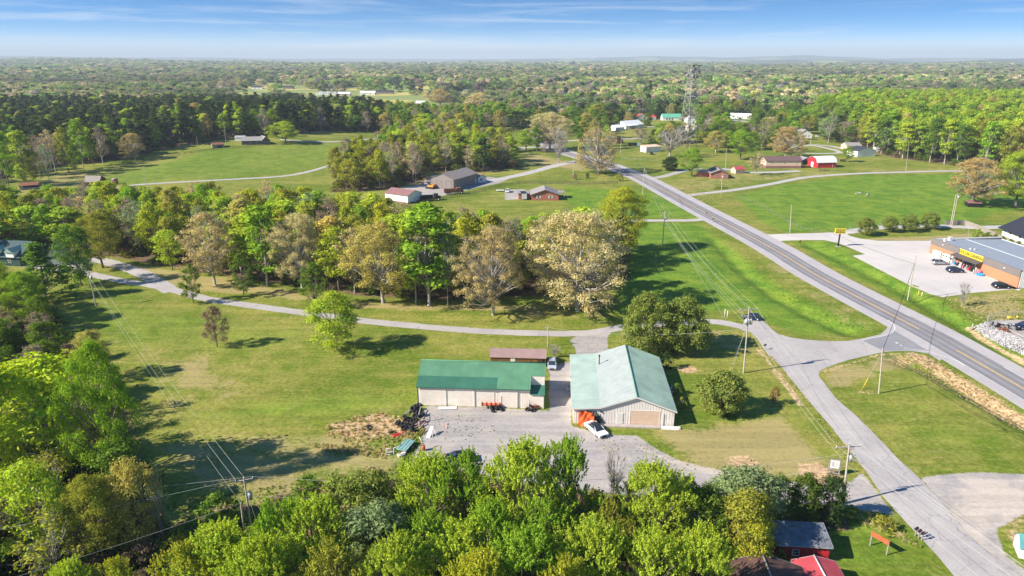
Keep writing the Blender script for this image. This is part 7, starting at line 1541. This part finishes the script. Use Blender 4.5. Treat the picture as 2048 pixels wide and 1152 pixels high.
# real, individually placed trees whose crowns the far-off wood repeats
src = []
for i, (x, y, kd, v) in enumerate([(20,222,'far',0),(300,221,'far',1),(930,220,'far',2),(1180,219,'far',3),(450,222,'farpine',0),(1560,221,'farpine',1)]):
    p = P(x, y); t = plant(kd, p, 15, 12 if kd == 'far' else 8, 'mid' if kd == 'far' else 'dark', 'tree at the near edge of the distant wood, %s' % ['at the left picture edge','above the dark pines','left of the town road','above the cream oak','a dark one above the hill house','a dark one, far right'][i], var=v)
    src.append([c for c in t.children if c.data.name.startswith('crown')][0])
IND, REST = settle()
def far_forest():
    rg = np.random.default_rng(77); pts = []; d = 690.0
    while d < 6300:
        s = 9.6*(1+(d-690)/1700); half = .80*d+40; n = int(2*half/s)
        x = (np.arange(n)-n/2)*s+rg.uniform(-.45, .45, n)*s; y = np.full(n, d)+rg.uniform(-.5, .5, n)*s; sc = np.full(n, s/9.0*1.22)
        pts.append(np.stack([x, y, sc], 1)); d += s*.86
    a = np.concatenate(pts); x, y, s = a.T
    keep = ~((np.arctan2(x, y) > .30) & (y > 4700))
    for fp in FIELDS: keep &= ~(inpoly(x, y, pxpoly(fp)) & (rg.random(len(x)) < .93))
    # open ground and gardens around the farms of the middle distance
    near = (x > -330) & (x < -60) & (y > 690) & (y < 1150); keep &= ~(near & (rg.random(len(x)) < .80))
    vil = (x > 60) & (x < 420) & (y < 760); keep &= ~(vil & (rg.random(len(x)) < .2))
    for bx, by, br in FARCLEAR: keep &= ((x-bx)**2+((y-by)*.6)**2 > br*br)
    keep &= ~((y > 950) & (clearing(x, y) > .5))
    for i in np.nonzero(keep & (y < 1400))[0]:
        if in_view_box(x[i], y[i]): keep[i] = False
    x, y, s = x[keep], y[keep], s[keep]; n = len(x); z = hgt(x, y)
    q = np.array([mnoise.noise((a_*.0035, b_*.006, 0))+.5*mnoise.noise((a_*.012, b_*.02, 5)) for a_, b_ in zip(x, y)])
    pal = np.array([C['green'], C['mid'], C['bright'], C['olive'], C['tan'], C['brown'], C['orange'], C['dark'], C['grey']])
    w = np.stack([1.4+2*np.maximum(0, q), 1.4+0*q, 1.6+3*np.maximum(0, q), 2.2+0*q, .6+1.6*np.maximum(0, -q), .9+2.4*np.maximum(0, -q), .35+1.0*np.maximum(0, -q), .7+1.4*np.abs(q), .5+1.5*np.maximum(0, -q)], 1)
    cw = np.cumsum(w/w.sum(1, keepdims=True), 1); ci = (rg.random((n, 1)) > cw).sum(1).clip(0, 8)
    stand = np.array([mnoise.noise((a_*.0016, b_*.003, 9)) for a_, b_ in zip(x, y)])
    tint = pal[ci]*rg.uniform(.75, 1.2, (n, 1))*(1.14+.7*stand[:, None]); g_ = tint.mean(1, keepdims=True); tint = g_+(tint-g_)*.72
    kd = rg.integers(0, 4, n); pine = (ci == 7); kd = np.where(pine, rg.integers(4, 6, n), kd)
    hs = rg.uniform(.75, 1.25, n)*np.where(y < 1300, .92, 1.0)*(1+(s-1)*.16)*(1+.45*stand); ws = rg.uniform(.8, 1.25, n)*s*np.where(pine, 1.3, 1.0)
    low = (x > -420) & (x < 0) & (y > 600) & (y < 1250); hs = np.where(low, hs*.58, hs); ws = np.where(low, ws*.8, ws)
    return gn_scatter('distant_wood', np.stack([x, y, z-.6], 1), np.stack([ws, ws, hs], 1), rg.uniform(0, 6.28, n), tint, kd, src, None), n
FARCLEAR = [tuple(P(*p)[:2])+(r,) for p, r in [((445,170),30),((512,176),40),((575,176),30),((640,188),55),((690,186),30),((730,190),40),((772,190),40),((690,205),30),((720,205),30),((740,208),30),((650,205),40),((790,155),30),((735,158),40),((230,186),30),((175,160),25),((1480,236),40),((1420,230),30),((1380,236),30),((880,212),20)]]
_, nFar = far_forest()
def wood_rest():
    so = []; key = {}; P_ = []; S = []; Rz = []; Tt = []; Kd = []; rg = random.Random(2)
    for kd, p, H, W, col, nm, w in REST:
        v = K[kd][rg.randrange(len(K[kd]))]; rz = rg.uniform(0, 6.28); c = C[col]; j = rg.uniform(.85, 1.15)
        for part in ('crown', 'trunk'):
            k = v[part].name
            if k not in key:
                o = next((o for o in bpy.data.objects if o.data is v[part]), None)
                if o is None: continue
                key[k] = len(so); so.append(o)
            sx = W/2/v['R']; P_.append(p); S.append((sx, sx, H/v['H'])); Rz.append(rz); Tt.append([q*j for q in c] if part == 'crown' else (.5,.5,.5)); Kd.append(key[k])
    if P_: gn_scatter('woodland', [tuple(p) for p in P_], S, np.array(Rz), np.array(Tt), Kd, so, None)
wood_rest()
def brush():
    rg = np.random.default_rng(5); P_ = []; S = []; Tt = []; Kd = []
    for kx, dens, hs, pal in [('A', 16, 1.0, ['mid','brown','olive','dark']),('B', 7, 1.2, ['mid','brown','green','dark']),('D', 40, 1.5, ['mid','dark','brown']),('E', 26, 1.4, ['mid','olive','brown']),('F', 40, 1.4, ['mid','green','brown'])]:
        poly = WOODW[kx]; xs = [p[0] for p in poly]; ys = [p[1] for p in poly]; n = int((max(xs)-min(xs))*(max(ys)-min(ys))/dens)
        x = rg.uniform(min(xs), max(xs), n); y = rg.uniform(min(ys), max(ys), n); ok = inpoly(x, y, poly) & (np.abs(x) < .79*y+25); x, y = x[ok], y[ok]
        P_.append(np.stack([x, y, hgt(x, y)], 1)); sc = rg.uniform(.4, 1.25, (len(x), 1))*hs; S.append(np.concatenate([sc, sc, sc*rg.uniform(.6, 1.1, (len(x), 1))], 1))
        Tt.append(np.array([C[pal[i]] for i in rg.integers(0, len(pal), len(x))])*rg.uniform(.7, 1.1, (len(x), 1))*.8); Kd.append(rg.integers(0, len(BR), len(x)))
    poly = pxpoly([(350,1070),(440,1030),(540,1030),(660,985),(800,985),(1000,1000),(1400,1010),(1540,1030),(1540,1150),(1500,1250),(300,1300)]); xs = [p[0] for p in poly]; ys = [p[1] for p in poly]
    x = rg.uniform(min(xs), max(xs), 500); y = rg.uniform(min(ys), max(ys), 500); ok = inpoly(x, y, poly); x, y = x[ok], y[ok]
    P_.append(np.stack([x, y, hgt(x, y)], 1)); sc = rg.uniform(.5, 1.3, (len(x), 1)); S.append(np.repeat(sc, 3, 1)); Tt.append(np.array([C[['green','mid','olive','brown'][i]] for i in rg.integers(0, 4, len(x))])); Kd.append(rg.integers(0, len(BR), len(x)))
    P_ = np.concatenate(P_); n = len(P_)
    gn_scatter('undergrowth', P_, np.concatenate(S), rg.uniform(0, 6.28, n), np.concatenate(Tt), np.concatenate(Kd), BR, None); return n
BR = []
for o in bpy.data.objects:
    if o.name.startswith('crown') and o.data in [k['crown'] for k in K['shrub']] and o.data not in [b.data for b in BR]: BR.append(o)
nBr = brush()
def weeds():
    rg = np.random.default_rng(12); P_ = []; S = []; Tt = []
    straw, org, gr, br, lu = (.80,.70,.36), (.78,.60,.32), (.34,.42,.08), (.60,.44,.26), (.36,.50,.06)
    for poly, n, s0, s1, cols in [
      ([(650,852),(700,836),(765,824),(830,842),(836,880),(800,896),(700,890),(650,870)], 420, .07, .20, [straw, org, org, gr]),
      ([(620,884),(700,892),(800,898),(770,918),(640,904)], 260, .07, .18, [straw, org, gr]),
      ([(1790,708),(1860,712),(1930,752),(2048,826),(2048,868),(1930,800),(1850,755),(1780,725)], 800, .05, .15, [br, straw, org, gr]),
      ([(1470,470),(1540,540),(1640,610),(1735,650),(1740,664),(1640,660),(1560,600),(1480,520)], 500, .05, .13, [lu, gr, lu]),
      ([(1608,487),(1680,518),(1812,584),(1952,672),(1946,680),(1812,602),(1676,534)], 600, .05, .13, [gr, lu]),
      ([(1890,598),(2048,590),(2048,640),(1990,642),(1940,650),(1900,620)], 420, .06, .18, [gr, straw, gr]),
      ([(1690,1018),(1760,1028),(1850,1100),(1800,1080),(1720,1050)], 260, .08, .22, [gr, lu, straw]),
      ([(1530,705),(1545,712),(1640,830),(1740,942),(1725,950),(1620,830)], 300, .05, .10, [straw, gr, org]),
      ([(790,900),(830,870),(850,860),(838,920),(800,925)], 160, .06, .15, [gr, lu]),
      ([(1060,340),(1240,352),(1240,366),(1060,360)], 300, .08, .15, [straw, gr]),
      ([(1350,380),(1400,400),(1480,420),(1470,400),(1380,370)], 200, .10, .2, [straw, br]),
      ([(840,830),(960,830),(1000,860),(900,890),(850,880)], 90, .03, .09, [gr]), ([(1180,875),(1290,880),(1420,935),(1380,940),(1200,900)], 120, .03, .09, [gr, straw]),
      ([(300,1010),(420,990),(640,960),(800,930),(860,930),(700,975),(450,1030)], 420, .06, .16, [straw, gr, gr])]:
        w = pxpoly(poly); xs = [p[0] for p in w]; ys = [p[1] for p in w]; x = rg.uniform(min(xs), max(xs), n*3); y = rg.uniform(min(ys), max(ys), n*3); ok = inpoly(x, y, w); x, y = x[ok][:n], y[ok][:n]
        P_.append(np.stack([x, y, hgt(x, y)], 1)); s = rg.uniform(s0, s1, (len(x), 1))*.62; S.append(np.concatenate([s*1.2, s*1.2, s], 1)); Tt.append(np.array([cols[i] for i in rg.integers(0, len(cols), len(x))])*rg.uniform(.75, 1.15, (len(x), 1)))
    P_ = np.concatenate(P_); n = len(P_); gn_scatter('tall_weeds', P_, np.concatenate(S), rg.uniform(0, 6.28, n), np.concatenate(Tt), rg.integers(0, len(BR), n), BR, None)
weeds()
print('TREES', len(IND), len(REST), nA, nB, nD, nE, nF, nV, 'far', nFar, 'brush', nBr, COUNT)
# ------------------------------------------------------------------ the air
def haze():
    mb = MB(); mb.box(-30000, 30000, -3000, 33000, -60, 300)
    m = bpy.data.materials.new('haze'); m.use_nodes = True; N = m.node_tree.nodes; N.clear(); out = N.new('ShaderNodeOutputMaterial'); v = N.new('ShaderNodeVolumePrincipled')
    v.inputs['Color'].default_value = (.80,.92,1.0,1); v.inputs['Density'].default_value = HAZE_DENSITY; v.inputs['Anisotropy'].default_value = .0
    m.node_tree.links.new(v.outputs[0], out.inputs['Volume']); m.cycles.homogeneous_volume = True
    o = mb.build('haze', m); tag(o, kind='stuff')
HAZE_DENSITY = 1.15e-4
haze()
